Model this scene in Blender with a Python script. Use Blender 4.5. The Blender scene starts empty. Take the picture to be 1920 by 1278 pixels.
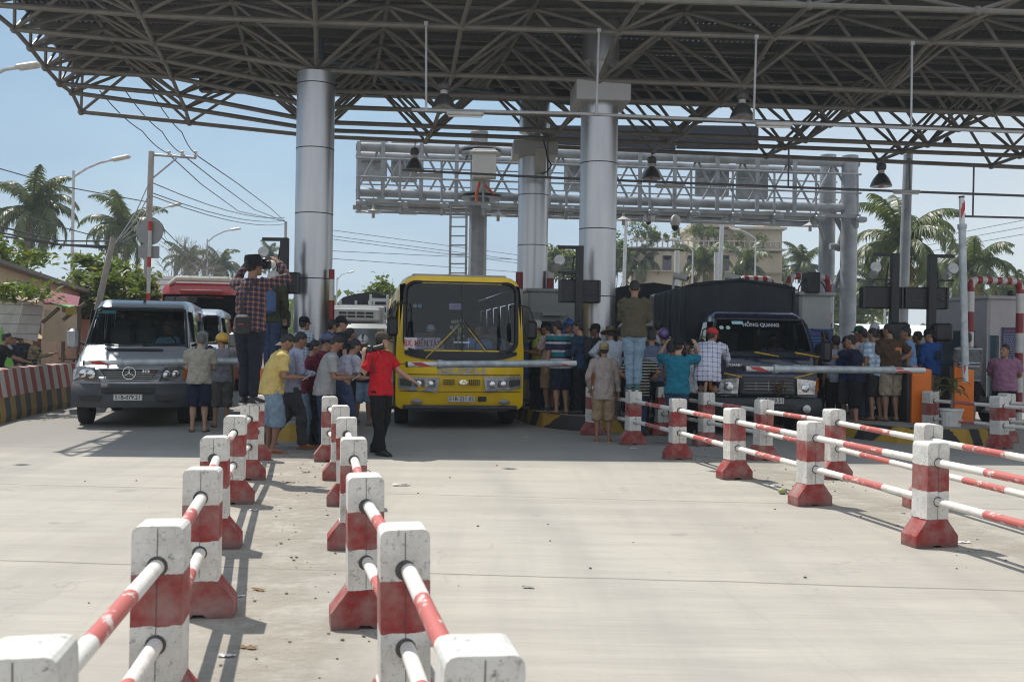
import bpy, bmesh, math, random
from mathutils import Vector, Matrix
R = math.radians
random.seed(7)
SC = bpy.context.scene
COL = SC.collection
# ---------------------------------------------------------------- camera, world, sun, exposure
F = 1870.0; ROLL = R(0.9); CAMZ = 1.6
cd = bpy.data.cameras.new('camera'); cam = bpy.data.objects.new('camera', cd); COL.objects.link(cam)
cd.lens = 36 * F / 1920; cd.sensor_width = 36; cd.clip_start = .05; cd.clip_end = 3000
cd.dof.use_dof = True; cd.dof.focus_distance = 15.0; cd.dof.aperture_fstop = 4.5
c_, s_ = math.cos(ROLL), math.sin(ROLL)
cam.matrix_world = Matrix(((c_, -s_, 0, 0), (0, 0, -1, 0), (s_, c_, 0, CAMZ), (0, 0, 0, 1)))
SC.camera = cam
W = bpy.data.worlds.new('World'); SC.world = W; W.use_nodes = True
nt = W.node_tree; nt.nodes.clear()
SUNDIR = Vector((-.36, .30, .86)).normalized()
sky = nt.nodes.new('ShaderNodeTexSky'); sky.sky_type = 'NISHITA'; sky.sun_disc = False
sky.sun_elevation = math.asin(SUNDIR.z); sky.sun_rotation = math.atan2(SUNDIR.x, SUNDIR.y)
sky.air_density = 1.1; sky.dust_density = 1.6; sky.ozone_density = 2.0; sky.altitude = 0
bg = nt.nodes.new('ShaderNodeBackground'); bg.inputs[1].default_value = .10
wo = nt.nodes.new('ShaderNodeOutputWorld')
# thin tropical haze and soft cloud over the clear-sky model; unseen pale bank added behind the camera
N_ = nt.nodes; tcw = N_.new('ShaderNodeTexCoord'); sxw = N_.new('ShaderNodeSeparateXYZ'); nt.links.new(tcw.outputs['Generated'], sxw.inputs[0])
rz_ = N_.new('ShaderNodeValToRGB'); nt.links.new(sxw.outputs[2], rz_.inputs[0]); e_ = rz_.color_ramp.elements
e_[0].position = 0; e_[0].color = (.50, .60, .66, 1); e_[1].position = .5; e_[1].color = (.23, .38, .56, 1); k_ = e_.new(.16); k_.color = (.31, .455, .60, 1)
nz_ = N_.new('ShaderNodeTexNoise'); nz_.inputs['Scale'].default_value = 2.2; nz_.inputs['Detail'].default_value = 5; mpw = N_.new('ShaderNodeMapping'); mpw.inputs['Scale'].default_value = (1, 1, 2.6); nt.links.new(tcw.outputs['Generated'], mpw.inputs[0]); nt.links.new(mpw.outputs[0], nz_.inputs[0])
rc_ = N_.new('ShaderNodeValToRGB'); nt.links.new(nz_.outputs[0], rc_.inputs[0]); rc_.color_ramp.elements[0].position = .38; rc_.color_ramp.elements[0].color = (.86, .88, .92, 1); rc_.color_ramp.elements[1].position = .68; rc_.color_ramp.elements[1].color = (1.22, 1.16, 1.08, 1)
def wmix(f, a, b, mode='MIX'):
    x = N_.new('ShaderNodeMix'); x.data_type = 'RGBA'; x.blend_type = mode
    for s, v in ((0, f), (6, a), (7, b)):
        if hasattr(v, 'links'): nt.links.new(v, x.inputs[s])
        else: x.inputs[s].default_value = v
    return x.outputs[2]
hz_ = wmix(1.0, rz_.outputs[0], rc_.outputs[0], 'MULTIPLY'); sc_ = N_.new('ShaderNodeVectorMath'); sc_.operation = 'SCALE'; nt.links.new(hz_, sc_.inputs[0]); gx_ = N_.new('ShaderNodeMath'); gx_.operation = 'MULTIPLY_ADD'; gx_.inputs[1].default_value = 1.5; gx_.inputs[2].default_value = 10.3; nt.links.new(sxw.outputs[0], gx_.inputs[0]); nt.links.new(gx_.outputs[0], sc_.inputs['Scale'])
cxw = N_.new('ShaderNodeClamp'); mxw = N_.new('ShaderNodeMath'); mxw.operation = 'MULTIPLY'; mxw.inputs[1].default_value = 1.5; nt.links.new(sxw.outputs[0], mxw.inputs[0]); nt.links.new(mxw.outputs[0], cxw.inputs[0])
hw_ = wmix(cxw.outputs[0], sc_.outputs[0], (6.3, 6.6, 6.7, 1))
w1_ = wmix(.88, sky.outputs[0], hw_)
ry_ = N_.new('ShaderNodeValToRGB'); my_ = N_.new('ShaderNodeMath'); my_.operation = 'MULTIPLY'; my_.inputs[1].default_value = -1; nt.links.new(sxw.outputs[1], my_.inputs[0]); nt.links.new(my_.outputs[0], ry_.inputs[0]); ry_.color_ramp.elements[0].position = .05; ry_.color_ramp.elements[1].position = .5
w2_ = wmix(ry_.outputs[0], w1_, (5.3, 5.7, 6.3, 1))  # pale bank behind the camera, added as fill for the shade under the canopy
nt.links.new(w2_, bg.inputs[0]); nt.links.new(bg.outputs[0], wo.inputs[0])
sd = bpy.data.lights.new('sun', 'SUN'); sd.energy = 4.1; sd.angle = R(.55); sd.color = (1, .95, .87)
so = bpy.data.objects.new('sun', sd); COL.objects.link(so)
so.rotation_euler = (-SUNDIR).to_track_quat('-Z', 'Y').to_euler()
SC.view_settings.view_transform = 'Standard'; SC.view_settings.look = 'None'
SC.view_settings.exposure = 0.33; SC.view_settings.gamma = 1
SC.render.engine = 'CYCLES'
SC.cycles.use_denoising = True; SC.cycles.filter_width = 1.1; SC.cycles.max_bounces = 8; SC.cycles.transparent_max_bounces = 16
SC.cycles.caustics_reflective = False; SC.cycles.caustics_refractive = False
# ---------------------------------------------------------------- picture <-> world helpers
def P(px, py, d):
    u = (px - 960) / F; v = (639 - py) / F
    return Vector(((u * c_ - v * s_) * d, d, CAMZ + (v * c_ + u * s_) * d))
def G(px, py, z=0):
    p = P(px, py, 1); t = (CAMZ - z) / (CAMZ - p.z)
    return Vector((p.x * t, t, z))
def GX(px, d, z=0):
    b = (z - CAMZ) / d
    return Vector(((((px - 960) / F) - b * s_) / c_ * d, d, z))
def ZH(px, py, d): return P(px, py, d).z
# ---------------------------------------------------------------- materials
MATS = {}
def _m(name):
    m = bpy.data.materials.new(name); m.use_nodes = True
    n = m.node_tree.nodes; b = n['Principled BSDF']
    return m, n, m.node_tree.links, b
def nd(n, t, **k):
    x = n.new(t)
    for a, v in k.items():
        if a.startswith('i_'):
            x.inputs[int(a[2:])].default_value = v
        else: setattr(x, a, v)
    return x
def C4(c): return (c[0], c[1], c[2], 1)
def mixc(n, l, fac, a, b, mode='MIX'):
    x = n.new('ShaderNodeMix'); x.data_type = 'RGBA'; x.blend_type = mode
    for s, v in ((0, fac), (6, a), (7, b)):
        if hasattr(v, 'links'): l.new(v, x.inputs[s])
        elif isinstance(v, (int, float)): x.inputs[s].default_value = v
        else: x.inputs[s].default_value = C4(v)
    return x.outputs[2]
def noise(n, l, scale, detail=4, vec=None, rough=.55):
    t = n.new('ShaderNodeTexNoise'); t.inputs['Scale'].default_value = scale; t.inputs['Detail'].default_value = detail
    t.inputs['Roughness'].default_value = rough
    if vec is None:
        tc = n.new('ShaderNodeTexCoord'); vec = tc.outputs['Object']
    l.new(vec, t.inputs['Vector']); return t.outputs['Fac']
def ramp(n, l, fac, stops, interp='LINEAR'):
    r = n.new('ShaderNodeValToRGB'); r.color_ramp.interpolation = interp
    e = r.color_ramp.elements
    while len(e) < len(stops): e.new(.5)
    for k, (p, c) in enumerate(stops):
        e[k].position = p; e[k].color = C4(c) if hasattr(c, '__len__') else (c, c, c, 1)
    l.new(fac, r.inputs[0]); return r.outputs[0]
def bumpn(n, l, b, h, strength, dist=.01):
    x = n.new('ShaderNodeBump'); x.inputs['Strength'].default_value = strength; x.inputs['Distance'].default_value = dist
    l.new(h, x.inputs['Height']); l.new(x.outputs[0], b.inputs['Normal'])
def M(name, col=(.5, .5, .5), rough=.6, metal=0, var=.18, scale=6, bump=0, bs=40, coat=0, emit=0, grime=0, spec=None, bd=.01):
    if name in MATS: return MATS[name]
    m, n, l, b = _m(name)
    f = noise(n, l, scale, 5)
    c = mixc(n, l, 1.0, col, ramp(n, l, f, [(.3, 1 - var), (.7, 1 + var * .4)]), 'MULTIPLY')
    if grime:
        g = noise(n, l, scale * 2.7, 8, rough=.7)
        c = mixc(n, l, ramp(n, l, g, [(.5, 0), (.75, grime)]), c, (.07, .06, .05))
    l.new(c, b.inputs['Base Color'])
    rr = ramp(n, l, noise(n, l, scale * 3, 4), [(.3, max(0, rough - .08)), (.7, min(1, rough + .1))])
    l.new(rr, b.inputs['Roughness']); b.inputs['Metallic'].default_value = metal
    if coat: b.inputs['Coat Weight'].default_value = coat; b.inputs['Coat Roughness'].default_value = .06
    if spec is not None: b.inputs['Specular IOR Level'].default_value = spec
    if bump: bumpn(n, l, b, noise(n, l, bs, 4), bump, bd)
    if emit: b.inputs['Emission Color'].default_value = C4(col); b.inputs['Emission Strength'].default_value = emit
    MATS[name] = m; return m
def dotc(n, l, axis, period, off=0, jit=0):
    tc = n.new('ShaderNodeTexCoord'); d = nd(n, 'ShaderNodeVectorMath', operation='DOT_PRODUCT')
    l.new(tc.outputs['Object'], d.inputs[0]); d.inputs[1].default_value = Vector(axis) / period
    a = nd(n, 'ShaderNodeMath', operation='ADD', i_1=off); l.new(d.outputs['Value'], a.inputs[0]); v = a.outputs[0]
    if jit:
        q = nd(n, 'ShaderNodeMath', operation='MULTIPLY_ADD', i_1=jit); l.new(noise(n, l, 30, 3), q.inputs[0]); l.new(v, q.inputs[2]); v = q.outputs[0]
    return v
def fract(n, l, v):
    a = nd(n, 'ShaderNodeMath', operation='FRACT'); l.new(v, a.inputs[0]); return a.outputs[0]
def STR(name, axis, period, stops, off=0, rough=.7, var=.12, periodic=True, jit=0, bump=0, grime=0, metal=0):
    if name in MATS: return MATS[name]
    m, n, l, b = _m(name)
    v = dotc(n, l, axis, period, off, jit)
    if periodic: v = fract(n, l, v)
    c = ramp(n, l, v, stops, 'CONSTANT')
    c = mixc(n, l, 1.0, c, ramp(n, l, noise(n, l, 9, 5), [(.3, 1 - var), (.7, 1 + var * .4)]), 'MULTIPLY')
    if grime:
        g = noise(n, l, 26, 9, rough=.75)
        c = mixc(n, l, ramp(n, l, g, [(.57, 0), (.68, grime)]), c, (.05, .045, .04))
    l.new(c, b.inputs['Base Color']); b.inputs['Roughness'].default_value = rough; b.inputs['Metallic'].default_value = metal
    if bump: bumpn(n, l, b, noise(n, l, 35, 5), bump)
    MATS[name] = m; return m
def PLAID(name, base, c1, c2, per=.07, w=.25):
    if name in MATS: return MATS[name]
    m, n, l, b = _m(name); out = base
    for ax, c, o in (((1, .25, 0), c1, 0), ((0, .15, 1), c1, .1), ((1, .25, 0), c2, .5), ((0, .15, 1), c2, .6)):
        v = fract(n, l, dotc(n, l, ax, per, o)); f = ramp(n, l, v, [(0, .8), (w, 0)], 'CONSTANT')
        out = mixc(n, l, f, out, c)
    l.new(out, b.inputs['Base Color']); b.inputs['Roughness'].default_value = .85
    bumpn(n, l, b, noise(n, l, 14, 3), .5, .02); MATS[name] = m; return m
def CL(name, col):  # cloth
    k = 'cloth_' + name
    if k in MATS: return MATS[k]
    m, n, l, b = _m(k)
    c = mixc(n, l, 1.0, col, ramp(n, l, noise(n, l, 7, 4), [(.3, .82), (.7, 1.06)]), 'MULTIPLY')
    l.new(c, b.inputs['Base Color']); b.inputs['Roughness'].default_value = .88; b.inputs['Specular IOR Level'].default_value = .25
    bumpn(n, l, b, noise(n, l, 15, 4), 1.0, .04); MATS[k] = m; return m
def GLASS(name, tint=.35, refl=.06, col=(.8, .9, 1)):
    if name in MATS: return MATS[name]
    m, n, l, b = _m(name); n.remove(b)
    t = n.new('ShaderNodeBsdfTransparent'); t.inputs[0].default_value = (col[0] * tint, col[1] * tint, col[2] * tint, 1)
    g = n.new('ShaderNodeBsdfGlossy'); g.inputs['Roughness'].default_value = .03
    fr = n.new('ShaderNodeFresnel'); fr.inputs[0].default_value = 1.45
    ad = nd(n, 'ShaderNodeMath', operation='ADD', i_1=refl); l.new(fr.outputs[0], ad.inputs[0])
    mx = n.new('ShaderNodeMixShader'); l.new(ad.outputs[0], mx.inputs[0]); l.new(t.outputs[0], mx.inputs[1]); l.new(g.outputs[0], mx.inputs[2])
    l.new(mx.outputs[0], n['Material Output'].inputs[0]); MATS[name] = m; return m
# ---------------------------------------------------------------- mesh building
class B:
    def __init__(s): s.v = []; s.f = []; s.mi = []
    def add(s, vs, fs, mi=0, mat=None):
        o = len(s.v)
        s.v += [tuple(mat @ Vector(v)) if mat else tuple(v) for v in vs]
        s.f += [tuple(i + o for i in f) for f in fs]; s.mi += [mi] * len(fs); return s
    def box(s, c, d, rz=0, mi=0, rot=None, bev=0):
        x, y, z = d[0] / 2, d[1] / 2, d[2] / 2
        m = Matrix.Translation(c) @ (rot.to_4x4() if rot else Matrix.Rotation(rz, 4, 'Z'))
        if bev:
            b = min(bev, x * .9, y * .9, z * .9); vs = []; 
            for (zz, ins) in ((-z, b), (-z + b, 0), (z - b, 0), (z, b)):
                X, Y = x - ins, y - ins; q = b if ins == 0 else b * .6
                vs += [(-X + q, -Y, zz), (X - q, -Y, zz), (X, -Y + q, zz), (X, Y - q, zz), (X - q, Y, zz), (-X + q, Y, zz), (-X, Y - q, zz), (-X, -Y + q, zz)]
            fs = [tuple(range(7, -1, -1)), tuple(range(24, 32))]
            for k in range(3):
                for i in range(8): j = (i + 1) % 8; fs.append((k * 8 + i, k * 8 + j, k * 8 + 8 + j, k * 8 + 8 + i))
            return s.add(vs, fs, mi, m)
        vs = [(-x, -y, -z), (x, -y, -z), (x, y, -z), (-x, y, -z), (-x, -y, z), (x, -y, z), (x, y, z), (-x, y, z)]
        return s.add(vs, [(0, 3, 2, 1), (4, 5, 6, 7), (0, 1, 5, 4), (1, 2, 6, 5), (2, 3, 7, 6), (3, 0, 4, 7)], mi, m)
    def tube(s, p0, p1, r0, r1=None, n=8, mi=0): return s.path([p0, p1], [r0, r0 if r1 is None else r1], n, mi)
    def path(s, pts, rad, n=8, mi=0, ref=None, cap=True):
        pts = [Vector(p) for p in pts]; N = len(pts)
        if not hasattr(rad, '__len__'): rad = [rad] * N
        vs = []; X = None
        for k in range(N):
            t = (pts[min(k + 1, N - 1)] - pts[max(k - 1, 0)]).normalized()
            if ref is not None: X = Vector(ref)
            elif X is None: X = Vector((1, 0, 0)) if abs(t.x) < .8 else Vector((0, 0, 1))
            X = (X - t * X.dot(t)).normalized(); Y = t.cross(X)
            rx, ry = rad[k] if hasattr(rad[k], '__len__') else (rad[k], rad[k])
            for i in range(n):
                a = 2 * math.pi * i / n; vs.append(pts[k] + X * (math.cos(a) * rx) + Y * (math.sin(a) * ry))
        fs = []
        for k in range(N - 1):
            for i in range(n): j = (i + 1) % n; fs.append((k * n + i, k * n + j, k * n + n + j, k * n + n + i))
        if cap: fs += [tuple(range(n - 1, -1, -1)), tuple(range((N - 1) * n, N * n))]
        return s.add(vs, fs, mi)
    def lathe(s, prof, c=(0, 0, 0), n=16, mi=0, sx=1, sy=1, cap=True):
        vs = []; N = len(prof)
        for r, z in prof:
            for i in range(n): a = 2 * math.pi * i / n; vs.append((c[0] + r * math.cos(a) * sx, c[1] + r * math.sin(a) * sy, c[2] + z))
        fs = []
        for k in range(N - 1):
            for i in range(n): j = (i + 1) % n; fs.append((k * n + i, k * n + j, k * n + n + j, k * n + n + i))
        if cap: fs += [tuple(range(n - 1, -1, -1)), tuple(range((N - 1) * n, N * n))]
        return s.add(vs, fs, mi)
    def prism(s, pts, y0, y1, axis='y', mi=0, mat=None):  # outline in the plane across axis
        n = len(pts)
        def q(p, t): return (p[0], t, p[1]) if axis == 'y' else ((t, p[0], p[1]) if axis == 'x' else (p[0], p[1], t))
        vs = [q(p, y0) for p in pts] + [q(p, y1) for p in pts]
        fs = [tuple(range(n)), tuple(range(2 * n - 1, n - 1, -1))] + [(i, i + n, (i + 1) % n + n, (i + 1) % n) for i in range(n)]
        return s.add(vs, fs, mi, mat)
    def loft(s, rings, mi=0, cap=True, closed=True):
        n = len(rings[0]); vs = [p for r in rings for p in r]; fs = []
        for k in range(len(rings) - 1):
            for i in range(n if closed else n - 1): j = (i + 1) % n; fs.append((k * n + i, k * n + j, k * n + n + j, k * n + n + i))
        if cap: fs += [tuple(range(n - 1, -1, -1)), tuple(range((len(rings) - 1) * n, len(rings) * n))]
        return s.add(vs, fs, mi)
    def ball(s, c, r, n=12, mi=0):
        rx, ry, rz = r if hasattr(r, '__len__') else (r, r, r)
        vs = []; m = n // 2
        for k in range(1, m):
            t = math.pi * k / m
            for i in range(n): a = 2 * math.pi * i / n; vs.append((c[0] + rx * math.sin(t) * math.cos(a), c[1] + ry * math.sin(t) * math.sin(a), c[2] - rz * math.cos(t)))
        vs += [(c[0], c[1], c[2] - rz), (c[0], c[1], c[2] + rz)]; b = len(vs) - 2; fs = []
        for k in range(m - 2):
            for i in range(n): j = (i + 1) % n; fs.append((k * n + i, k * n + j, k * n + n + j, k * n + n + i))
        for i in range(n): j = (i + 1) % n; fs.append((b, j, i)); fs.append((b + 1, (m - 2) * n + i, (m - 2) * n + j))
        return s.add(vs, fs, mi)
    def done(s, name, mats, parent=None, smooth=False, recalc=True, bevel=0, ang=40):
        me = bpy.data.meshes.new(name); me.from_pydata(s.v, [], s.f)
        if not isinstance(mats, (list, tuple)): mats = [mats]
        for m in mats: me.materials.append(m)
        me.polygons.foreach_set('material_index', s.mi)
        if recalc:
            bm = bmesh.new(); bm.from_mesh(me); bmesh.ops.recalc_face_normals(bm, faces=bm.faces); bm.to_mesh(me); bm.free()
        if smooth: me.shade_smooth() if hasattr(me, 'shade_smooth') else me.polygons.foreach_set('use_smooth', [True] * len(me.polygons))
        if smooth and ang and ang < 180:
            try: me.set_sharp_from_angle(angle=R(ang))
            except Exception: pass
        o = bpy.data.objects.new(name, me); COL.objects.link(o)
        if parent: o.parent = parent
        if bevel:
            mo = o.modifiers.new('b', 'BEVEL'); mo.width = bevel; mo.segments = 2; mo.limit_method = 'ANGLE'; mo.angle_limit = R(40)
        return o
def tag(o, label=None, cat=None, group=None, kind=None):
    if label: o['label'] = label
    if cat: o['category'] = cat
    if group: o['group'] = group
    if kind: o['kind'] = kind
    return o
def thing(name, label, cat, loc=(0, 0, 0), rz=0, group=None):
    o = bpy.data.objects.new(name, None); COL.objects.link(o); o.empty_display_size = .1
    o.location = loc; o.rotation_euler = (0, 0, rz); return tag(o, label, cat, group)
def copytree(o, parent=None):
    c = o.copy(); COL.objects.link(c)
    if parent: c.parent = parent
    for ch in o.children: copytree(ch, c)
    return c
def text(name, s, size, mat, parent, loc, rot, depth=.004, bold=0, sx=1, align='CENTER', shear=0):
    cu = bpy.data.curves.new(name, 'FONT'); cu.body = s; cu.size = size; cu.extrude = depth; cu.align_x = align; cu.align_y = 'CENTER'
    cu.offset = bold; cu.shear = shear; cu.resolution_u = 3
    t = bpy.data.objects.new(name + '_t', cu); COL.objects.link(t)
    bpy.context.view_layer.update()
    me = bpy.data.meshes.new_from_object(t.evaluated_get(bpy.context.evaluated_depsgraph_get()))
    bpy.data.objects.remove(t); me.materials.clear(); me.materials.append(mat)
    o = bpy.data.objects.new(name, me); COL.objects.link(o); o.parent = parent; o.location = loc; o.rotation_euler = rot; o.scale = (sx, 1, 1)
    return o
FRONT = (R(90), 0, 0)   # text facing -Y
ROAD = R(10.4)
# ================================================================ ground
def ground_mat():
    m, n, l, b = _m('concrete_slabs')
    tc = n.new('ShaderNodeTexCoord'); ob = tc.outputs['Object']
    mp = n.new('ShaderNodeMapping'); mp.inputs['Scale'].default_value = (.25, 1.6, 1); mp.inputs['Rotation'].default_value = (0, 0, R(-5)); l.new(ob, mp.inputs[0])
    big = noise(n, l, .22, 4, ob); mid = noise(n, l, 1.3, 6, mp.outputs[0], .65); fine = noise(n, l, 45, 8, ob, .75)
    c = ramp(n, l, big, [(.3, (.35, .322, .275)), (.5, (.42, .392, .34)), (.72, (.375, .352, .312))])
    c = mixc(n, l, ramp(n, l, mid, [(.38, 0), (.72, .8)]), c, (.30, .28, .25))
    c = mixc(n, l, ramp(n, l, fine, [(.45, 0), (.8, .35)]), c, (.3, .27, .22))
    ms = nd(n, 'ShaderNodeMapping'); ms.inputs['Scale'].default_value = (.5, 9, 1); ms.inputs['Rotation'].default_value = (0, 0, R(-3)); l.new(ob, ms.inputs[0])
    st = noise(n, l, 3.2, 7, ms.outputs[0], .7); c = mixc(n, l, ramp(n, l, st, [(.52, 0), (.72, .38)]), c, (.24, .22, .195)); c = mixc(n, l, ramp(n, l, st, [(.30, .3), (.44, 0)]), c, (.52, .49, .44))
    ml = nd(n, 'ShaderNodeMapping'); ml.inputs['Scale'].default_value = (1.6, .12, 1); ml.inputs['Rotation'].default_value = (0, 0, R(-10.4)); l.new(ob, ml.inputs[0])
    lg = noise(n, l, 1.1, 5, ml.outputs[0], .6); c = mixc(n, l, ramp(n, l, lg, [(.46, 0), (.7, .5)]), c, (.27, .255, .23))
    oil = noise(n, l, 1.7, 3, ob, .4); c = mixc(n, l, ramp(n, l, oil, [(.70, 0), (.76, .4)]), c, (.12, .115, .11))
    # speckles
    sp = noise(n, l, 160, 2, ob); c = mixc(n, l, ramp(n, l, sp, [(.7, 0), (.76, .6)]), c, (.12, .11, .1))
    # hair cracks
    vo = n.new('ShaderNodeTexVoronoi'); vo.feature = 'DISTANCE_TO_EDGE'; vo.inputs['Scale'].default_value = .35
    wv = n.new('ShaderNodeTexNoise'); wv.inputs['Scale'].default_value = 2.5; wv.inputs['Detail'].default_value = 6; l.new(ob, wv.inputs[0])
    ad = nd(n, 'ShaderNodeVectorMath', operation='ADD'); l.new(ob, ad.inputs[0]); l.new(wv.outputs[1], ad.inputs[1]); l.new(ad.outputs[0], vo.inputs[0])
    f1 = ramp(n, l, vo.outputs[0], [(0, .30), (.005, 0)]); gate = ramp(n, l, noise(n, l, .5, 3, ob), [(.48, 0), (.56, 1)])
    c = mixc(n, l, mixc(n, l, 1.0, f1, gate, 'MULTIPLY'), c, (.14, .13, .12))
    # joints across and along the lanes
    for ax, per, off, w in (((.058, 1, 0), 3.45, .02, .010), ((1, .184, 0), 3.9, .33, .006)):
        d = nd(n, 'ShaderNodeVectorMath', operation='DOT_PRODUCT'); l.new(ob, d.inputs[0]); d.inputs[1].default_value = Vector(ax) / per
        jn = n.new('ShaderNodeTexNoise'); jn.inputs['Scale'].default_value = 1.1; jn.inputs['Detail'].default_value = 6; l.new(ob, jn.inputs[0])
        a = nd(n, 'ShaderNodeMath', operation='MULTIPLY_ADD', i_1=.022, i_2=off); l.new(jn.outputs[0], a.inputs[0])
        q = nd(n, 'ShaderNodeMath', operation='ADD'); l.new(d.outputs['Value'], q.inputs[0]); l.new(a.outputs[0], q.inputs[1])
        fr = fract(n, l, q.outputs[0]); f = ramp(n, l, fr, [(0, .75), (w * .5, .75), (w, 0)])
        if per == 3.9: f = mixc(n, l, .9, f, (0, 0, 0))
        c = mixc(n, l, f, c, (.13, .12, .11))
    # tyre marks: long soft grey bands
    for X0, ww in ((-.9, .13), (.95, .12), (-4.6, .12), (4.6, .12), (6.3, .12)):
        d = nd(n, 'ShaderNodeVectorMath', operation='DOT_PRODUCT'); l.new(ob, d.inputs[0]); d.inputs[1].default_value = (1, .184, 0)
        a = nd(n, 'ShaderNodeMath', operation='ADD', i_1=-X0 - 1.0); l.new(d.outputs['Value'], a.inputs[0])
        a2 = nd(n, 'ShaderNodeMath', operation='ABSOLUTE'); l.new(a.outputs[0], a2.inputs[0])
        g = ramp(n, l, a2.outputs[0], [(0, .55), (ww * 2.5, 0)])
        g = mixc(n, l, 1.0, g, ramp(n, l, mid, [(.3, .2), (.6, 1)]), 'MULTIPLY')
        c = mixc(n, l, g, c, (.28, .27, .25))
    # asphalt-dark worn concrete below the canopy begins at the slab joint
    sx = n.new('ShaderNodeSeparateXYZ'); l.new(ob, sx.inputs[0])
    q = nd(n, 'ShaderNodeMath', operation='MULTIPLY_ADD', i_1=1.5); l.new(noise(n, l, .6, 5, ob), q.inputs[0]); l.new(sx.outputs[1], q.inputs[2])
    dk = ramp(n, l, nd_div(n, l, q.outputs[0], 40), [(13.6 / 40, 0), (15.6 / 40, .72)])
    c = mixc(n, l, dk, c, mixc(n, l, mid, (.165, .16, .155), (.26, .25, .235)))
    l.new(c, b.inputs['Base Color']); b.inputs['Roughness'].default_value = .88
    bumpn(n, l, b, fine, .25, .01); return m
def nd_div(n, l, v, k):
    a = nd(n, 'ShaderNodeMath', operation='DIVIDE', i_1=k); l.new(v, a.inputs[0]); return a.outputs[0]
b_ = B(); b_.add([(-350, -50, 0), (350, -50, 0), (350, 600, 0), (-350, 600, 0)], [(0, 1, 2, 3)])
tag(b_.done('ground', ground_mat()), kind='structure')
def dirt_mat():
    m, n, l, b = _m('sandy_dust')
    f = noise(n, l, 3, 8, rough=.7); f2 = noise(n, l, 60, 6, rough=.8)
    c = ramp(n, l, f, [(.35, (.37, .335, .28)), (.65, (.45, .415, .355))]); c = mixc(n, l, ramp(n, l, f2, [(.45, 0), (.8, .5)]), c, (.22, .17, .12))
    l.new(c, b.inputs['Base Color']); b.inputs['Roughness'].default_value = .95
    t = n.new('ShaderNodeBsdfTransparent'); mx = n.new('ShaderNodeMixShader')
    tc = n.new('ShaderNodeTexCoord'); al = ramp(n, l, noise(n, l, 2.2, 9, rough=.75), [(.40, 0), (.62, .75)]); ed = None
    for c0 in (-.33, 5.54):
        d = nd(n, 'ShaderNodeVectorMath', operation='DOT_PRODUCT'); l.new(tc.outputs['Object'], d.inputs[0]); d.inputs[1].default_value = (1, .184, 0)
        a = nd(n, 'ShaderNodeMath', operation='SUBTRACT', i_1=c0); l.new(d.outputs['Value'], a.inputs[0]); a2 = nd(n, 'ShaderNodeMath', operation='ABSOLUTE'); l.new(a.outputs[0], a2.inputs[0])
        a3 = nd(n, 'ShaderNodeMath', operation='MULTIPLY_ADD', i_1=.8); l.new(noise(n, l, 1.3, 6), a3.inputs[0]); l.new(a2.outputs[0], a3.inputs[2]); q = ramp(n, l, a3.outputs[0], [(.62, 1), (1.0, 0)])
        if ed is None: ed = q
        else: ed = mixc(n, l, 1.0, ed, q, 'LIGHTEN')
    l.new(mixc(n, l, 1.0, al, ed, 'MULTIPLY'), mx.inputs[0]); l.new(t.outputs[0], mx.inputs[1]); l.new(b.outputs[0], mx.inputs[2])
    l.new(mx.outputs[0], n['Material Output'].inputs[0]); bumpn(n, l, b, f2, .4, .01); return m
DM = dirt_mat()
b_ = B()
b_.add([(-1.6, 1.5, .004), (.5, 1.5, .004), (-1.9, 14.6, .004), (-4.0, 14.6, .004)], [(0, 1, 2, 3)])
b_.add([(3.8, 4.0, .004), (5.9, 4.0, .004), (4.0, 14.4, .004), (1.9, 14.4, .004)], [(0, 1, 2, 3)])
tag(b_.done('dust', DM), kind='structure')
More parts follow.
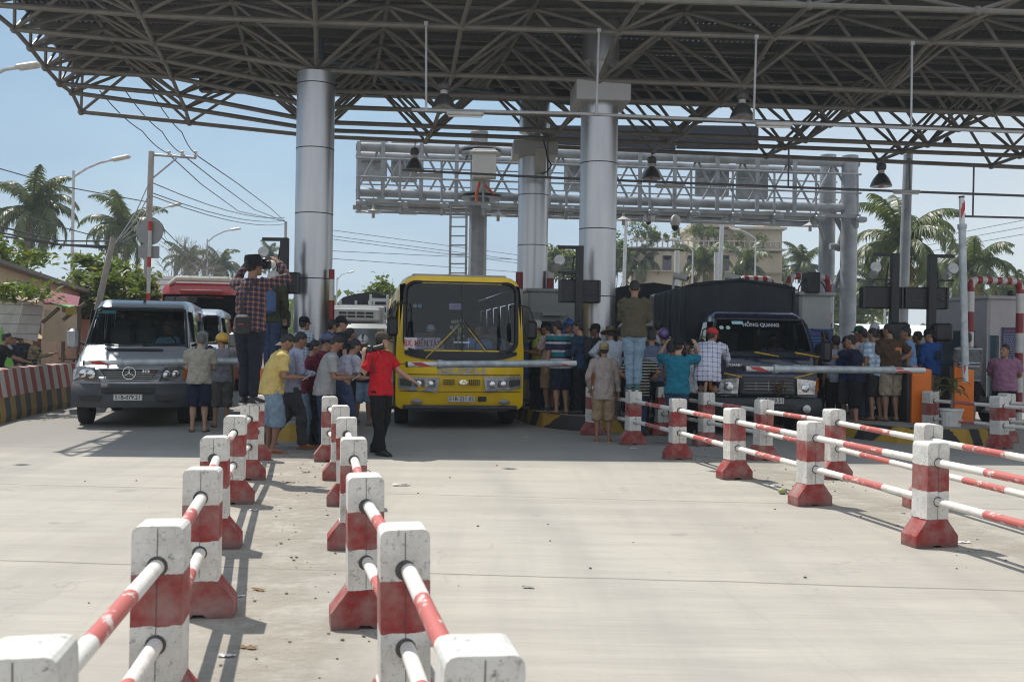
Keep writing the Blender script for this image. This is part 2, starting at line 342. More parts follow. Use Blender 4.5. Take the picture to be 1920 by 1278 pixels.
# ================================================================ fences of red and white posts
def post_mat():
    m, n, l, b = _m('painted_concrete_post')
    tc = n.new('ShaderNodeTexCoord'); sx = n.new('ShaderNodeSeparateXYZ'); l.new(tc.outputs['Object'], sx.inputs[0])
    inf = n.new('ShaderNodeObjectInfo'); qa = nd(n, 'ShaderNodeMath', operation='MULTIPLY_ADD', i_1=.03); l.new(inf.outputs['Random'], qa.inputs[0]); l.new(sx.outputs[2], qa.inputs[2]); qb = nd(n, 'ShaderNodeMath', operation='SUBTRACT', i_1=.024); l.new(qa.outputs[0], qb.inputs[0])
    q = nd(n, 'ShaderNodeMath', operation='MULTIPLY_ADD', i_1=.024); l.new(noise(n, l, 22, 5), q.inputs[0]); l.new(qb.outputs[0], q.inputs[2])
    W_, R_ = (.70, .69, .655), (.27, .022, .020)
    c = ramp(n, l, q.outputs[0], [(0, R_), (.222, W_), (.445, R_), (.652, W_)], 'CONSTANT')
    # faded paint on some posts
    fd = mixc(n, l, inf.outputs['Random'], (0, 0, 0), (.28, .28, .28)); 
    c2 = mixc(n, l, .4, c, (.62, .45, .4)); sep = ramp(n, l, noise(n, l, 7, 6), [(.45, 0), (.6, 1)])
    c = mixc(n, l, mixc(n, l, 1.0, fd, sep, 'MULTIPLY'), c, c2)
    # chips, scuffs, black mould towards the edges at random
    g = noise(n, l, 22, 10, rough=.75)
    tv = n.new('ShaderNodeVectorMath'); tv.operation = 'ADD'; l.new(tc.outputs['Object'], tv.inputs[0]); l.new(inf.outputs['Random'], tv.inputs[1])
    g2 = noise(n, l, 30, 9, tv.outputs[0], .8)
    c = mixc(n, l, ramp(n, l, g2, [(.555, 0), (.62, .8)]), c, (.10, .095, .09))
    g3 = noise(n, l, 6, 6, tv.outputs[0], .6)
    c = mixc(n, l, ramp(n, l, g3, [(.40, 0), (.72, .6)]), c, (.36, .34, .31))
    vo = n.new('ShaderNodeTexVoronoi'); vo.feature = 'DISTANCE_TO_EDGE'; vo.inputs['Scale'].default_value = 5
    a2 = n.new('ShaderNodeVectorMath'); a2.operation = 'ADD'; nz = n.new('ShaderNodeTexNoise'); nz.inputs['Scale'].default_value = 9; l.new(tv.outputs[0], nz.inputs[0]); l.new(tv.outputs[0], a2.inputs[0]); l.new(nz.outputs[1], a2.inputs[1]); l.new(a2.outputs[0], vo.inputs[0])
    c = mixc(n, l, ramp(n, l, vo.outputs[0], [(0, .6), (.012, 0)]), c, (.12, .11, .1))
    # ground splash
    c = mixc(n, l, ramp(n, l, q.outputs[0], [(0, .8), (.05, 0)]), c, (.12, .09, .08))
    l.new(c, b.inputs['Base Color']); b.inputs['Roughness'].default_value = .72
    bumpn(n, l, b, g, .55, .006); return m
POSTM = post_mat()
def build_post():
    b = B(); w, t, h = .099, .098, .84
    # shaft with rounded top across the row, extruded along the row (Y)
    r = .03; pts = [(-.192, 0), (.192, 0), (.192, .095), (.1, .215), (w, .215), (w, h - r)]
    for k in range(1, 4): a = R(30 * k); pts.append((w - r + r * math.cos(a), h - r + r * math.sin(a)))
    q = [(-x, z) for x, z in pts[2:]][::-1]; out = pts + q
    # notch below the base
    out = [(-.192, 0), (-.05, 0), (-.03, .022), (.025, .02), (.05, 0)] + out[1:]
    b.prism(out, -t, t)
    o = b.done('post', POSTM, smooth=False)
    # cast seam and sockets
    return o.data, o
pm, po = build_post()
seam = B(); seam.box((0, -.0985, .53), (.004, .003, .6))
def ring_sock(b, z, y):
    s = 1 if y > 0 else -1
    b.path([(0, y, z), (0, y + s * .004, z)], [.042, .038], 14)
bpy.data.objects.remove(po)
RAILM = {}
def rail_mat(k):
    nm = 'painted_rail_%d' % k
    if nm in MATS: return MATS[nm]
    m, n, l, b = _m(nm); tc = n.new('ShaderNodeTexCoord'); sx = n.new('ShaderNodeSeparateXYZ'); l.new(tc.outputs['Object'], sx.inputs[0])
    W_, R_ = (.72, .70, .655), (.48, .13, .115)
    c = ramp(n, l, sx.outputs[2], [(0, W_), (.33, R_), (.66, W_)], 'CONSTANT')
    tv = n.new('ShaderNodeVectorMath'); tv.operation = 'ADD'; inf = n.new('ShaderNodeObjectInfo'); l.new(tc.outputs['Object'], tv.inputs[0]); l.new(inf.outputs['Random'], tv.inputs[1])
    g = noise(n, l, 16, 8, tv.outputs[0], .65); c = mixc(n, l, ramp(n, l, g, [(.56, 0), (.6, .85)]), c, (.62, .58, .55))
    g2 = noise(n, l, 40, 6, tv.outputs[0], .7); c = mixc(n, l, ramp(n, l, g2, [(.6, 0), (.7, .6)]), c, (.25, .2, .17))
    l.new(c, b.inputs['Base Color']); b.inputs['Roughness'].default_value = .55; MATS[nm] = m; return m
SOCKM = M('socket_rust', (.10, .09, .085), .7, var=.4, scale=40)
def fence(label, posts, cat='fence', ext=None, rotz=None, group=None):
    t = thing('post_and_rail_fence', label, cat, (posts[0][0], posts[0][1], 0), 0, group)
    base = Vector((posts[0][0], posts[0][1], 0)); O = []
    for k, (x, y) in enumerate(posts):
        d = Vector(posts[min(k + 1, len(posts) - 1)]) - Vector(posts[max(k - 1, 0)]); rz = rotz if rotz is not None else math.atan2(-d.x, d.y)
        o = bpy.data.objects.new('post', pm); COL.objects.link(o); o.parent = t; o.location = Vector((x, y, 0)) - base; o.rotation_euler = (R(random.uniform(-1.1, 1.1)), R(random.uniform(-1.3, 1.3)), rz + R(random.uniform(-4, 4)))
        s = B(); s.box((0, -.0985, .53), (.003, .002, .6)); ring_sock(s, .68, -.098); ring_sock(s, .37, -.098)
        s.done('socket', SOCKM, o); O.append(o)
    pr = [Vector((x, y, 0)) for x, y in posts]
    segs = list(zip(pr[:-1], pr[1:])); 
    if ext: segs.append(ext)
    for a, c in segs:
        for z in (.68, .37):
            L = (c - a).length; b = B()
            # unit-length rail along local z, real radius
            dv = (c - a).normalized(); q = dv.to_track_quat('Z', 'Y'); 
            b.path([(0, 0, .03), (0, 0, .97)], .031, 14)
            o = b.done('rail', rail_mat(0), t, smooth=True); o.rotation_euler = q.to_euler(); o.location = a - base + Vector((0, 0, z)); o.scale = (1, 1, L)
    return t
def cx(px, d): return (GX(px, d, .84).x, d + .1)
rowA = [cx(18, 2.32), cx(286, 3.95), cx(370.5, 5.64), cx(400, 7.48), cx(434, 9.5), cx(463, 11.1), cx(478, 12.9)]
rowB = [cx(888, 2.38), cx(758, 3.96), cx(683, 5.49), cx(660.5, 7.54), cx(650, 9.5), cx(636, 11.2), cx(616, 12.9)]
fence('left foreground fence of red and white posts, one post carrying a man', rowA)
fence('white and red post fence between the island and the lane of the yellow bus', rowB)
def bx_(px, basey, d=None):
    g = G(px, basey); return (g.x, g.y + .1)
R1 = [bx_(1752, 1027), bx_(1524, 949), bx_(1380, 899), bx_(1272, 862), bx_(1187, 834), bx_(1112, 816)]
e1 = Vector((R1[0][0] + .36, R1[0][1] - 2.0, 0))
R1 = [(R1[0][0] + .38 , R1[0][1] - 2.0)] + R1
fence('front fence of red and white posts right of the middle lane, reaching the right edge', R1)
R2 = [cx(1998, 7.9), cx(1745, 9.85), cx(1571, 11.95), cx(1434, 13.8), cx(1328, 15.6), cx(1243, 17.3)]
fence('second red and white fence before the blue truck, a man squatting on one post', R2)
R3 = [cx(1881, 15.9), cx(1750, 17.3)]
fence('short shaded fence at the right edge by the potted plant', [cx(2040, 14.6)] + R3)
fence('rear fence of red and white posts at the far right behind another post', [cx(2050, 15.4), cx(1893, 16.9)])
# ================================================================ islands
KY = STR('kerb_yellow_black', (1, .9, .55), .52, [(0, (.42, .27, .04)), (.5, (.035, .035, .036))], rough=.8, grime=.6, jit=.15)
CONC = M('island_concrete', (.24, .235, .22), .85, var=.3, scale=3, bump=.3, grime=.3)
def island(label, px0, px1, d0, L, nose=.9):
    a, c = GX(px0, d0), GX(px1, d0); w = (c.x - a.x) * .98 / 2; mid = (a + c) / 2
    t = thing('traffic_island', label, 'traffic island', mid, ROAD)
    n = []; 
    for k in range(9): an = math.pi + math.pi * k / 8; n.append((w * math.cos(an), nose * math.sin(an) * .6))
    out = n + [(w, L), (-w, L)]
    b = B(); b.prism([(x, y) for x, y in out], 0, .27, 'z'); b.done('kerb', KY, t)
    b = B(); b.prism([(x * .93, y * .96 + .01) for x, y in out], .262, .275, 'z'); b.done('top_slab', CONC, t)
    return t
island('low kerbed island with yellow and black stripes between the yellow bus and the blue truck', 985, 1290, 19.6, 13, 3.2)
island('low kerbed island with stripes under the men right of the blue truck', 1560, 1835, 18.0, 14, 2.9)
island('low kerbed island behind the crowd between the silver van and the bus', 500, 655, 16.2, 14, 1.6)
# ================================================================ toll canopy: space frame, roof, columns
STEEL = M('grey_painted_pipe', (.165, .155, .138), .5, var=.25, scale=4, grime=.35)
STEEL2 = M('grey_top_chord', (.12, .115, .105), .55, var=.25, scale=4, grime=.35)
canopy = thing('toll_canopy', 'big corrugated toll plaza canopy on a grey pipe space frame with round clad columns', 'canopy', (0, 20, 0))
OC = Vector((0, 20, 0))
DK = [17.8, 19.1, 20.2, 21.3, 22.4, 23.4, 24.4]
ROW = {0: ((592, 42), (1920, 85)), 1: ((600, 132), (1920, 180)), 2: ((627, 170), (1500, 200)), 3: ((627, 201), (1500, 231)), 4: ((627, 230), (1500, 262)), 5: ((627, 245), (1500, 277)), 6: ((627, 257), (1650, 302))}
LM = {-1: [(263, 28), (288, 80), (307, 113), (322, 145), (335, 177), (347, 203), (355, 230)], -2: [(-30, 8), (27, 55), (57, 90), (85, 127), (112, 157), (135, 174), (152, 210)]}
X0 = [592, 865, 1160, 1450, 1742, 2030, 2320, 2610]
def bnode(i, k):
    if i < 0: x, y = LM[i][k]; d = DK[k] - (.12 if i == -1 else .3)
    else:
        x = 616 + (X0[i] - 616) * DK[0] / DK[k]; (xa, ya), (xb, yb) = ROW[k]; y = ya + (yb - ya) * (x - xa) / (xb - xa); d = DK[k] + .05 * i
    return P(x, y, d)
NI = range(-2, 8)
BN = {(i, k): bnode(i, k) for i in NI for k in range(7)}
for i in NI:   # bays towards the camera, above the frame
    st = BN[(i, 0)] - BN[(i, 1)]
    for j, k in enumerate((-1, -2)):
        p = BN[(i, 0)] + Vector((st.x, -1.35, .12)) * (j + 1); BN[(i, k)] = p
KS = range(-1, 7)
TN = {}
for i in list(NI)[:-1]:
    for k in list(KS)[:-1]:
        p = (BN[(i, k)] + BN[(i + 1, k)] + BN[(i, k + 1)] + BN[(i + 1, k + 1)]) / 4; p.z = max(p.z, 6.62) + 1.0; 
        TN[(i, k)] = p
# smooth roof plane: top layer lies on one gently sloping surface
for (i, k), p in TN.items(): p.z = 7.72 + .035 * max(0, 1.5 - k) + (.18 if i < -1 else 0)
def member(nm, a, c, r, m, par=canopy):
    b = B(); a = a - OC; c = c - OC; b.tube(a, c, r, n=8); return b
for k in KS:
    b = B()
    for i in list(NI)[:-1]: b.tube(BN[(i, k)] - OC, BN[(i + 1, k)] - OC, .052, n=8)
    b.done('bottom_chord', STEEL, canopy, smooth=True)
for i in NI:
    b = B()
    for k in list(KS)[:-1]: b.tube(BN[(i, k)] - OC, BN[(i, k + 1)] - OC, .044, n=8)
    b.done('bottom_cross_chord', STEEL, canopy, smooth=True)
for k in list(KS)[:-1]:
    b = B()
    for i in list(NI)[:-2]: b.tube(TN[(i, k)] - OC, TN[(i + 1, k)] - OC, .045, n=8)
    b.done('top_chord', STEEL2, canopy, smooth=True)
for i in list(NI)[:-1]:
    b = B()
    for k in list(KS)[:-2]: b.tube(TN[(i, k)] - OC, TN[(i, k + 1)] - OC, .045, n=8)
    b.done('top_cross_chord', STEEL2, canopy, smooth=True)
rest = B(); cnt = 0
for k in reversed(list(KS)):
    for i in NI:
        for di in (-1, 0):
            for dk in (-1, 0):
                t = TN.get((i + di, k + dk))
                if t is None: continue
                if cnt < 98:
                    b = B(); b.tube(BN[(i, k)] - OC, t - OC, .036, n=8); b.done('brace', STEEL, canopy, smooth=True); cnt += 1
                else: rest.tube(BN[(i, k)] - OC, t - OC, .036, n=8)
o = rest.done('brace', STEEL, canopy, smooth=True); o['kind'] = 'stuff'
b = B()
for p in BN.values(): b.ball(p - OC, .085, 10)
for p in TN.values(): b.ball(p - OC, .075, 8)
o = b.done('node_ball', STEEL, canopy, smooth=True); o['kind'] = 'stuff'
# left eave: short posts joining the edge to the roof
b = B()
for k in KS:
    p = BN[(-2, k)]; e = Vector((p.x + .15, p.y - .3, 7.95)); b.tube(p - OC, e - OC, .035, n=6)
    if k < 6: q = BN[(-2, k + 1)]; b.tube(e - OC, Vector((q.x + .15, q.y - .3, 7.95)) - OC, .035, n=6); b.tube(p - OC, Vector((q.x + .15, q.y - .3, 7.95)) - OC, .03, n=6)
b.done('eave_frame', STEEL, canopy, smooth=True)
# corrugated roof sheets lapped over purlins
def roof_mat():
    m, n, l, b = _m('corrugated_sheet'); f = noise(n, l, 1.2, 6); f2 = noise(n, l, 9, 6)
    c = ramp(n, l, f, [(.3, (.065, .066, .077)), (.7, (.125, .122, .132))]); c = mixc(n, l, ramp(n, l, f2, [(.5, 0), (.8, .5)]), c, (.16, .13, .10))
    l.new(c, b.inputs['Base Color']); b.inputs['Metallic'].default_value = .35; b.inputs['Roughness'].default_value = .42; return m
RM = roof_mat()
ra = []; y0r = 16.35
def xl(y): return BN[(-2, 2)].x + (y - 20.2) * -.21 - .05
nsx = 230; x1 = 17.5
strips = [y0r + j * 1.13 for j in range(8)]
for j, ya in enumerate(strips):
    yb = min(ya + 1.19, 24.55); b = B(); vs = []; N = nsx * 4
    za = 7.98 + .02 * max(0, 20 - ya); 
    for (yy, zz) in ((ya, za), (yb, 7.98 + .02 * max(0, 20 - yb) + .009)):
        xa = xl(yy)
        for q in range(N + 1):
            x = xa + (x1 - xa) * q / N; ph = q % 4
            vs.append((x, yy + .05 * (x - 0) * 1.0, zz + (0, .0, .032, .032)[ph]))
    vs = [Vector(v) - OC for v in vs]
    b.add(vs, [(q, q + 1, N + 2 + q, N + 1 + q) for q in range(N)])
    b.done('roof_sheet', RM, canopy, recalc=False)
PUR = M('purlin', (.10, .098, .093), .6, grime=.3)
for j, ya in enumerate(strips + [24.5]):
    for dy in ((0, .55) if j < 8 else (0,)):
        b = B(); xa = xl(ya); yy = min(ya + dy, 24.55); p = Vector((xa, yy + .05 * xa, 7.9 + .02 * max(0, 20 - ya))); q = Vector((x1, yy + .05 * x1, p.z)); 
        mid = (p + q) / 2; b.box(mid - OC, ((q - p).length, .06, .13), math.atan2(q.y - p.y, q.x - p.x)); b.done('purlin', PUR, canopy)
# dark gutter at the far eave
b = B(); p = Vector((xl(24.7) + 3, 24.7 + .05 * (xl(24.7) + 3), 7.72)); q = Vector((x1, 24.7 + .05 * x1, 7.72)); b.box((p + q) / 2 - OC, ((q - p).length, .25, .34), math.atan2(q.y - p.y, q.x - p.x))
b.done('gutter', M('gutter_green_black', (.035, .045, .045), .5), canopy)
# columns clad in aluminium
def alu():
    m, n, l, b = _m('column_aluminium')
    tc = n.new('ShaderNodeTexCoord'); mp = n.new('ShaderNodeMapping'); mp.inputs['Scale'].default_value = (1, 1, .12); l.new(tc.outputs['Object'], mp.inputs[0])
    f = noise(n, l, 5, 6, mp.outputs[0]); g = noise(n, l, 60, 4, tc.outputs['Object'])
    c = ramp(n, l, f, [(.3, (.42, .43, .45)), (.7, (.54, .545, .56))]); c = mixc(n, l, ramp(n, l, g, [(.68, 0), (.75, .5)]), c, (.15, .15, .15))
    l.new(c, b.inputs['Base Color']); b.inputs['Metallic'].default_value = .88; l.new(ramp(n, l, f, [(.3, .26), (.7, .38)]), b.inputs['Roughness']); return m
AL = alu(); DKJ = M('black_joint', (.02, .02, .02), .6)
def column(px, py_ref, d, ztop, D, joints, extra=None):
    g = GX(px, d); g.z = 0; base = g - OC; b = B(); r = D / 2
    zs = [0] + sorted(joints) + [ztop]
    b.lathe([(r, zs[0]), (r, ztop)], base, 48)
    co = b.done('column', AL, canopy, smooth=True)
    for z in joints:
        j = B(); j.lathe([(r + .004, z - .009), (r + .004, z + .009)], base, 48); j.done('cladding_joint', DKJ, co, smooth=True)
    return co, base, r
co1, ba, r = column(583, 0, 19.25, ZH(588, 139, 19.25), .725, [ZH(588, y, 19.25) for y in (161, 281, 402, 523)])
b = B(); b.tube(ba + Vector((0, 0, 6)), ba + Vector((0, 0, 6.95)), .12, n=16); b.done('column_core', STEEL, co1)
co2, ba, r = column(1115, 0, 19.7, ZH(1122, 190, 19.7), .735, [ZH(1120, y, 19.7) for y in (308, 431, 556)])
b = B(); zt = ZH(1122, 190, 19.7); b.lathe([(r * .55, zt), (r * .55, zt + .8)], ba, 32); b.lathe([(r, zt + .75), (r, 7.9)], ba, 40); b.done('upper_column', AL, co2, smooth=True)
b = B(); zb = ZH(1130, 171, 19.3); b.box(ba + Vector((0, 0, zb)), (1.06, 1.06, .40), R(3.5), bev=.015); b.done('capital_box', M('capital_panel', (.36, .36, .37), .45, var=.08), co2)
co3, ba, r = column(994, 0, 24.2, ZH(1000, 296, 24.2), .735, [ZH(1000, y, 24.2) for y in (367, 461, 560)])
b = B(); zt = ZH(1000, 296, 24.2); b.lathe([(r * .55, zt), (r * .55, zt + .6)], ba, 32); b.lathe([(r, zt + .6), (r, 7.9)], ba, 40); b.done('upper_column', AL, co3, smooth=True)
b = B(); b.box(ba + Vector((0, 0, ZH(1000, 284, 24.2))), (1.06, 1.06, .34), R(3.5), bev=.015); b.done('capital_box', MATS['capital_panel'], co3)
b = B(); p = P(1013, 302, 23.3) - OC; b.box(p, (.25, .22, .58), bev=.01); b.box(p + Vector((-.02, -.115, .12)), (.05, .02, .05)); b.done('junction_box', M('beige_box', (.36, .345, .32), .5), co3)
b = B(); b.path([P(1019, 262, 23.2) - OC, P(1028, 300, 23.2) - OC, P(1034, 310, 23.1) - OC, P(1026, 322, 23.1) - OC, P(1014, 326, 23.1) - OC], .018, 6); b.done('cable', DKJ, co3)
# drain pipe sloping under the frame
b = B(); pts = [P(605, 110, 20.5), P(680, 130, 20.7), P(760, 150, 20.8), P(840, 165, 21), P(980, 180, 21.2), P(1080, 195, 21.3)]; b.path([p - OC for p in pts], .055, 8); b.tube(P(600, 70, 20.3) - OC, P(601, 128, 20.3) - OC, .07)
b.done('drain_pipe', M('green_pipe', (.05, .085, .095), .5), canopy, smooth=True)
# ================================================================ conduits with rods, tube lights, bell lamps
CND = M('galv_conduit', (.42, .43, .44), .45, metal=.4)
def conduit(label, pts, rods, d, mat=CND, r=.03):
    a = P(*pts[0], d); t = thing('cable_conduit', label, 'conduit', a)
    b = B(); q = [P(x, y, d + .05 * i * 2) - a for i, (x, y) in enumerate(pts)]; b.path(q, r, 8); b.done('pipe', mat, t, smooth=True)
    for (xa, ya, xb, yb) in rods: b = B(); b.tube(P(xa, ya, d) - a, P(xb, yb, d) - a, .022, n=8); b.box(P(xa, ya, d) - a, (.07, .07, .07)); b.done('hanger_rod', mat, t)
    return t
conduit('long horizontal conduit hanging on four rods under the front of the canopy', [(772, 206), (1080, 213), (1500, 232), (2050, 253)], [(799, 45, 799, 206), (1123, 58, 1118, 215), (1418, 70, 1413, 226), (1710, 82, 1708, 240)], 17.75)
DC = M('dark_conduit', (.13, .13, .135), .5)
conduit('thin dark conduit crossing in front of the gantry under the rear of the canopy', [(755, 319), (1027, 333), (1480, 351), (2050, 372)], [(1027, 250, 1027, 333), (1479, 272, 1478, 351), (1705, 300, 1706, 356), (1826, 310, 1825, 364)], 23.4, DC)
conduit('short dark conduit at right edge hanging from a single rod', [(1790, 405), (1825, 406), (2050, 412)], [(1826, 310, 1824, 406)], 23.9, DC, .026)
TUB = M('tube_housing', (.45, .45, .44), .4)
def tubel(x, y, d, label, L=.66):
    p = P(x, y, d); t = thing('tube_light', label, 'tube light', p, R(3)); b = B(); b.box((0, 0, 0), (L, .1, .07), bev=.015); b.done('housing', TUB, t)
    b = B(); b.tube((-L * .45, 0, -.05), (L * .45, 0, -.05), .018); b.done('tube', M('tube_glass', (.7, .7, .7), .3), t)
tubel(872, 213, 17.7, 'tube light on the front conduit just left of the right hand column')
tubel(1451, 233, 17.7, 'tube light on the front conduit right of the bell lamp over the blue truck')
tubel(802, 328, 23.3, 'tube light beside the bell lamp at the left end of the dark conduit')
tubel(1255, 348, 23.3, 'tube light on the dark conduit below the middle bell lamp')
tubel(1699, 359, 23.3, 'tube light on the dark conduit right of the rightmost bell lamp')
LH = M('lamp_head', (.09, .09, .095), .5); LS = M('lamp_bell', (.15, .145, .14), .35, metal=.6, var=.3); LW = M('lamp_neck', (.5, .5, .48), .4)
def bell(x, y, d, s, label, xt, yt):
    p = P(x, y, d); t = thing('bell_lamp', label, 'hanging lamp', p, 0, 'bell lamps hanging from the canopy')
    b = B(); b.lathe([(.24, 0), (.245, .015), (.22, .09), (.17, .19), (.10, .28), (.075, .30)], n=24, cap=False); b.lathe([(.235, .003), (.215, .085), (.165, .185), (.09, .29)], n=24); o = b.done('shade', LS, t, smooth=True)
    b = B(); b.lathe([(.075, .29), (.07, .38)], n=16); b.done('neck', LW, t, smooth=True)
    b = B(); b.lathe([(.08, .375), (.11, .40), (.115, .48), (.09, .53), (.03, .56)], n=10); b.done('ballast', LH, t)
    b = B(); b.ball((0, 0, .06), .1, 10); b.done('bulb', M('bulb_glass', (.5, .3, .24), .2), t, smooth=True)
    q = P(xt, yt, d) - p; b = B(); b.tube((0, 0, .54 * s), q, .012); h = b.done('hook', LH, t); h.scale = (1 / s,) * 3
    t.scale = (s,) * 3
bell(832, 205, 19.0, .95, 'bell lamp hanging highest on the left under the frame, over the bus lane', 838, 145)
bell(1391, 222, 19.2, .95, 'bell lamp hanging high in shade above the cab of the blue truck', 1393, 165)
bell(777, 320, 24.1, 1.0, 'bell lamp hanging before the left end of the gantry', 779, 263)
bell(1222, 336, 24.1, 1.0, 'bell lamp hanging right beside the front right column', 1222, 286)
bell(1652, 350, 24.1, 1.05, 'bell lamp silhouetted against open sky at right', 1653, 300)
bell(1776, 268, 23.2, .42, 'small lamp among the braces at upper right', 1778, 250)
# ================================================================ steel gantry across the road
GAL = M('galvanised', (.34, .36, .38), .45, metal=.3, var=.3, scale=2.5, bump=.05, grime=.15)
GD = 30.0
ganB = P(895, 500, GD); ganB.z = 0
gantry = thing('sign_gantry', 'galvanised steel truss gantry with railed walkways spanning the lanes behind the canopy', 'gantry', ganB)
def GP(x, y, dd=0):   # gantry runs slightly away to the right
    return P(x, y, GD + (x - 895) * .0012 + dd) - ganB
def gy(y, x): return y + (x - 670) * .033
def gtube(nm, pts, r, n=12, m=GAL, par=None): b = B(); b.path(pts, r, n); return b.done(nm, m, par or gantry, smooth=True)
Z0, Z1 = 662, 1612
for y, dd, r in ((275, 0, .14), (291, 1.5, .12), (360, 0, .135), (378, 1.5, .12)):
    gtube('main_chord', [GP(668, gy(y, 668), dd), GP(1610 if dd == 0 else 1570, gy(y, 1610), dd)], r)
for x in (672, 718, 790, 856, 915, 975, 1030, 1135, 1200, 1265, 1345, 1420, 1490):
    b = B(); b.box((GP(x, gy(270, x), -.25) + GP(x, gy(378, x), -.25)) / 2, (.11, .1, 1.85)); b.done('upright', GAL, gantry)
xs = [668 + 42.6 * k for k in range(23)]
for k in range(22):
    a, c = (278, 358) if k % 2 else (358, 278)
    b = B(); b.tube(GP(xs[k], gy(a, xs[k]), .1), GP(xs[k + 1], gy(c, xs[k + 1]), .1), .038); b.done('diagonal', GAL, gantry, smooth=True); b = B(); b.tube(GP(xs[k], gy(c + 14, xs[k]), 1.5), GP(xs[k + 1], gy(a + 14, xs[k + 1]), 1.5), .034); b.done('diagonal', GAL, gantry, smooth=True)
for y in (301, 336): gtube('handrail', [GP(668, gy(y - 5, 668), -1.1), GP(1615, gy(y - 5, 1615), -1.1)], .03, 8)
for y in (312, 345): gtube('handrail', [GP(668, gy(y, 668), 2.2), GP(1570, gy(y, 1570), 2.2)], .025, 8)
for k in range(13):
    x = 672 + 78 * k; b = B(); b.tube(GP(x, gy(295, x), -1.1), GP(x, gy(372, x), -1.1), .035, n=6); b.done('rail_post', GAL, gantry)
    # bracket under walkway
    b = B(); b.prism([(0, 0), (.45, .02), (.5, -.1), (.12, -.34), (0, -.3)], -.04, .04, 'x', 0, Matrix.Translation(GP(x, gy(376, x), -1.15))); b.box(GP(x + 6, gy(381, x), -1.05), (.30, .3, .16), bev=.03); b.done('walkway_bracket', GAL, gantry)
b = B()
for (dd, y, e) in ((-1.1, 374, 1614), (-.5, 376, 1614), (2.1, 394, 1560)): b.add([GP(668, gy(y, 668) - 3, dd), GP(e, gy(y, e) - 3, dd), GP(e, gy(y, e) + 4, dd), GP(668, gy(y, 668) + 4, dd), GP(668, gy(y, 668) - 3, dd + .06), GP(e, gy(y, e) - 3, dd + .06), GP(e, gy(y, e) + 4, dd + .06), GP(668, gy(y, 668) + 4, dd + .06)], [(0, 1, 2, 3), (7, 6, 5, 4), (0, 4, 5, 1), (3, 2, 6, 7), (0, 3, 7, 4), (1, 5, 6, 2)])
w = GP(668, gy(374, 668), -1.1); e = GP(1612, gy(374, 1612), -1.1)
b.add([w, e, e + Vector((0, .75, 0)), w + Vector((0, .75, 0))], [(0, 1, 2, 3)]); b.done('walkway', GAL, gantry)
gtube('lower_pipe', [GP(662, gy(384, 662) + 4, 1.6), GP(1560, gy(390, 1560) + 2, 1.6)], .09)
gtube('lower_conduit', [GP(690, 395, 1.0), GP(1460, 420, 1.0)], .03, 6)
for k, (x, y, w) in enumerate(((700, 300, 1.6), (758, 302, 1.5), (1335, 330, 2.0), (1410, 335, 1.9), (1080, 318, 1.4))):
    b = B(); b.box(GP(x, y, 1.9), (w * .55, .12, 1.35), bev=.02); b.box(GP(x, y, 1.82), (w * .5, .04, .06)); b.done('sign_back', M('sign_back', (.36, .375, .385), .4, metal=.3, var=.3), gantry)
# dark panel of the sign face above the gantry, mostly behind the frame
for x, w in ((1060, 2.6), (1190, 2.6), (1345, 2.6)):
    b = B(); b.box(GP(x, 258, 1.2), (w, .12, .75), bev=.02); b.done('sign_panel', M('dark_sign', (.02, .024, .034), .5), gantry)
leg = B(); zc = GP(895, 270).z; leg.lathe([(.29, 0), (.25, zc + .25), (.27, zc + .35), (.18, zc + .5)], (0, 0, 0), 8); leg.done('gantry_post', GAL, gantry)
for y in (278, 362):
    b = B(); b.lathe([(.30, -.12), (.62, -.08), (.62, -.03), (.36, 0), (.36, .02), (.62, .05), (.62, .1), (.30, .14)], GP(902, gy(y, 902)), 20); b.done('flange', GAL, gantry)
cab = B(); cab.box(GP(908, 308, -1.3), (.68, .4, .82), bev=.02); cab.box(GP(908, 287, -1.32), (.80, .5, .07), bev=.02); cab.done('control_cabinet', M('cabinet_grey', (.55, .55, .53), .45, var=.06), gantry)
o = B(); o.path([GP(900, 338, -1), GP(893, 365, -1), GP(894, 384, -1), GP(901, 380, -1)], .045, 8); o.path([GP(905, 342, -.9), GP(914, 352, -.9), GP(926, 364, -.9)], .04, 8); o.done('orange_hose', M('orange_hose', (.55, .13, .04), .6), gantry, smooth=True)
for (x, d2, xb) in ((1553, .9, 1553), (1594, 0, 1594)):
    b = B(); a = GP(x, gy(262, x), d2); f = a.copy(); f.z = 0; b.tube(f, a, .25, n=20); b.done('gantry_post', GAL, gantry, smooth=True)
for (xa, ya, xb, yb, r) in ((1560, 395, 1585, 440, .09), (1592, 395, 1570, 470, .08), (1556, 462, 1590, 462, .1), (1556, 555, 1592, 480, .09), (1545, 545, 1592, 545, .1), (1535, 420, 1545, 450, .05)):
    gtube('leg_brace', [GP(xa, ya, .3), GP(xb, yb, .3)], r)
b = B()
for x in (845, 875): b.tube(GP(x, 385, -1.2), GP(x - 3, 640, -1.2), .035, n=6)
for k in range(15): b.tube(GP(845, 390 + 17.4 * k, -1.2), GP(875, 390 + 17.4 * k, -1.2), .02, n=6)
b.done('ladder', GAL, gantry)
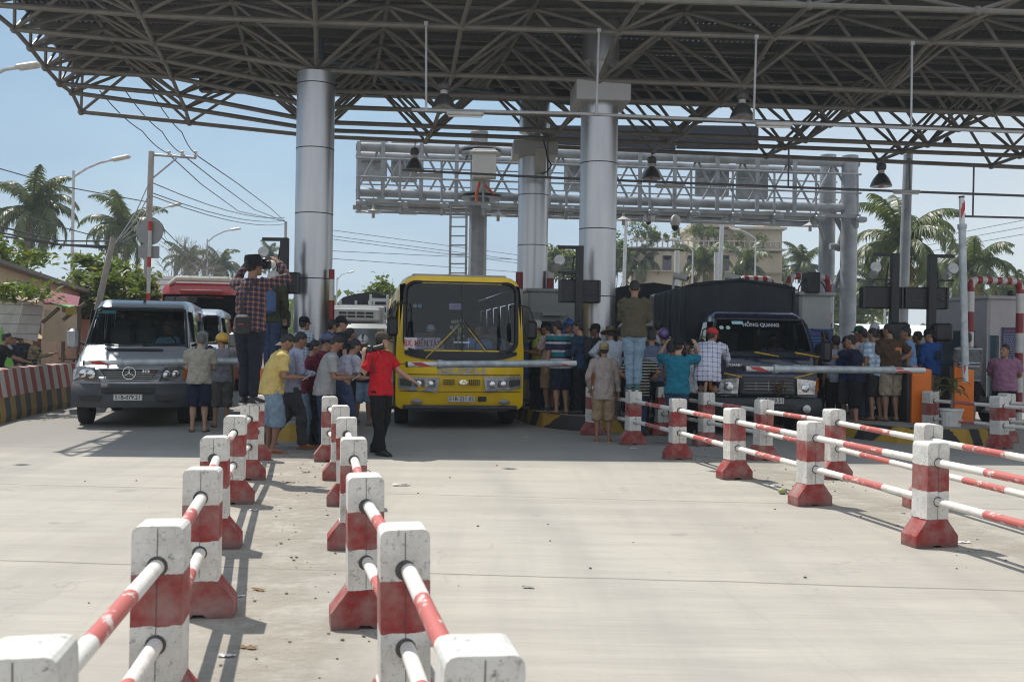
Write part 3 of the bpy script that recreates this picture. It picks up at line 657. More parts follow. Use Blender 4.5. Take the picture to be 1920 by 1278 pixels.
# cameras and small lamps under the gantry
WHT = M('white_plastic', (.62, .62, .6), .4, var=.06); BLK = M('black_plastic', (.02, .02, .022), .45)
def glamp(x, y, lab):
    p = P(x, y, GD + 1); t = thing('gantry_lamp', lab, 'lamp', p, 0, 'small lamps under the gantry'); b = B(); b.lathe([(.26, 0), (.12, .07), (.04, .12), (.03, .22)], n=16); b.lathe([(.05, -.16), (.05, 0)], n=8); b.done('shade', M('lamp_white', (.5, .5, .48), .4), t, smooth=True)
    b = B(); b.tube((0, 0, .2), (0, 0, .5), .015); b.done('rod', GAL, t)
glamp(700, 399, 'small saucer lamp under the left end of the gantry'); glamp(934, 405, 'small saucer lamp under the gantry right of its post'); glamp(1169, 413, 'small saucer lamp under the gantry right of the big column'); glamp(1519, 424, 'small saucer lamp under the right end of the gantry')
def tl2(x, y, lab): p = P(x, y, GD + 1); t = thing('tube_light', lab, 'tube light', p, R(2)); b = B(); b.box((0, 0, 0), (.55, .1, .08), bev=.02); b.done('housing', TUB, t); b = B(); b.tube((-.2, 0, .02), (-.2, 0, .18), .01); b.tube((.2, 0, .02), (.2, 0, .18), .01); b.done('bracket', DC, t)
for x, y, lab in ((683, 397, 'tube light at the far left under the gantry'), (766, 400, 'tube light under the gantry left of the ladder'), (1050, 408, 'tube light under the gantry between the two big columns'), (1370, 412, 'tube light under the gantry above the yellow building')): tl2(x, y, lab)
def dome(x, y):
    p = P(x, y, GD + .5); t = thing('dome_camera', 'white dome camera hanging on a stem under the gantry', 'camera', p); b = B(); b.ball((0, 0, .12), (.17, .17, .2), 14); b.tube((0, 0, .28), (0, 0, .7), .03); b.done('housing', WHT, t, smooth=True)
    b = B(); b.ball((0, 0, -.05), (.12, .12, .13), 12); b.done('lens_dome', BLK, t, smooth=True)
dome(1266, 422)
p = P(1217, 410, GD + .5); t = thing('box_camera', 'small white box camera under the gantry beside the dome camera', 'camera', p); b = B(); b.box((0, 0, 0), (.34, .25, .2), bev=.03); b.box((0, 0, .2), (.05, .05, .25)); b.done('housing', WHT, t); b = B(); b.ball((-.02, -.05, -.12), .08, 10); b.done('lens', BLK, t)
# ================================================================ background: building, walls, palms, trees, wires, poles
def leafmat(name, a, b2, tr=.25):
    m, n, l, b = _m(name); inf = n.new('ShaderNodeObjectInfo'); f = noise(n, l, 1.5, 3); f2 = noise(n, l, 14, 3)
    c = ramp(n, l, f2, [(.3, a), (.7, b2)]); c = mixc(n, l, ramp(n, l, f, [(.35, 0), (.7, .5)]), c, (a[0] * 1.6, a[1] * 1.4, a[2]))
    l.new(c, b.inputs['Base Color']); b.inputs['Roughness'].default_value = .42; b.inputs['Specular IOR Level'].default_value = .6
    t = n.new('ShaderNodeBsdfTranslucent'); l.new(mixc(n, l, .35, c, (.22, .28, .02)), t.inputs[0]); mx = n.new('ShaderNodeMixShader'); mx.inputs[0].default_value = tr
    l.new(b.outputs[0], mx.inputs[1]); l.new(t.outputs[0], mx.inputs[2]); l.new(mx.outputs[0], n['Material Output'].inputs[0]); return m
PALM = leafmat('palm_leaf', (.06, .085, .025), (.14, .165, .06), .35); PALMY = leafmat('old_palm_leaf', (.16, .12, .035), (.26, .19, .06))
TRUNK = M('palm_trunk', (.19, .165, .135), .9, var=.35, scale=5, bump=.5)
def frond(b, o, az, el, L, droop, w, rng, mi=0):
    pts = []; p = Vector(o); a = el; n = 11
    for k in range(n + 1):
        pts.append(p.copy()); p = p + Vector((math.cos(az) * math.cos(a), math.sin(az) * math.cos(a), math.sin(a))) * (L / n); a -= droop / n * (1 + k * .16)
    b.path(pts, [.035 * (1 - k / (n + 1)) + .006 for k in range(n + 1)], 4, mi)
    side = Vector((-math.sin(az), math.cos(az), 0))
    for k in range(60):
        t = .10 + .90 * k / 60; f = t * n; i = min(int(f), n - 1); q = pts[i].lerp(pts[i + 1], f - i); dr = (pts[i + 1] - pts[i]).normalized()
        ll = w * math.sin(math.pi * min(1, .22 + t * .72)) ** .7 * rng.uniform(.8, 1.1); up = dr.cross(side)
        for s in (-1, 1):
            e = (side * s * .75 + dr * rng.uniform(.4, .7) - Vector((0, 0, 1)) * rng.uniform(.4, 1.15)).normalized()
            tip = q + e * ll + Vector((0, 0, -.25 * ll * rng.random())); mid = q + e * ll * .5 + Vector((0, 0, .04)); wd = dr * .045
            b.add([q - wd, q + wd, mid + wd * .9, mid - wd * .9, tip], [(0, 1, 2, 3), (3, 2, 4)], mi)
def palm_crown(seed, L=3.3, n=25):
    rng = random.Random(seed); b = B()
    for k in range(n):
        az = k * 2.399 + rng.uniform(-.3, .3); el = R(rng.uniform(60, 88)) if k < 6 else R(rng.uniform(-25, 55)) 
        frond(b, (0, 0, rng.uniform(-.2, .15)), az, el, L * rng.uniform(.85, 1.1), R(rng.uniform(65, 115)) if el < R(60) else R(rng.uniform(40, 80)), .75, rng, 1 if el < R(-12) and rng.random() < .5 else 0)
    for k in range(7): a = k * .9; b.ball((.2 * math.cos(a), .2 * math.sin(a), -.28), .13, 6, 1)
    return b
crowns = []
for sdd in (1, 2, 3, 4):
    me = palm_crown(sdd).done('crown', [PALM, PALMY]); crowns.append(me.data); bpy.data.objects.remove(me)
def palm(x, y, r, label, k, lean=0, tr=.16):
    d = 3.3 * F / r * .68; c = P(x, y, d); t = thing('palm_tree', label, 'palm tree', (c.x - lean, c.y, 0), 0, 'coconut palms behind the toll plaza')
    o = bpy.data.objects.new('crown', crowns[k % 4]); COL.objects.link(o); o.parent = t; o.location = (lean, 0, c.z); o.rotation_euler = (0, 0, k * 1.3 + .4)
    b = B(); h = c.z; pts = [(lean * (s * s), 0, h * s) for s in (0, .15, .3, .45, .6, .75, .9, .985)]; b.path(pts, [tr * 1.5, tr * 1.15, tr, tr * .95, tr * .9, tr * .85, tr * .8, tr * .9], 10); b.done('trunk', TRUNK, t, smooth=True)
for k, a in enumerate([(62, 395, 78, 'tall coconut palm at the far left', .6), (232, 425, 66, 'coconut palm right of the first street lamp, behind the utility pole', -.5), (352, 492, 40, 'small palm behind the red coach, left of the distant lamp', .2), (414, 500, 38, 'palm just right of the distant street lamp', .2), (505, 482, 30, 'palm behind the photographer in the bucket hat', 0),
        (1690, 455, 92, 'big coconut palm behind the thick light pole and display board', .5), (1825, 505, 74, 'coconut palm behind the raised barrier arm', -.4), (1905, 560, 62, 'palm cut by the right edge of the picture', .3), (1506, 500, 46, 'palm between the yellow building and the gantry legs', .2), (1400, 500, 50, 'small palm in front of the right part of the yellow building', .1), (1322, 498, 52, 'small palm before the middle of the yellow building', .1), (1200, 500, 44, 'palm before the left end of the yellow building', 0),
        (1640, 540, 50, 'lower palm left of the thick light pole', .2), (1760, 520, 58, 'palm between the two display board posts', -.2), (1262, 512, 34, 'tiny distant palm between the flag poles', 0), (1452, 512, 40, 'small palm at the right end of the yellow building', 0), (650, 600, 26, 'distant palm right of the left column', 0), (20, 520, 50, 'low palm half hidden behind the tan wall at left', .2), (975, 560, 30, 'palm hidden behind the middle column', 0)]):
    palm(a[0], a[1], a[2], a[3], k, a[4])
def crownmesh(seed, R3, n, leaf, holes=5):
    rng = random.Random(seed); b = B(); cl = []
    for k in range(26):
        v = Vector((rng.gauss(0, 1), rng.gauss(0, 1), rng.gauss(0, 1))).normalized() * rng.uniform(.35, .95); cl.append((Vector((v.x * R3[0], v.y * R3[1], v.z * R3[2])), rng.uniform(.18, .38)))
    for k in range(n):
        c, r = rng.choice(cl); v = Vector((rng.gauss(0, 1), rng.gauss(0, 1), rng.gauss(0, .8))) * r * .55
        p = c + Vector((v.x * R3[0], v.y * R3[1], v.z * R3[2])); u = Vector((rng.gauss(0, 1), rng.gauss(0, 1), rng.gauss(0, .5))).normalized(); w = u.cross(Vector((rng.gauss(0, 1), rng.gauss(0, 1), 1))).normalized(); s = leaf * rng.uniform(.6, 1.3)
        b.add([p - u * s, p + w * s * .45 - u * .1 * s, p + u * s + Vector((0, 0, -.3 * s)), p - w * s * .45 - u * .1 * s], [(0, 1, 2, 3)], 1 if rng.random() < .06 else 0)
    return b
LEAF = leafmat('tree_leaf', (.07, .12, .02), (.17, .22, .045), .42); LEAFY = leafmat('yellow_leaf', (.3, .25, .03), (.4, .33, .06), .3)
BARK = M('bark', (.16, .13, .10), .9, bump=.5)
def tree(label, px, py, d, R3, n=3500, leaf=.14, seed=1, tx=0, name='leafy_tree'):
    c = P(px, py, d); t = thing(name, label, 'tree', (c.x + tx, c.y, 0)); o = crownmesh(seed, R3, n, leaf).done('crown', [LEAF, LEAFY], t); o.location = (-tx, 0, c.z)
    b = B(); h = c.z; b.path([(0, 0, 0), (.1, 0, h * .5), (0, 0, h)], [.18, .13, .06], 8); rng = random.Random(seed)
    for k in range(7): a = rng.uniform(0, 6.28); b.path([(0, 0, h * (.45 + .07 * k)), (math.cos(a) * R3[0] * .35, math.sin(a) * R3[1] * .35, h * (.6 + .07 * k)), (math.cos(a) * R3[0] * .75, math.sin(a) * R3[1] * .75, h + rng.uniform(-.3, .6) * R3[2])], [.07, .045, .015], 5)
    b.done('trunk', BARK, t)
tree('leafy green tree behind the silver van, right of the leaning pole', 195, 528, 34, (1.7, 1.4, .95), 4500, .13, 2)
tree('darker lower tree behind the leaning pole and the van roof', 228, 552, 31, (1.3, 1.2, .9), 3500, .12, 3)
tree('tree with yellowish leaves reaching in at the left edge over the tan wall', -20, 478, 25, (1.25, 1.3, .6), 1300, .10, 4, -2.6)
tree('tree branch of small leaves over the tin shed at the left edge', 6, 545, 20, (.95, 1.0, .32), 620, .09, 5, -2.6)
tree('distant round green tree just right of the big column', 1150, 485, 95, (2.3, 2, 3.0), 2500, .25, 6)
tree('distant tree behind the booth right of the middle column', 1048, 490, 90, (2.6, 2, 2.0), 2200, .25, 7)
tree('small bush behind the yellow bus at its left', 712, 548, 50, (1.0, .8, .8), 900, .14, 8)
tree('sunny bush below the display boards at right', 1832, 610, 45, (1.3, 1, 1.1), 1500, .14, 9)
tree('hazy dark tree behind the roof garden palms', 1580, 575, 80, (3.5, 2, 2.5), 3000, .3, 10)
# distant greenery band
rng = random.Random(5); b = B()
for k in range(26000):
    x = rng.uniform(-80, 90); y = rng.uniform(100, 125); hh = 4.2 + 1.6 * math.sin(x * .23) + 1.1 * math.sin(x * .71 + 1); z = hh * rng.random() ** .7
    u = Vector((rng.gauss(0, 1), rng.gauss(0, .5), rng.gauss(0, 1))).normalized(); w = Vector((u.z, 0, -u.x)); s = rng.uniform(.2, .5); p = Vector((x, y, z))
    b.add([p - u * s, p + w * s * .6, p + u * s, p - w * s * .6], [(0, 1, 2, 3)])
tag(b.done('treeline', LEAF), 'far line of low green trees along the horizon', 'trees', kind='stuff')
# bare trees (branches only)
def bare(px, base, d, h, label, seed):
    c = GX(px, d); t = thing('bare_tree', label, 'tree', c); rng = random.Random(seed); b = B()
    def grow(p, dr, L, r, dep):
        q = p + dr * L; b.tube(p, q, r, r * .7, 5)
        if dep: 
            for _ in range(3): grow(q, (dr + Vector((rng.gauss(0, .45), rng.gauss(0, .4), rng.gauss(.1, .3)))).normalized(), L * .72, r * .6, dep - 1)
    grow(Vector((0, 0, 0)), Vector((0, 0, 1)), h * .33, .12, 5); b.done('branches', M('dry_branch', (.22, .20, .17), .9), t)
bare(318, 0, 55, 7.2, 'leafless grey tree behind the grey tiled roof', 3); bare(366, 0, 60, 6.6, 'second leafless tree right of the first, before the small palms', 4)
# yellow villa with roof garden
YW = M('cream_plaster', (.53, .46, .34), .85, var=.15, scale=.6, grime=.15); TRM = M('villa_trim', (.50, .44, .37), .8, grime=.2); GLB = M('dark_window', (.07, .08, .10), .15); PUR_ = M('purple_shutter', (.10, .08, .11), .5)
vd = 95; vb = GX(1330, vd); villa = thing('villa', 'cream villa with terrace garden and arched windows beyond the truck', 'building', vb)
def VP(x, y, dd=0): return P(x, y, vd + dd) - vb
def vbox(b, x0, y0, x1, y1, dep, dd=0, mi=0, toground=False):
    a = VP(x0, y0, dd); c = VP(x1, y1, dd)
    if toground: c.z = 0
    b.box(((a.x + c.x) / 2, a.y + dep / 2, (a.z + c.z) / 2), (abs(c.x - a.x), dep, abs(a.z - c.z)), mi=mi)
b = B(); vbox(b, 1188, 470, 1466, 520, 10, toground=True); b.done('lower_wall', YW, villa)
b = B(); vbox(b, 1300, 428, 1375, 468, 7, 1); vbox(b, 1375, 430, 1466, 474, 8, .5); vbox(b, 1433, 395, 1463, 432, 4, 2); b.done('upper_wall', YW, villa)
b = B(); vbox(b, 1180, 462, 1475, 469, 11, -.6); vbox(b, 1296, 419, 1378, 426, 8, .4); vbox(b, 1370, 424, 1476, 430, 9.5, -.2); vbox(b, 1300, 466, 1466, 470, 2, -.9); vbox(b, 1185, 507, 1470, 510, 1, -.8); b.done('cornice', TRM, villa)
b = B()
for k in range(30): x = 1184 + k * 9.6; vbox(b, x, 452, x + 2, 463, .2, -.7)
vbox(b, 1182, 450, 1474, 452.5, .3, -.75); b.done('balustrade', TRM, villa)
for x in (1209, 1242, 1288, 1350, 1400):
    w = B(); a = VP(x + 9, 479, -.06); c = VP(x + 9, 507, -.06); w.box(((a.x), a.y, (a.z + c.z) / 2), (.82, .1, a.z - c.z)); wo_ = w.done('window', PUR_, villa)
    w = B(); w.lathe([(.45, -.05), (.45, .05)], (0, 0, 0), 16); o = w.done('arch', TRM, wo_); o.location = (a.x, a.y, a.z); o.rotation_euler = (R(90), 0, 0)
for (x0, y0, x1, y1) in ((1326, 440, 1340, 456), (1353, 440, 1363, 460), (1310, 440, 1318, 458), (1385, 438, 1408, 444), (1395, 466, 1412, 471), (1428, 468, 1448, 472)):
    w = B(); vbox(w, x0, y0, x1, y1, .12, -.08 + (.6 if x0 > 1380 else 1)); w.done('window', GLB, villa)
    
for k, (x, s) in enumerate(((1192, 1.5), (1203, 1.2), (1215, .8), (1225, .7), (1232, .6), (1250, .5), (1268, .7), (1300, 1.5), (1310, 1.0), (1335, .9), (1350, .8), (1388, .9), (1425, .8))):
    c = VP(x, 452 if x < 1340 else 462, -.5); t = thing('terrace_plant', 'potted shrub number-free on the villa terrace', 'plant', vb + c, 0)
    t['label'] = ['dense shrub at the left corner of the villa terrace', 'second shrub on the villa terrace, next to the corner one', 'slim conifer left on the villa terrace', 'taller dark conifer beside the slim one on the terrace', 'short bush right of the dark conifer on the terrace', 'tiny pot plant on the middle of the left terrace', 'narrow shrub just left of the villa upper storey', 'large bush against the left wall of the upper storey', 'smaller bush under the upper storey window', 'round shrub before the middle windows of the villa', 'bright round bush right of the villa door', 'sparse shrub before the plain right wall', 'sparse tree-like shrub farthest right on the villa terrace'][k]
    o = crownmesh(20 + k, (.75 * s, .6, 1.0 * s * (1.6 if k in (2, 3, 6) else 1)), 420, .12).done('foliage', [LEAF, LEAFY], t); o.location = (0, 0, .8 * s); q = B(); q.lathe([(.18, -.1), (.28, .3)], n=8); q.tube((0, 0, .2), (0, 0, .8 * s), .04); q.done('pot', TRM, t)
# tan boundary building at the left
TAN = M('tan_wall', (.74, .60, .44), .9, var=.15, scale=.8, grime=.25); RFG = M('roof_edge', (.27, .25, .23), .8, grime=.3)
p0 = P(-40, 487, 21.5); p1 = P(170, 556, 31.5); t = thing('long_house', 'long tan house with grey roof edge behind the roadside stalls at left', 'building', (p0.x, p0.y, 0))
v = p1 - p0; v.z = 0; L = v.length; rz = math.atan2(v.y, v.x); t.rotation_euler = (0, 0, rz)
b = B(); b.add([(0, 0, 0), (L, 0, 0), (L, 0, p1.z), (0, 0, p0.z), (0, 5, 0), (L, 5, 0), (L, 5, p1.z), (0, 5, p0.z)], [(0, 1, 2, 3), (4, 7, 6, 5), (0, 3, 7, 4), (1, 5, 6, 2), (3, 2, 6, 7)]); b.done('wall', TAN, t)
b = B(); b.add([(-.2, -.3, p0.z), (L + .3, -.3, p1.z), (L + .3, 5.2, p1.z), (-.2, 5.2, p0.z), (-.2, -.3, p0.z + .09), (L + .3, -.3, p1.z + .09), (L + .3, 5.2, p1.z + .09), (-.2, 5.2, p0.z + .09)], [(0, 1, 2, 3), (4, 7, 6, 5), (0, 4, 5, 1), (1, 5, 6, 2), (2, 6, 7, 3), (3, 7, 4, 0)]); b.done('roof', RFG, t)
b = B(); b.box((L - .8, -.06, p1.z - .55), (.7, .1, .35)); b.done('window', M('window_black', (.03, .03, .03), .9), t)  # plain near-black window panel
# grey tiled roof behind the coach
TILE = STR('grey_tiles', (0, 0, 1), .28, [(0, (.19, .185, .18)), (.75, (.07, .07, .07))], rough=.85, grime=.4, jit=.25)
p = GX(325, 48); t = thing('tiled_roof_house', 'low house with a grey tiled roof behind the red coach', 'building', p, R(4))
b = B(); b.box((0, 3, 1.2), (8.6, 5, 2.4)); b.done('wall', M('grey_wall', (.25, .245, .24), .9), t); z = ZH(325, 512, 48)
b = B(); b.add([(-4.6, 0, 2.4), (4.2, 0, 2.4), (4.0, 2.6, z), (-4.4, 2.6, z)], [(0, 1, 2, 3)]); o = b.done('roof', TILE, t)
# roadside stall with white tin sheets, red and green awning
t0 = P(40, 640, 21.5); t0.z = 0; st = thing('roadside_stall', 'roadside stall of leaning white tin sheets under a red and green awning', 'stall', t0)
WT = STR('white_tin', (0, 0, 1), .2, [(0, (.75, .76, .75)), (.93, (.25, .25, .25))], rough=.5, grime=.35)
def quad(name, pts, mat, par, th=.02, d=21.5):
    q = [P(x, y, dd if dd else d) - t0 for x, y, dd in pts]; n_ = (q[1] - q[0]).cross(q[2] - q[0]).normalized() * th; b = B(); b.add(q + [x + n_ for x in q], [(0, 1, 2, 3), (7, 6, 5, 4), (0, 4, 5, 1), (1, 5, 6, 2), (2, 6, 7, 3), (3, 7, 4, 0)]); return b.done(name, mat, par)
quad('tin_sheet', [(-30, 552, 20.5), (42, 565, 21), (26, 632, 21), (-30, 622, 20.5)], WT, st); quad('tin_sheet', [(44, 566, 21), (82, 574, 21.6), (70, 640, 21.6), (28, 632, 21)], WT, st)
quad('awning', [(75, 540, 22), (150, 556, 22.8), (146, 574, 21.2), (82, 568, 20.6)], M('red_awning', (.25, .06, .075), .6, grime=.2), st); quad('awning', [(68, 561, 21), (84, 568, 20.9), (143, 574, 20.8), (130, 577, 20.5)], M('green_awning', (.12, .34, .10), .6), st); quad('awning', [(10, 548, 21.5), (75, 562, 21.5), (70, 568, 20.9), (8, 556, 20.9)], M('faded_awning', (.42, .25, .22), .7, grime=.3), st)
quad('side_panel', [(84, 580, 22.3), (152, 590, 24), (150, 640, 24), (80, 640, 22.3)], TAN, st)
b = B()
for x in (74, 119, 148): q = P(x, 600, 23.3) - t0; b = B(); b.tube((q.x, q.y, 0), (q.x, q.y, ZH(x, 575, 23.3)), .045, n=6); b.done('stall_post', BARK, st)
b = B(); b.tube(P(80, 604, 21.3) - t0, P(110, 578, 21.2) - t0, .04); b.tube(P(118, 600, 21.3) - t0, P(160, 568, 21.5) - t0, .04); b.done('strut', BARK, st)
quad('hand_sign', [(123, 577, 20.9), (143, 577, 20.9), (143, 590, 20.9), (123, 590, 20.9)], M('yellow_board', (.40, .30, .05), .7, grime=.3), st)
# striped concrete barrier on the left
BT = STR('barrier_red_white', (.25, 1, .16), .52, [(0, (.58, .545, .50)), (.52, (.40, .085, .075))], rough=.8, grime=.5, jit=.04); BB = STR('barrier_yellow_black', (.3, 1, -.45), .62, [(0, (.33, .21, .06)), (.5, (.065, .068, .07))], rough=.85, grime=.6, jit=.04)
bl = [G(-260, 890), G(-90, 828), G(0, 795), G(60, 778), G(132, 762), G(180, 752), G(205, 742), G(225, 725)]
bt = thing('concrete_barrier', 'long curving concrete barrier striped red and white over yellow and black', 'barrier', bl[2])
rings1 = []; rings2 = []
for k, p in enumerate(bl):
    tdir = (bl[min(k + 1, len(bl) - 1)] - bl[max(k - 1, 0)]).normalized(); nn = Vector((tdir.y, -tdir.x, 0)); q = p - bl[2]
    prof = [(0, 0), (0, .12), (-.10, .43)]; prof2 = [(-.10, .43), (-.17, .93), (-.36, .95), (-.42, .43)]
    rings1.append([q + nn * a + Vector((0, 0, z)) for a, z in [(0, 0), (0, .12), (-.10, .43), (-.42, .43), (-.52, 0)]]); rings2.append([q + nn * a + Vector((0, 0, z)) for a, z in prof2])
b = B(); b.loft(rings1); b.done('barrier_base', BB, bt); b = B(); b.loft(rings2); b.done('barrier_top', BT, bt)
# ---------------- street lamps, poles, signs
WP = M('lamp_post_white', (.50, .51, .52), .45, metal=.2); 
def street_lamp(label, bx, by_top, d, arm, dpx=1, thick=.09, bot=None):
    base = GX(bx, d); top = P(bx + (639 - by_top) * .045 * 0, by_top, d); h = top.z; t = thing('street_lamp', label, 'street lamp', (top.x, d, 0))
    lean = -.0; b = B(); b.path([(0, 0, 0), (0, 0, h * .35), (0, 0, h)], [thick, thick * .8, thick * .55], 10); b.done('pole', WP, t, smooth=True)
    q = [P(x, y, d) - Vector((top.x, d, 0)) for x, y in arm]; b = B(); b.path(q[:-1], thick * .5, 8); b.done('arm', WP, t, smooth=True)
    a, e = q[-2], q[-1]; v = e - a; L = v.length; b = B(); rot = v.to_track_quat('X', 'Z').to_matrix()
    b.box((a + e) / 2, (L * 1.05, .32, .13), rot=rot, bev=.05); b.done('lamp_head', M('lamp_head_white', (.55, .54, .5), .4), t)
street_lamp('tall street lamp at the left between the two large palms', 138, 320, 38, [(139, 331), (162, 316), (188, 305), (210, 300), (243, 293)])
street_lamp('street lamp whose arm passes behind the utility pole', 279, 412, 50, [(279, 410), (292, 398), (307, 390), (318, 387), (340, 381)], thick=.08)
street_lamp('distant street lamp above the small palms left of centre', 389, 448, 62, [(390, 453), (403, 442), (420, 434), (432, 431), (451, 428)], thick=.09)
street_lamp('farthest street lamp right of the left column', 632, 520, 95, [(633, 524), (640, 515), (648, 512), (654, 511), (664, 508)], thick=.09)
street_lamp('street lamp whose head pokes in at the left edge', -45, 160, 26, [(-45, 160), (-15, 142), (10, 130), (32, 127), (74, 121)], thick=.1)
street_lamp('faint street lamp left of the thick light pole', 1662, 405, 60, [(1662, 412), (1652, 404), (1642, 398), (1634, 394), (1620, 391)], thick=.08)
street_lamp('street lamp in front of the left part of the villa', 1299, 470, 70, [(1299, 470), (1290, 460), (1278, 452), (1270, 449), (1258, 447)], thick=.09)
street_lamp('street lamp in front of the right part of the villa', 1417, 448, 70, [(1417, 448), (1406, 440), (1396, 434), (1388, 431), (1372, 429)], thick=.09)
def pole(label, x0, y0, x1, y1, d, r0, r1, m, name='light_pole', cat='pole'):
    a = P(x1, y1, d); bpt = P(x0, y0, d); bpt = bpt + (bpt - a) * ((0 - bpt.z) / (bpt.z - a.z)); t = thing(name, label, cat, (bpt.x, bpt.y, 0)); b = B(); b.tube((0, 0, 0), a - bpt, r0, r1, 14); b.done('shaft', m, t, smooth=True); return t, bpt
pole('thick galvanised light pole rising behind the display boards at right', 1692, 600, 1703, 290, 27, .16, .12, GAL)
pole('slim pale pole before the villa, tallest one', 1349, 540, 1354, 418, 45, .12, .10, WP)
pole('pale thin pole just right of the big column', 1171, 500, 1174, 410, 60, .12, .1, WP)
for x, y, lab in ((1269, 470, 'white pole with a red tip before the left part of the villa'), (1343, 473, 'white pole with a red tip left of the slim tall pole')):
    pole(lab, x, 540, x + .5, y, 40, .11, .10, STR('redtip', (0, 0, 1), 1, [(0, (.5, .5, .49)), (.5, (.5, .5, .49))], periodic=False))
UC = M('pole_concrete', (.36, .34, .31), .85, grime=.2)
ut, ub = pole('leaning concrete utility pole with a steel crossarm and wires', 274, 560, 284, 284, 33, .13, .09, UC, 'utility_pole')
def UPt(x, y, d=33): return P(x, y, d) - Vector((ub.x, ub.y, 0))
b = B(); b.tube(UPt(286, 290), UPt(368, 296), .045, n=6); b.tube(UPt(285, 335), UPt(331, 297), .03, n=6); b.done('crossarm', GAL, ut)
for x in (317, 342, 367): b = B(); b.lathe([(.05, 0), (.08, .06), (.04, .1), (.07, .16), (.03, .2)], UPt(x, 293), 8); b.done('insulator', WHT, ut)
pole('short leaning concrete pole before the green tree, its top wrapped in cables', 188, 556, 213, 445, 27, .095, .075, UC, 'utility_pole')
pole('far thin utility pole just left of the big left column', 534, 560, 536, 415, 70, .12, .1, UC, 'utility_pole')
# round sign seen from behind
s0 = P(276, 556, 26); ss = thing('road_sign', 'back of a round grey road sign on a red and white post', 'road sign', (s0.x, 26, 0)); SP = STR('sign_post_rw', (0, 0, 1), .95, [(0, (.55, .05, .04)), (.28, (.6, .6, .58))], off=.45, grime=.2)
hz = ZH(279, 415, 26); b = B(); b.tube((0, 0, 0), (.05, 0, hz), .05, n=10); b.done('post', SP, ss)
sc = P(279, 434, 26) - Vector((s0.x, 26, 0)); b = B(); b.lathe([(.345, -.012), (.345, .012)], (0, 0, 0), 32); o = b.done('round_plate', M('sign_grey', (.33, .335, .34), .5, var=.1), ss); o.location = sc + Vector((0, .08, 0)); o.rotation_euler = (R(90), 0, 0)
sc = P(277, 472, 26) - Vector((s0.x, 26, 0)); b = B(); b.box(sc + Vector((0, .08, 0)), (.55, .02, .32)); b.done('lower_plate', MATS['sign_grey'], ss)
# overhead wires
WR = M('wire', (.06, .06, .065), .7)
def wire(pts, label, r=.014, grp=None, sag=0):
    a = P(*pts[0]); o = thing('overhead_wire', label, 'wire', a, 0, grp); b = B(); q = []
    for k in range(len(pts) - 1):
        p, e = P(*pts[k]), P(*pts[k + 1])
        for j in range(8): t = j / 8; q.append(p.lerp(e, t) - a - Vector((0, 0, sag * 4 * t * (1 - t))))
    q.append(P(*pts[-1]) - a); b.path(q, r, 5); b.done('strand', WR, o, smooth=True)
for k, (x, lab) in enumerate(((317, 'left of the three wires from the crossarm'), (342, 'middle of the three wires from the crossarm'), (367, 'right of the three wires from the crossarm'))):
    wire([(x, 288, 33), (x - 50 + k * 12, 246 + k * 1, 29.5), (x - 130 + k * 23, 170, 26)], lab + ' rising to the canopy', .015, sag=.1)
    wire([(x, 290, 33), (x + 60 + k * 10, 345, 42), (x + 130 + k * 5, 396 - k * 3, 55), (534, 415, 70)], lab + ' falling to the far pole', .02)
for k, (ya, yb) in enumerate(((343, 408), (362, 413), (368, 420))): wire([(286, ya, 33), (534, yb, 70)], ('upper', 'middle', 'lower')[k] + ' of three telephone wires right of the leaning pole', .018, sag=.4)
for k, (ya, yb) in enumerate(((305, 335), (378, 425), (415, 452), (428, 462), (436, 466))): 
    wire([(-40, ya, 25), (110, (ya + yb) / 2 + 28 - k * 5, 29), (278 if k < 2 else 213, yb if k >= 2 else yb + 44, 33 if k < 2 else 27)], ('topmost', 'second', 'third', 'fourth', 'lowest')[k] + ' cable sagging in from the left edge', .016 if k < 2 else .026)
for k in range(4): wire([(213, 462, 27), (255, 440 - k * 14, 30), (279, 410 - k * 22, 33)], ('lowest', 'second', 'third', 'highest')[k] + ' drop cable between the short pole and tall pole', .018)
wire([(284, 430, 33), (345, 480, 45), (420, 520, 60)], 'drop wire running down behind the round sign', .02); wire([(283, 405, 33), (330, 452, 45), (400, 510, 62)], 'second drop wire behind the round sign', .02)
for k, (ya, yb) in enumerate(((430, 482), (441, 491), (447, 497), (470, 488), (484, 512))): wire([(612, ya, 75), (1000, yb, 95)], ('first', 'second', 'third', 'fourth', 'lowest')[k] + ' far wire between the left and middle columns, counted from above', .022)
for k in range(3): wire([(1600, 500 - k * 14, 70), (1800, 460 - k * 12, 60), (2000, 425 - k * 14, 50)], ('lowest', 'middle', 'upper')[k] + ' thin wire in the sky at the right edge', .016)
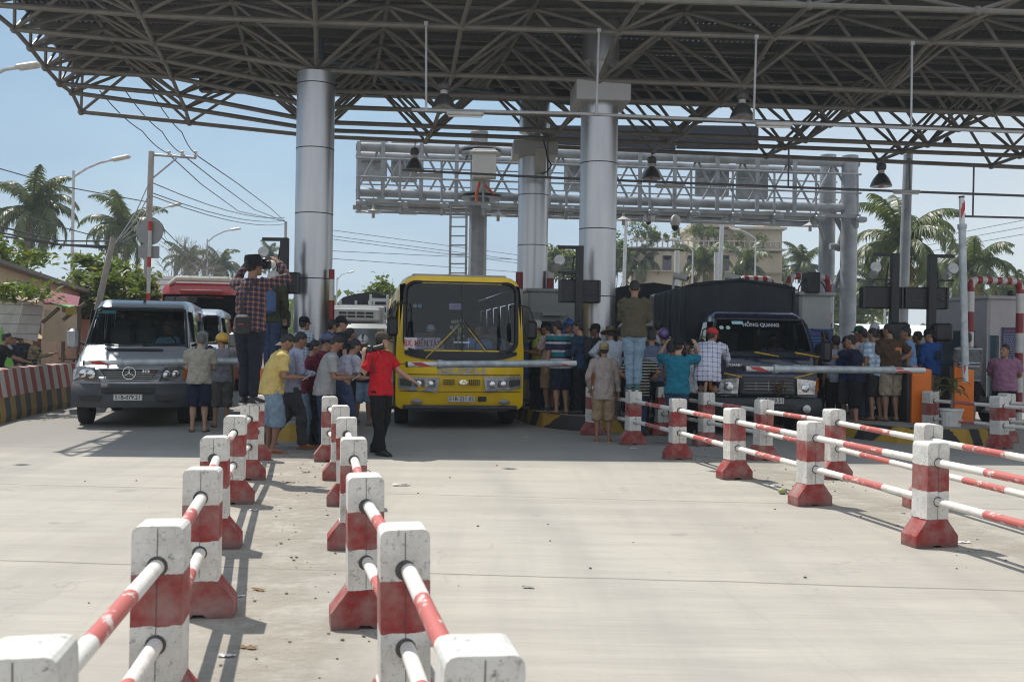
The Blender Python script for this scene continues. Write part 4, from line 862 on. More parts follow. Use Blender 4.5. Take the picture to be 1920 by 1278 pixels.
# ================================================================ vehicles
TYRE = M('tyre', (.018, .018, .018), .85, bump=.3); RIM = M('wheel_rim', (.35, .36, .37), .35, metal=.7, grime=.3); BMP = M('dark_bumper', (.055, .06, .068), .6)
CHR = M('chrome', (.7, .72, .74), .15, metal=1, var=.05); LENS = M('lamp_lens', (.42, .44, .46), .08, metal=.6, var=.5, scale=25, coat=1); ORL = M('amber_lens', (.6, .17, .02), .15, coat=1)
WSH = GLASS('windscreen', .62, .05, (.75, .88, .95)); SG = GLASS('tinted_side_glass', .25, .08); RUB = M('rubber', (.015, .015, .017), .5); DRK = M('cabin_dark', (.085, .085, .085), .8); SEAT = M('seat_fabric', (.19, .16, .14), .9)
PLW = M('plate_white', (.62, .62, .6), .4, var=.05); PLB = M('plate_ink', (.01, .01, .012), .5, var=0)
def rrect(w, z0, z1, r, rb=.05, tw=None, n=4):
    """rounded outline: half width w at the waist, tw at the top"""
    tw = tw if tw is not None else w; pts = []
    for (cx_, cz, rr, a0) in ((w - rb, z0 + rb, rb, -90), (tw - r, z1 - r, r, 0), (-(tw - r), z1 - r, r, 90), (-(w - rb), z0 + rb, rb, 180)):
        for k in range(n + 1): a = R(a0 + 90 * k / n); pts.append((cx_ + rr * math.cos(a), cz + rr * math.sin(a)))
    q = pts[:n + 1] + [(w, z0 + (z1 - z0) * .45)] + pts[n + 1:3 * (n + 1)] + [(-w, z0 + (z1 - z0) * .45)] + pts[3 * (n + 1):]
    return q
def shell(name, secs, mat, par, cuts=(), inner=None):
    b = B(); rings = []
    y, w, z0, z1, r, rb, tw, yo = secs[0]; zc = (z0 + z1) / 2
    for k in (.04, .25, .5, .72, .9): rings.append([(x * k, y + (yo(x * k, zc + (z - zc) * k) if yo else 0), zc + (z - zc) * k) for x, z in rrect(w, z0, z1, r, rb, tw)])
    rings += [[(x, y + (yo(x, z) if yo else 0), z) for x, z in rrect(w, z0, z1, r, rb, tw)] for (y, w, z0, z1, r, rb, tw, yo) in secs]
    b.loft(rings)
    o = b.done(name, [mat, DRK], par, smooth=True, ang=32)
    bpy.context.view_layer.update()
    for c in cuts:
        me = bpy.data.meshes.new('c'); 
        cc = c.done('cut', inner or DRK, par); m = o.modifiers.new('x', 'BOOLEAN'); m.object = cc; m.solver = 'EXACT'; m.operation = 'DIFFERENCE'
        try: m.material_mode = 'TRANSFER'
        except Exception: pass
        bpy.context.view_layer.update(); dg = bpy.context.evaluated_depsgraph_get(); nm = bpy.data.meshes.new_from_object(o.evaluated_get(dg)); o.modifiers.clear()
        if len(nm.vertices) > 20: o.data = nm
        else: print('BOOLEAN EMPTY', name, par.name)
        bpy.data.objects.remove(cc)
    return o
def wheel(par, x, y, r=.36, w=.22, front=True):
    b = B(); b.lathe([(r - .09, -w / 2), (r - .02, -w / 2), (r, -w / 2 + .03), (r, w / 2 - .03), (r - .02, w / 2), (r - .09, w / 2)], (0, 0, 0), 28)
    t = b.done('wheel', TYRE, par, smooth=True); t.rotation_euler = (0, R(90), 0); t.location = (x, y, r)
    b = B(); b.lathe([(r - .09, -w / 2 + .01), (r * .45, -w / 2 + .06), (.06, -w / 2 + .03), (.06, w / 2 - .03), (r * .45, w / 2 - .05), (r - .09, w / 2 - .01)], (0, 0, 0), 20); b.done('rim', RIM, t, smooth=True); return t
def plate(par, x, y, z, txt, w=.47, h=.11, size=.095, rx=0):
    b = B(); b.box((0, 0, 0), (w, .012, h), bev=.005); o = b.done('number_plate', PLW, par); o.location = (x, y, z); o.rotation_euler = (rx, 0, 0)
    b = B(); 
    for s in (-1, 1): b.box((0, -.0075, s * (h / 2 - .006)), (w - .008, .003, .004)); b.box((s * (w / 2 - .006), -.0075, 0), (.004, .003, h - .012))
    b.done('plate_border', PLB, o)
    text('plate_text', txt, size, PLB, o, (0, -.0085, 0), FRONT, .001, bold=.0018, sx=.98); return o
def sheet(name, pts, mat, par, th=.008, mi=0):
    q = [Vector(p) for p in pts]; c = (q[1] - q[0]).cross(q[2] - q[1]).normalized() * th; n = len(q); b = B(); b.add(q + [p + c for p in q], [tuple(range(n)), tuple(range(2 * n - 1, n - 1, -1))] + [(i, (i + 1) % n, n + (i + 1) % n, n + i) for i in range(n)]); return b.done(name, mat, par)
def frame_loop(b, pts, r=.02, n=6): b.path([Vector(p) for p in pts] + [Vector(pts[0])], r, n, cap=False)
def ropts(w, z0, z1, r, y, n=4, slope=0, tw=None):
    tw = tw or w; out = []
    for (X, Z, a0) in ((w - r, z0 + r, -90), (tw - r, z1 - r, 0), (-(tw - r), z1 - r, 90), (-(w - r), z0 + r, 180)):
        for k in range(n + 1): a = R(a0 + 90 * k / n); xx = X + r * math.cos(a); zz = Z + r * math.sin(a); out.append((xx, y(xx, zz) if callable(y) else y, zz))
    return out
def pane(name, pts, mat, par):
    b = B(); b.add(pts, [tuple(range(len(pts)))]); return b.done(name, mat, par, recalc=False)
def wiper(par, p, q, mat, off=(.05, 0, .0), arm=None):
    p, q = Vector(p), Vector(q); b = B(); b.path([p, p.lerp(q, .5) + Vector((0, -.03, 0)), q], [.016, .013, .009], 5); o = b.done('wiper', mat, par)
    b = B(); m = Vector(off); b.tube(p.lerp(q, .35) + m, q + m * .6 + (q - p) * .18, .008, n=5); b.done('blade', RUB, o)
# ------------------------------------------------ yellow bus
def bus():
    YB = M('bus_yellow', (.84, .56, .004), .36, var=.12, scale=2, coat=.35, grime=.12); c = GX(864, 17.75)
    t = thing('yellow_bus', 'yellow passenger bus behind the middle barrier arm with a destination card in its windscreen', 'bus', c, R(8.4))
    t.scale = (1.03, 1, 1)
    def yo(x, z): return .32 * (abs(x) / 1.14) ** 3.2 + max(0, z - 1.25) * .075
    secs = [(0.0, 1.07, .38, 2.66, .29, .12, 1.0, yo), (.05, 1.125, .36, 2.74, .30, .12, 1.06, lambda x, z: .26 * (abs(x) / 1.14) ** 3 + max(0, z - 1.25) * .073), (.62, 1.15, .36, 2.78, .30, .1, 1.10, None), (7.2, 1.15, .36, 2.76, .3, .1, 1.10, None), (7.4, 1.1, .45, 2.65, .3, .1, 1.02, None)]
    def ws(x, z): return .0 + .32 * (abs(x) / 1.14) ** 3.2 + max(0, z - 1.25) * .075
    cut = B(); cut.box((0, 3.75, 1.65), (2.14, 6.9, 1.9))
    wpts = ropts(.965, 1.42, 2.61, .17, 0); cw = B(); cw.prism([(x, z) for x, _, z in wpts], -.3, .9)
    cs = B()
    for k in range(5): cs.box((0, 1.15 + 1.22 * k + .55, 1.93), (3, 1.08, .8))
    body = shell('body', secs, YB, t, [cut, cw, cs])
    f = lambda x, z: ws(x, z) - .006
    gl = ropts(.965, 1.42, 2.61, .17, f, 5)
    # curved pane: grid
    b = B(); NX = 16; vs = []
    for z in (1.41, 1.7, 2.0, 2.3, 2.62):
        for i in range(NX + 1): x = -.975 + 1.95 * i / NX; vs.append((x, ws(x, z) + .012, z))
    b.add(vs, [(j * (NX + 1) + i, j * (NX + 1) + i + 1, (j + 1) * (NX + 1) + i + 1, (j + 1) * (NX + 1) + i) for j in range(4) for i in range(NX)]); b.done('windscreen', GLASS('bus_windscreen', .86, .02, (.8, .9, 1)), t, smooth=True)
    b = B(); frame_loop(b, ropts(.985, 1.40, 2.63, .19, lambda x, z: ws(x, z) - .012, 6), .03, 8); b.box((0, ws(0, 2) - .008, 2.01), (.022, .02, 1.2), rot=Matrix.Rotation(-.075, 3, 'X')); b.done('windscreen_rubber', RUB, t, smooth=True)
    # black band below the windscreen
    b = B(); vs = []
    for z in (1.24, 1.40):
        for i in range(17): x = -.985 + 1.97 * i / 16; zz = z + (.10 * (abs(x) / .985) ** 4 if z < 1.3 else 0); vs.append((x, ws(x, zz) - .028, zz))
    b.add(vs, [(i, i + 1, 18 + i, 17 + i) for i in range(16)]); b.done('cowl_band', RUB, t)
    # headlamp clusters
    for s in (-1, 1):
        x0, x1, x2 = .42, .985, 1.05
        def q(x, z, o=0): return (s * x, ws(x, z - .15) - .022 - o, z - .15)
        o = sheet('headlamp_surround', [q(.42, .84), q(.88, .86), q(1.08, .90), q(1.08, 1.10), q(.88, 1.085), q(.38, 1.08)][::s], M('lamp_surround', (.50, .53, .57), .3, metal=.5), t, .02)
        for (a, c) in ((.45, .62), (.65, .82)):
            h = sheet('headlamp', [q(a, .915, .012), q(c, .918, .012), q(c, 1.04, .012), q(a, 1.04, .012)][::s], LENS, t, .012)
            b = B(); b.lathe([(.05, -.004), (.045, .012), (.02, .016)], (0, 0, 0), 14); r = b.done('reflector', CHR, h); r.location = q((a + c) / 2, .977, .026); r.rotation_euler = (R(90), 0, 0)
        sheet('corner_lamp', [q(.85, .92, .012), q(1.05, .95, .012), q(1.05, 1.05, .012), q(.85, 1.045, .012)][::s], M('smoked_lens', (.10, .09, .08), .1, coat=1), t, .012)
        b = B(); b.lathe([(.10, -.01), (.10, .01), (.07, .022)], (0, 0, 0), 18, sx=1, sy=.5); o = b.done('fog_lamp', M('fog_glass', (.2, .19, .17), .15, coat=1), t, smooth=True); o.location = (s * .76, ws(.76, .6) - .02, .50); o.rotation_euler = (R(90), 0, 0)
    b = B()
    for s in (-1, 1):
        for i in range(6):
            for j in range(3): b.box((s * .22 + (i - 2.5) * .034 , ws(.2, 1) - .012, .815 + j * .036), (.022, .02, .022))
    b.done('vent_holes', RUB, t)
    b = B(); b.lathe([(.085, 0), (.085, .01), (.07, .014)], (0, 0, 0), 20, sx=1, sy=.55); o = b.done('emblem_ring', CHR, t); o.location = (.03, ws(0, 1) - .012, .85); o.rotation_euler = (R(90), 0, 0)
    text('emblem', 'H', .09, YB, o, (0, 0, .016), (0, 0, 0), .003, .003, 1.2, shear=.5)
    text('maker_name', 'ISUZU', .17, M('grey_lettering', (.42, .44, .46), .4), t, (0, ws(0, 1.2) - .02, 1.045), FRONT, .004, .004, 1.75)
    plate(t, .0, -.045, .555, '51B-221.02'); b = B(); b.box((.36, -.03, .555), (.15, .03, .09), bev=.01); b.box((.36, -.045, .555), (.09, .02, .03)); b.done('tow_hole', RUB, t)
    b = B(); b.box((0, .2, .40), (2.0, .2, .07), bev=.02); b.done('lower_valance', BMP, t)
    YW_ = M('wiper_yellow', (.55, .36, .02), .5)
    wiper(t, (-.62, -.03 + .06, 1.27), (-.12, .04, 1.80), YW_); wiper(t, (.52, .03, 1.27), (.10, .04, 1.82), YW_)
    for z, e in ((1.165, .0), (.985, .0), (.70, .0)): b = B(); b.path([(x / 10 * 1.06, ws(x / 10 * 1.06, z) - .006, z - (.0 if z > .8 else .02)) for x in range(-10, 11)], .0055, 5); b.done('panel_seam', RUB, t)
    # inside
    b = B(); b.box((0, .45, 1.28), (1.9, .5, .12), bev=.04); b.done('dashboard', DRK, t)
    for x, y in ((-.6, 1.25), (.55, 1.15), (-.6, 2.6), (-.15, 2.6), (.6, 2.6), (-.6, 3.8), (.6, 3.8)): b = B(); b.box((x, y, 1.35), (.46, .14, .75), bev=.06); b.box((x, y - .2, 1.05), (.46, .5, .14), bev=.05); b.done('seat', SEAT, t)
    b = B(); b.path([(.5 + .2 * math.cos(a / 12 * 6.283), .72 + .06 * math.sin(a / 12 * 6.283), 1.48 + .17 * math.sin(a / 12 * 6.283)) for a in range(13)], .013, 6); b.done('steering_wheel', RUB, t, smooth=True)
    b = B(); b.box((-.68, ws(.68, 1.5) + .06, 1.53), (.62, .015, .21)); o = b.done('destination_card', M('card_white', (.62, .60, .60), .7, var=.05), t)
    text('card_text', 'BX. MIỀN TÂY', .15, M('card_red', (.55, .03, .04), .6), o, (-.68, ws(.68, 1.5) + .05, 1.53), FRONT, .001, .003, .66)
    b = B(); b.box((-.12, ws(0, 2.1) + .035, 2.20), (.21, .006, .11)); o = b.done('paper_notice', M('pink_paper', (.55, .42, .6), .7), t)
    b = B(); [b.box((-.12, ws(0, 2.1) + .03, 2.235 - .02 * k), (.15 if k % 2 else .12, .002, .006)) for k in range(4)]; b.done('notice_lines', M('red_ink', (.35, .1, .25), .6), o)
    for x, c_s in ((-.81, (.5, .42, .25)), (-.73, (.15, .4, .55))): b = B(); b.lathe([(.035, 0), (.035, .004)], (0, 0, 0), 16); o = b.done('round_sticker', M('stk%d' % int(-x * 100), c_s, .6), t); o.location = (x, ws(x, 2.2) + .03, 2.2); o.rotation_euler = (R(90), 0, 0)
    b = B(); rng = random.Random(3)
    b.box((.03, .5, 1.40), (.28, .2, .02)); b.box((.03, .5, 1.56), (.28, .2, .02)); [b.tube((sx, .5, 1.35), (sx, .5, 1.64), .008, n=5) for sx in (-.1, .16)]; b.done('dash_stand', CHR, t)
    b = B(); [b.ball((rng.uniform(-.16, .08), .5 + rng.uniform(-.05, .05), rng.uniform(1.62, 1.98)), .035, 8, k % 2) for k in range(16)]; [b.tube((-.03, .5, 1.5), (rng.uniform(-.15, .06), .5, 1.9), .006, n=4) for k in range(4)]; b.done('flowers', [M('yellow_flower', (.5, .42, .12), .7), M('pale_flower', (.55, .5, .4), .7)], t)
    # mirrors
    for s, zx in ((-1, 1.82), (1, 1.80)):
        b = B(); b.path([(s * 1.0, .15, 2.25), (s * 1.16, -.05, 2.2), (s * 1.22, -.1, 2.0)], .016, 6); m = b.done('mirror_arm', RUB, t, smooth=True)
        b = B(); b.box((s * 1.2, -.08, zx), (.19, .1, .34), bev=.05); b.done('mirror', RUB, m, smooth=True)
    b = B(); b.path([(-.93, .22, 2.12), (-.85, .3, 2.05), (-.9, .3, 1.8)], .012, 5); b.box((-.9, .3, 1.66), (.1, .04, .3), bev=.03); b.lathe([(.05, 0), (.03, .03)], (-.76, .22, 2.0), 10); b.done('inner_mirror', RUB, t)
    # side windows and door at its left flank
    for k in range(5):
        y0 = 1.15 + 1.22 * k + .01
        for s in (-1, 1):
            w = sheet('side_window', [(s * 1.135, y0, 1.54), (s * 1.135, y0 + 1.08, 1.54), (s * 1.118, y0 + 1.08, 2.32), (s * 1.118, y0, 2.32)], SG, t, .006)
            b = B(); b.box((s * 1.14, y0 + .54, 1.93), (.02, .03, .78)); b.box((s * 1.145, y0 + .54, 2.1), (.02, 1.06, .02)); b.done('window_divider', RUB, w)
    b = B(); b.box((-1.152, .72, 1.35), (.02, .72, 1.9)); b.done('front_door', M('door_dark', (.05, .04, .02), .4), t)  # door panel in one dark brown tone
    b = B(); b.box((0, 3.9, 2.785), (1.7, 6.4, .05), bev=.02); b.done('roof_cap', M('roof_beige', (.42, .39, .33), .7, grime=.3), t)
    for y in (1.45, 5.6): [wheel(t, s * .98, y, .40, .24) for s in (-1, 1)]
    b = B(); b.box((0, 3.6, .45), (1.7, 6.8, .25)); b.done('chassis', BMP, t)
    return t
# ------------------------------------------------ silver van
def van(label, px, d, rz, plate_txt=None, detail=True):
    SV = M('van_silver', (.38, .41, .45), .34, metal=.45, var=.04, scale=2, coat=.5); c = GX(px, d)
    t = thing('silver_van', label, 'van', c, rz)
    def yo(x, z): return .22 * (abs(x) / .96) ** 3
    S = [(.03, .90, .55, .92, .05, .05, .88, yo), (.02, .93, .52, 1.0, .10, .05, .90, yo), (.25, .96, .50, 1.13, .12, .05, .93, lambda x, z: .12 * (abs(x) / .96) ** 3), (.62, .965, .48, 1.28, .14, .05, .93, None), (.98, .97, .48, 1.42, .12, .05, .92, None), (1.34, .97, .48, 1.86, .12, .05, .86, None), (1.62, .97, .48, 2.14, .14, .05, .82, None), (1.95, .97, .48, 2.26, .16, .05, .82, None), (3.2, .97, .48, 2.30, .17, .05, .83, None), (5.5, .97, .48, 2.28, .17, .05, .83, None), (5.6, .93, .55, 2.2, .17, .05, .8, None)]
    # windscreen slope: line through (y=.98,z=1.42) and (1.62,2.10)
    def wy(z): return .99 + (z - 1.40) * .86
    cut = B(); cut.prism([(1.25, 1.0), (5.4, 1.0), (5.4, 2.16), (1.95, 2.16), (1.72, 2.06), (1.15, 1.45)], -.80, .80, 'x')
    cw = B(); vs = [(-.82, .7, 1.44), (.82, .7, 1.44), (.745, 1.3, 2.06), (-.745, 1.3, 2.06), (-.82, 1.7, 1.44), (.82, 1.7, 1.44), (.745, 2.0, 2.06), (-.745, 2.0, 2.06)]; cw.add(vs, [(0, 1, 2, 3), (7, 6, 5, 4), (0, 4, 5, 1), (1, 5, 6, 2), (2, 6, 7, 3), (3, 7, 4, 0)])
    cs = B(); 
    for (a, e) in ((1.62, 2.30), (2.42, 3.45), (3.55, 4.45), (4.55, 5.35)): cs.box((0, (a + e) / 2, 1.78), (3, e - a, .56))
    shell('body', S, SV, t, [cut, cw, cs])
    q = lambda x, z, o=0: (x, wy(z) - .035 - o, z)
    pane('windscreen', [q(-.86, 1.405), q(.86, 1.405), q(.77, 2.085), q(-.77, 2.085)], GLASS('van_windscreen', .74, .05, (.72, .9, .95)), t)
    b = B(); frame_loop(b, [q(-.87, 1.40, .004), q(-.3, 1.385, .01), q(.3, 1.385, .01), q(.87, 1.40, .004), q(.80, 1.9, .004), q(.775, 2.07, .004), q(.72, 2.10, .004), q(-.72, 2.10, .004), q(-.775, 2.07, .004), q(-.80, 1.9, .004)], .02, 6); b.box((0, .97, 1.372), (1.55, .1, .03), bev=.01); b.done('windscreen_seal', RUB, t)
    for s in (-1, 1):
        for (a, e) in ((1.62, 2.30), (2.42, 3.45), (3.55, 4.45), (4.55, 5.35)):
            sheet('side_window', [(s * .955, a, 1.49), (s * .955, e, 1.49), (s * .895, e, 2.07), (s * .895, a, 2.07)], SG, t, .006)
            
        h = sheet('headlamp', [(s * .47, .02 + .02, .80), (s * .93, .235, .82), (s * .935, .27, 1.0), (s * .82, .16, 1.07), (s * .56, .04, 1.045)][::s], LENS, t, .02)
        for (x, z, r) in ((.62, .92, .075), (.76, .93, .07)): b = B(); b.lathe([(r, 0), (r * .8, .012), (r * .3, .02)], (0, 0, 0), 16); o = b.done('reflector', CHR, h, smooth=True); o.location = (s * x, .015 + (.055 if x > .7 else 0), z); o.rotation_euler = (R(90), 0, R(18) * s)
        if s > 0: sheet('indicator', [(.87, .17, .83), (.945, .255, .83), (.945, .28, 1.0), (.87, .19, 1.02)], ORL, t, .012)
        b = B(); b.path([(s * .93, 1.2, 1.42), (s * 1.06, 1.12, 1.46)], .025, 6); m = b.done('mirror_arm', RUB, t); b = B(); b.box((s * 1.12, 1.1, 1.52), (.19, .1, .36), bev=.05); b.done('mirror', M('mirror_silver', (.33, .34, .34), .35, metal=.4), m, smooth=True)
        b = B(); b.box((s * .972, 1.98, 1.0), (.012, .012, .95)); b.box((s * .972, 2.36, 1.2), (.012, .012, 1.3)); b.box((s * .985, 3.4, .78), (.02, 4.0, .12), bev=.01); b.done('side_trim', BMP, t)
    b = B(); [b.loft([[(x, .0 + yo(x, 0) + dy, z) for (dy, z) in ((-.10, .36), (-.13, .44), (-.12, .66), (-.03, .76), (.1, .76), (.2, .4))] for x in (-.95, -.8, -.5, 0, .5, .8, .95)])]; b.done('bumper', BMP, t, smooth=True)
    b = B(); b.prism([(-.36, .84), (.36, .84), (.48, 1.0), (-.48, 1.0)], .0, .03); g = b.done('grille', RUB, t)
    b = B(); [b.box((0, -.005, .865 + .033 * k), (.74 + .04 * k, .012, .01)) for k in range(4)]; b.path([(-.50, -.005, 1.015), (.50, -.005, 1.015), (.37, -.005, .825), (-.37, -.005, .825), (-.50, -.005, 1.015)], .014, 6); b.done('grille_bars', M('grille_silver', (.35, .37, .38), .35, metal=.5), g)
    for s in (-1, 1): b = B(); b.path([(s * .52, .055, 1.07), (s * .82, .2, 1.14), (s * .90, .55, 1.27), (s * .885, .93, 1.395)], .005, 5); b.done('hood_seam', RUB, t)
    if detail:
        b = B(); b.path([(.105 * math.cos(a / 24 * 6.2832), 0, .105 * math.sin(a / 24 * 6.2832)) for a in range(25)], .009, 6)
        for a in (90, 210, 330): b.tube((0, 0, 0), (.10 * math.cos(R(a)), 0, .10 * math.sin(R(a))), .014, .004, 6)
        o = b.done('star_badge', CHR, t, smooth=True); o.location = (0, -.03, .945)
        text('model_number', '313', .06, CHR, t, (.27, -.02, .975), FRONT, .003, .002, 1.4); text('model_suffix', 'CDI', .045, M('red_text', (.35, .05, .04), .5), t, (.385, -.02, .975), FRONT, .003, .001, 1.3)
        b = B(); b.lathe([(.03, 0), (.03, .006)], (0, 0, 0), 14); o = b.done('hood_badge', BMP, t); o.location = (0, .13, 1.095); o.rotation_euler = (R(25), 0, 0)
    b = B(); b.box((0, .69, 1.335), (.95, .035, .05), rot=Matrix.Rotation(R(22), 3, 'X'), bev=.015); b.done('hood_vent', RUB, t)
    b = B(); b.box((0, -.135, .66), (.85, .03, .09)); [b.box((0, -.15, .63 + .03 * k), (.83, .01, .008)) for k in range(3)]; [b.prism([(s * .42, .56), (s * .80, .58), (s * .76, .49), (s * .46, .47)], -.125, -.09) for s in (-1, 1)]; b.done('bumper_intake', RUB, t)
    if plate_txt: plate(t, 0, -.145, .535, plate_txt, size=.092)
    wiper(t, (-.55, wy(1.41) - .06, 1.415), (.05, wy(1.46) - .07, 1.45), RUB, off=(0, 0, .01)); wiper(t, (.1, wy(1.41) - .06, 1.415), (.72, wy(1.47) - .07, 1.45), RUB, off=(0, 0, .01))
    b = B(); b.tube((0, 2.0, 2.25), (.0, 2.05, 2.36), .008); b.box((0, 1.9, 2.275), (.05, .1, .03)); b.done('aerial', RUB, t)
    b = B(); b.box((0, 1.35, 1.27), (1.6, .5, .2), bev=.06); b.done('dashboard', DRK, t)
    b = B(); b.box((.02, 1.2, 1.40), (.40, .22, .035), bev=.01); b.done('blue_folder', M('blue_folder', (.04, .09, .4), .5), t)
    b = B(); b.box((.42, 1.22, 1.385), (.16, .15, .012)); b.done('loose_paper', PLW, t)
    for x, y in ((-.45, 2.3), (0, 2.35), (.45, 2.3), (-.5, 3.3), (0, 3.3), (.5, 3.3), (-.3, 4.3), (.4, 4.3)): b = B(); b.box((x, y, 1.42), (.42, .13, .68), bev=.06); b.box((x, y, 1.82), (.24, .1, .18), bev=.05); b.box((x, y - .22, 1.1), (.42, .45, .14), bev=.05); b.done('seat', SEAT, t)
    b = B(); b.path([(.42 + .19 * math.cos(a / 16 * 6.2832), 1.52 + .10 * math.sin(a / 16 * 6.2832), 1.46 + .15 * math.sin(a / 16 * 6.2832)) for a in range(17)], .014, 6); b.done('steering_wheel', RUB, t, smooth=True)
    b = B(); b.box((.12, 1.55, 1.99), (.2, .03, .06), bev=.01); b.tube((.12, 1.56, 2.02), (.12, 1.7, 2.1), .008); b.done('rear_view_mirror', RUB, t)
    b = B(); b.add([q(-.70, 1.99, -.012), q(-.45, 1.99, -.012), q(-.44, 2.05, -.012), q(-.69, 2.05, -.012)], [(0, 1, 2, 3)]); b.done('toll_sticker', M('cyan_sticker', (.25, .55, .6), .5), t)
    for zz, cc in ((2.01, (.35, .45, .25)), (1.94, (.2, .45, .55))): b = B(); b.lathe([(.04, 0), (.04, .003)], (0, 0, 0), 14); o = b.done('round_sticker', M('vs%d' % int(zz * 100), cc, .5), t); o.location = q(-.745 - (2.01 - zz) * .3, zz, -.012); o.rotation_euler = (R(49), 0, 0)
    for y in (.98, 4.5): [wheel(t, s * .84, y, .35, .22) for s in (-1, 1)]
    b = B(); b.box((0, 2.9, .42), (1.5, 5.0, .2)); b.done('chassis', BMP, t)
    return t
# ------------------------------------------------ blue truck with tarpaulin
def tarp_mat():
    m, n, l, b = _m('tarpaulin'); tc = n.new('ShaderNodeTexCoord'); mp = n.new('ShaderNodeMapping'); mp.inputs['Scale'].default_value = (1, 3, .35); l.new(tc.outputs['Object'], mp.inputs[0])
    f = noise(n, l, 3, 6, mp.outputs[0]); c = ramp(n, l, f, [(.3, (.010, .012, .017)), (.7, (.022, .025, .033))]); l.new(c, b.inputs['Base Color']); b.inputs['Roughness'].default_value = .62; b.inputs['Specular IOR Level'].default_value = .3; bumpn(n, l, b, f, .8, .06); return m
TARP = tarp_mat()
def tarpbox(par, w, z0, z1, zr, y0, y1, ribs, seed=1):
    b = B(); rings = []; rng = random.Random(seed); n = int((y1 - y0) / .07)
    for k in range(n + 1):
        y = y0 + (y1 - y0) * k / n; ph = (k / n * ribs) % 1; sag = .035 * math.sin(math.pi * ph) ** 1.0; r = []
        ww = w - sag * .9; zz = z1 - sag; zc = zr - sag * 1.3
        side = [(ww + rng.uniform(-.012, .02), z0 + (zz - z0) * j / 7) for j in range(7)]
        top = [(ww - .02, zz), (ww * .86, zz + (zc - zz) * .35), (ww * .5, zz + (zc - zz) * .72), (0, zc)]
        half = side + top; full = half + [(-x, z) for x, z in half[::-1][1:]]; rings.append([(x, y, z) for x, z in full])
    b.loft(rings); return b.done('tarpaulin_cover', TARP, par, smooth=True, ang=60)
def truck():
    BL = M('truck_blue', (.007, .011, .036), .3, var=.15, scale=2, coat=.7, grime=.08); c = GX(1437, 17.45)
    t = thing('blue_truck', 'dark blue truck with a black tarpaulin cover and bold name on its windscreen', 'truck', c, R(1.6))
    def yo(x, z): return .16 * (abs(x) / .95) ** 3.5
    S = [(.02, .90, .72, 1.12, .06, .05, .90, yo), (.0, .94, .68, 1.22, .08, .05, .92, yo), (.10, .96, .66, 1.36, .09, .05, .93, yo), (.22, .97, .66, 1.52, .12, .05, .90, lambda x, z: .05 * (abs(x) / .95) ** 3), (.50, .97, .66, 1.95, .12, .05, .84, None), (.62, .97, .66, 2.10, .14, .05, .82, None), (.85, .97, .66, 2.20, .14, .05, .82, None), (1.6, .97, .66, 2.22, .14, .05, .84, None), (1.75, .95, .7, 2.18, .14, .05, .82, None)]
    def wy(z): return .20 + (z - 1.48) * .66
    cut = B(); cut.prism([(.5, 1.1), (1.65, 1.1), (1.65, 2.1), (.78, 2.1), (.62, 2.02), (.42, 1.5)], -.80, .80, 'x')
    cw = B(); cw.add([(-.85, -.2, 1.50), (.85, -.2, 1.50), (.77, .2, 2.03), (-.77, .2, 2.03), (-.85, .8, 1.50), (.85, .8, 1.50), (.77, .95, 2.03), (-.77, .95, 2.03)], [(0, 1, 2, 3), (7, 6, 5, 4), (0, 4, 5, 1), (1, 5, 6, 2), (2, 6, 7, 3), (3, 7, 4, 0)])
    cs = B(); cs.box((0, 1.02, 1.76), (3, .72, .5))
    shell('cab', S, BL, t, [cut, cw, cs], M('truck_inside', (.02, .02, .022), .9))
    q = lambda x, z, o=0: (x, wy(z) - .04 - o, z)
    pane('windscreen', [q(-.88, 1.46), q(.88, 1.46), q(.80, 2.05), q(-.80, 2.05)], GLASS('truck_windscreen', .5, -.035, (.75, .88, .95)), t)
    b = B(); frame_loop(b, [q(-.89, 1.455, .004), q(.89, 1.455, .004), q(.83, 1.95, .004), q(.78, 2.06, .004), q(-.78, 2.06, .004), q(-.83, 1.95, .004)], .02, 6); b.done('windscreen_seal', RUB, t)
    text('windscreen_name', 'HỒNG QUANG', .10, M('name_white', (.30, .34, .37), .5, var=.05), t, q(0, 1.955, .012), (R(90 - 33), 0, 0), .002, .004, .95)
    b = B(); b.add([q(-.52, 1.965, .01), q(-.32, 1.965, .01), q(-.32, 2.02, .01), q(-.52, 2.02, .01)], [(0, 1, 2, 3)]); b.done('toll_sticker', M('cyan_sticker2', (.25, .5, .55), .5), t)
    for x in (-.72, -.60): b = B(); b.lathe([(.04, 0), (.04, .003)], (0, 0, 0), 14); o = b.done('round_sticker', M('truck_sticker', (.35, .5, .45), .5), t); o.location = q(x, 1.9, .01); o.rotation_euler = (R(57), 0, 0)
    for s in (-1, 1): sheet('side_window', [(s * .952, .68, 1.52), (s * .952, 1.36, 1.52), (s * .90, 1.36, 2.0), (s * .90, .80, 2.0)], SG, t, .006)
    b = B(); b.box((0, -.03, .88), (.98, .08, .32), bev=.06); g = b.done('grille_frame', M('grille_black', (.05, .052, .056), .45), t)
    b = B(); b.prism([(-.42, .79), (.42, .79), (.46, .97), (-.46, .97)], -.085, -.06); b.done('grille_opening', RUB, g)
    b = B(); [b.box((0, -.085, .83 + .055 * k), (.86, .012, .012)) for k in range(3)]; [b.box((x, -.084, .885), (.01, .01, .17)) for x in (-.22, 0, .22)]; b.done('grille_bars', M('dull_chrome', (.22, .23, .24), .35, metal=.7), g)
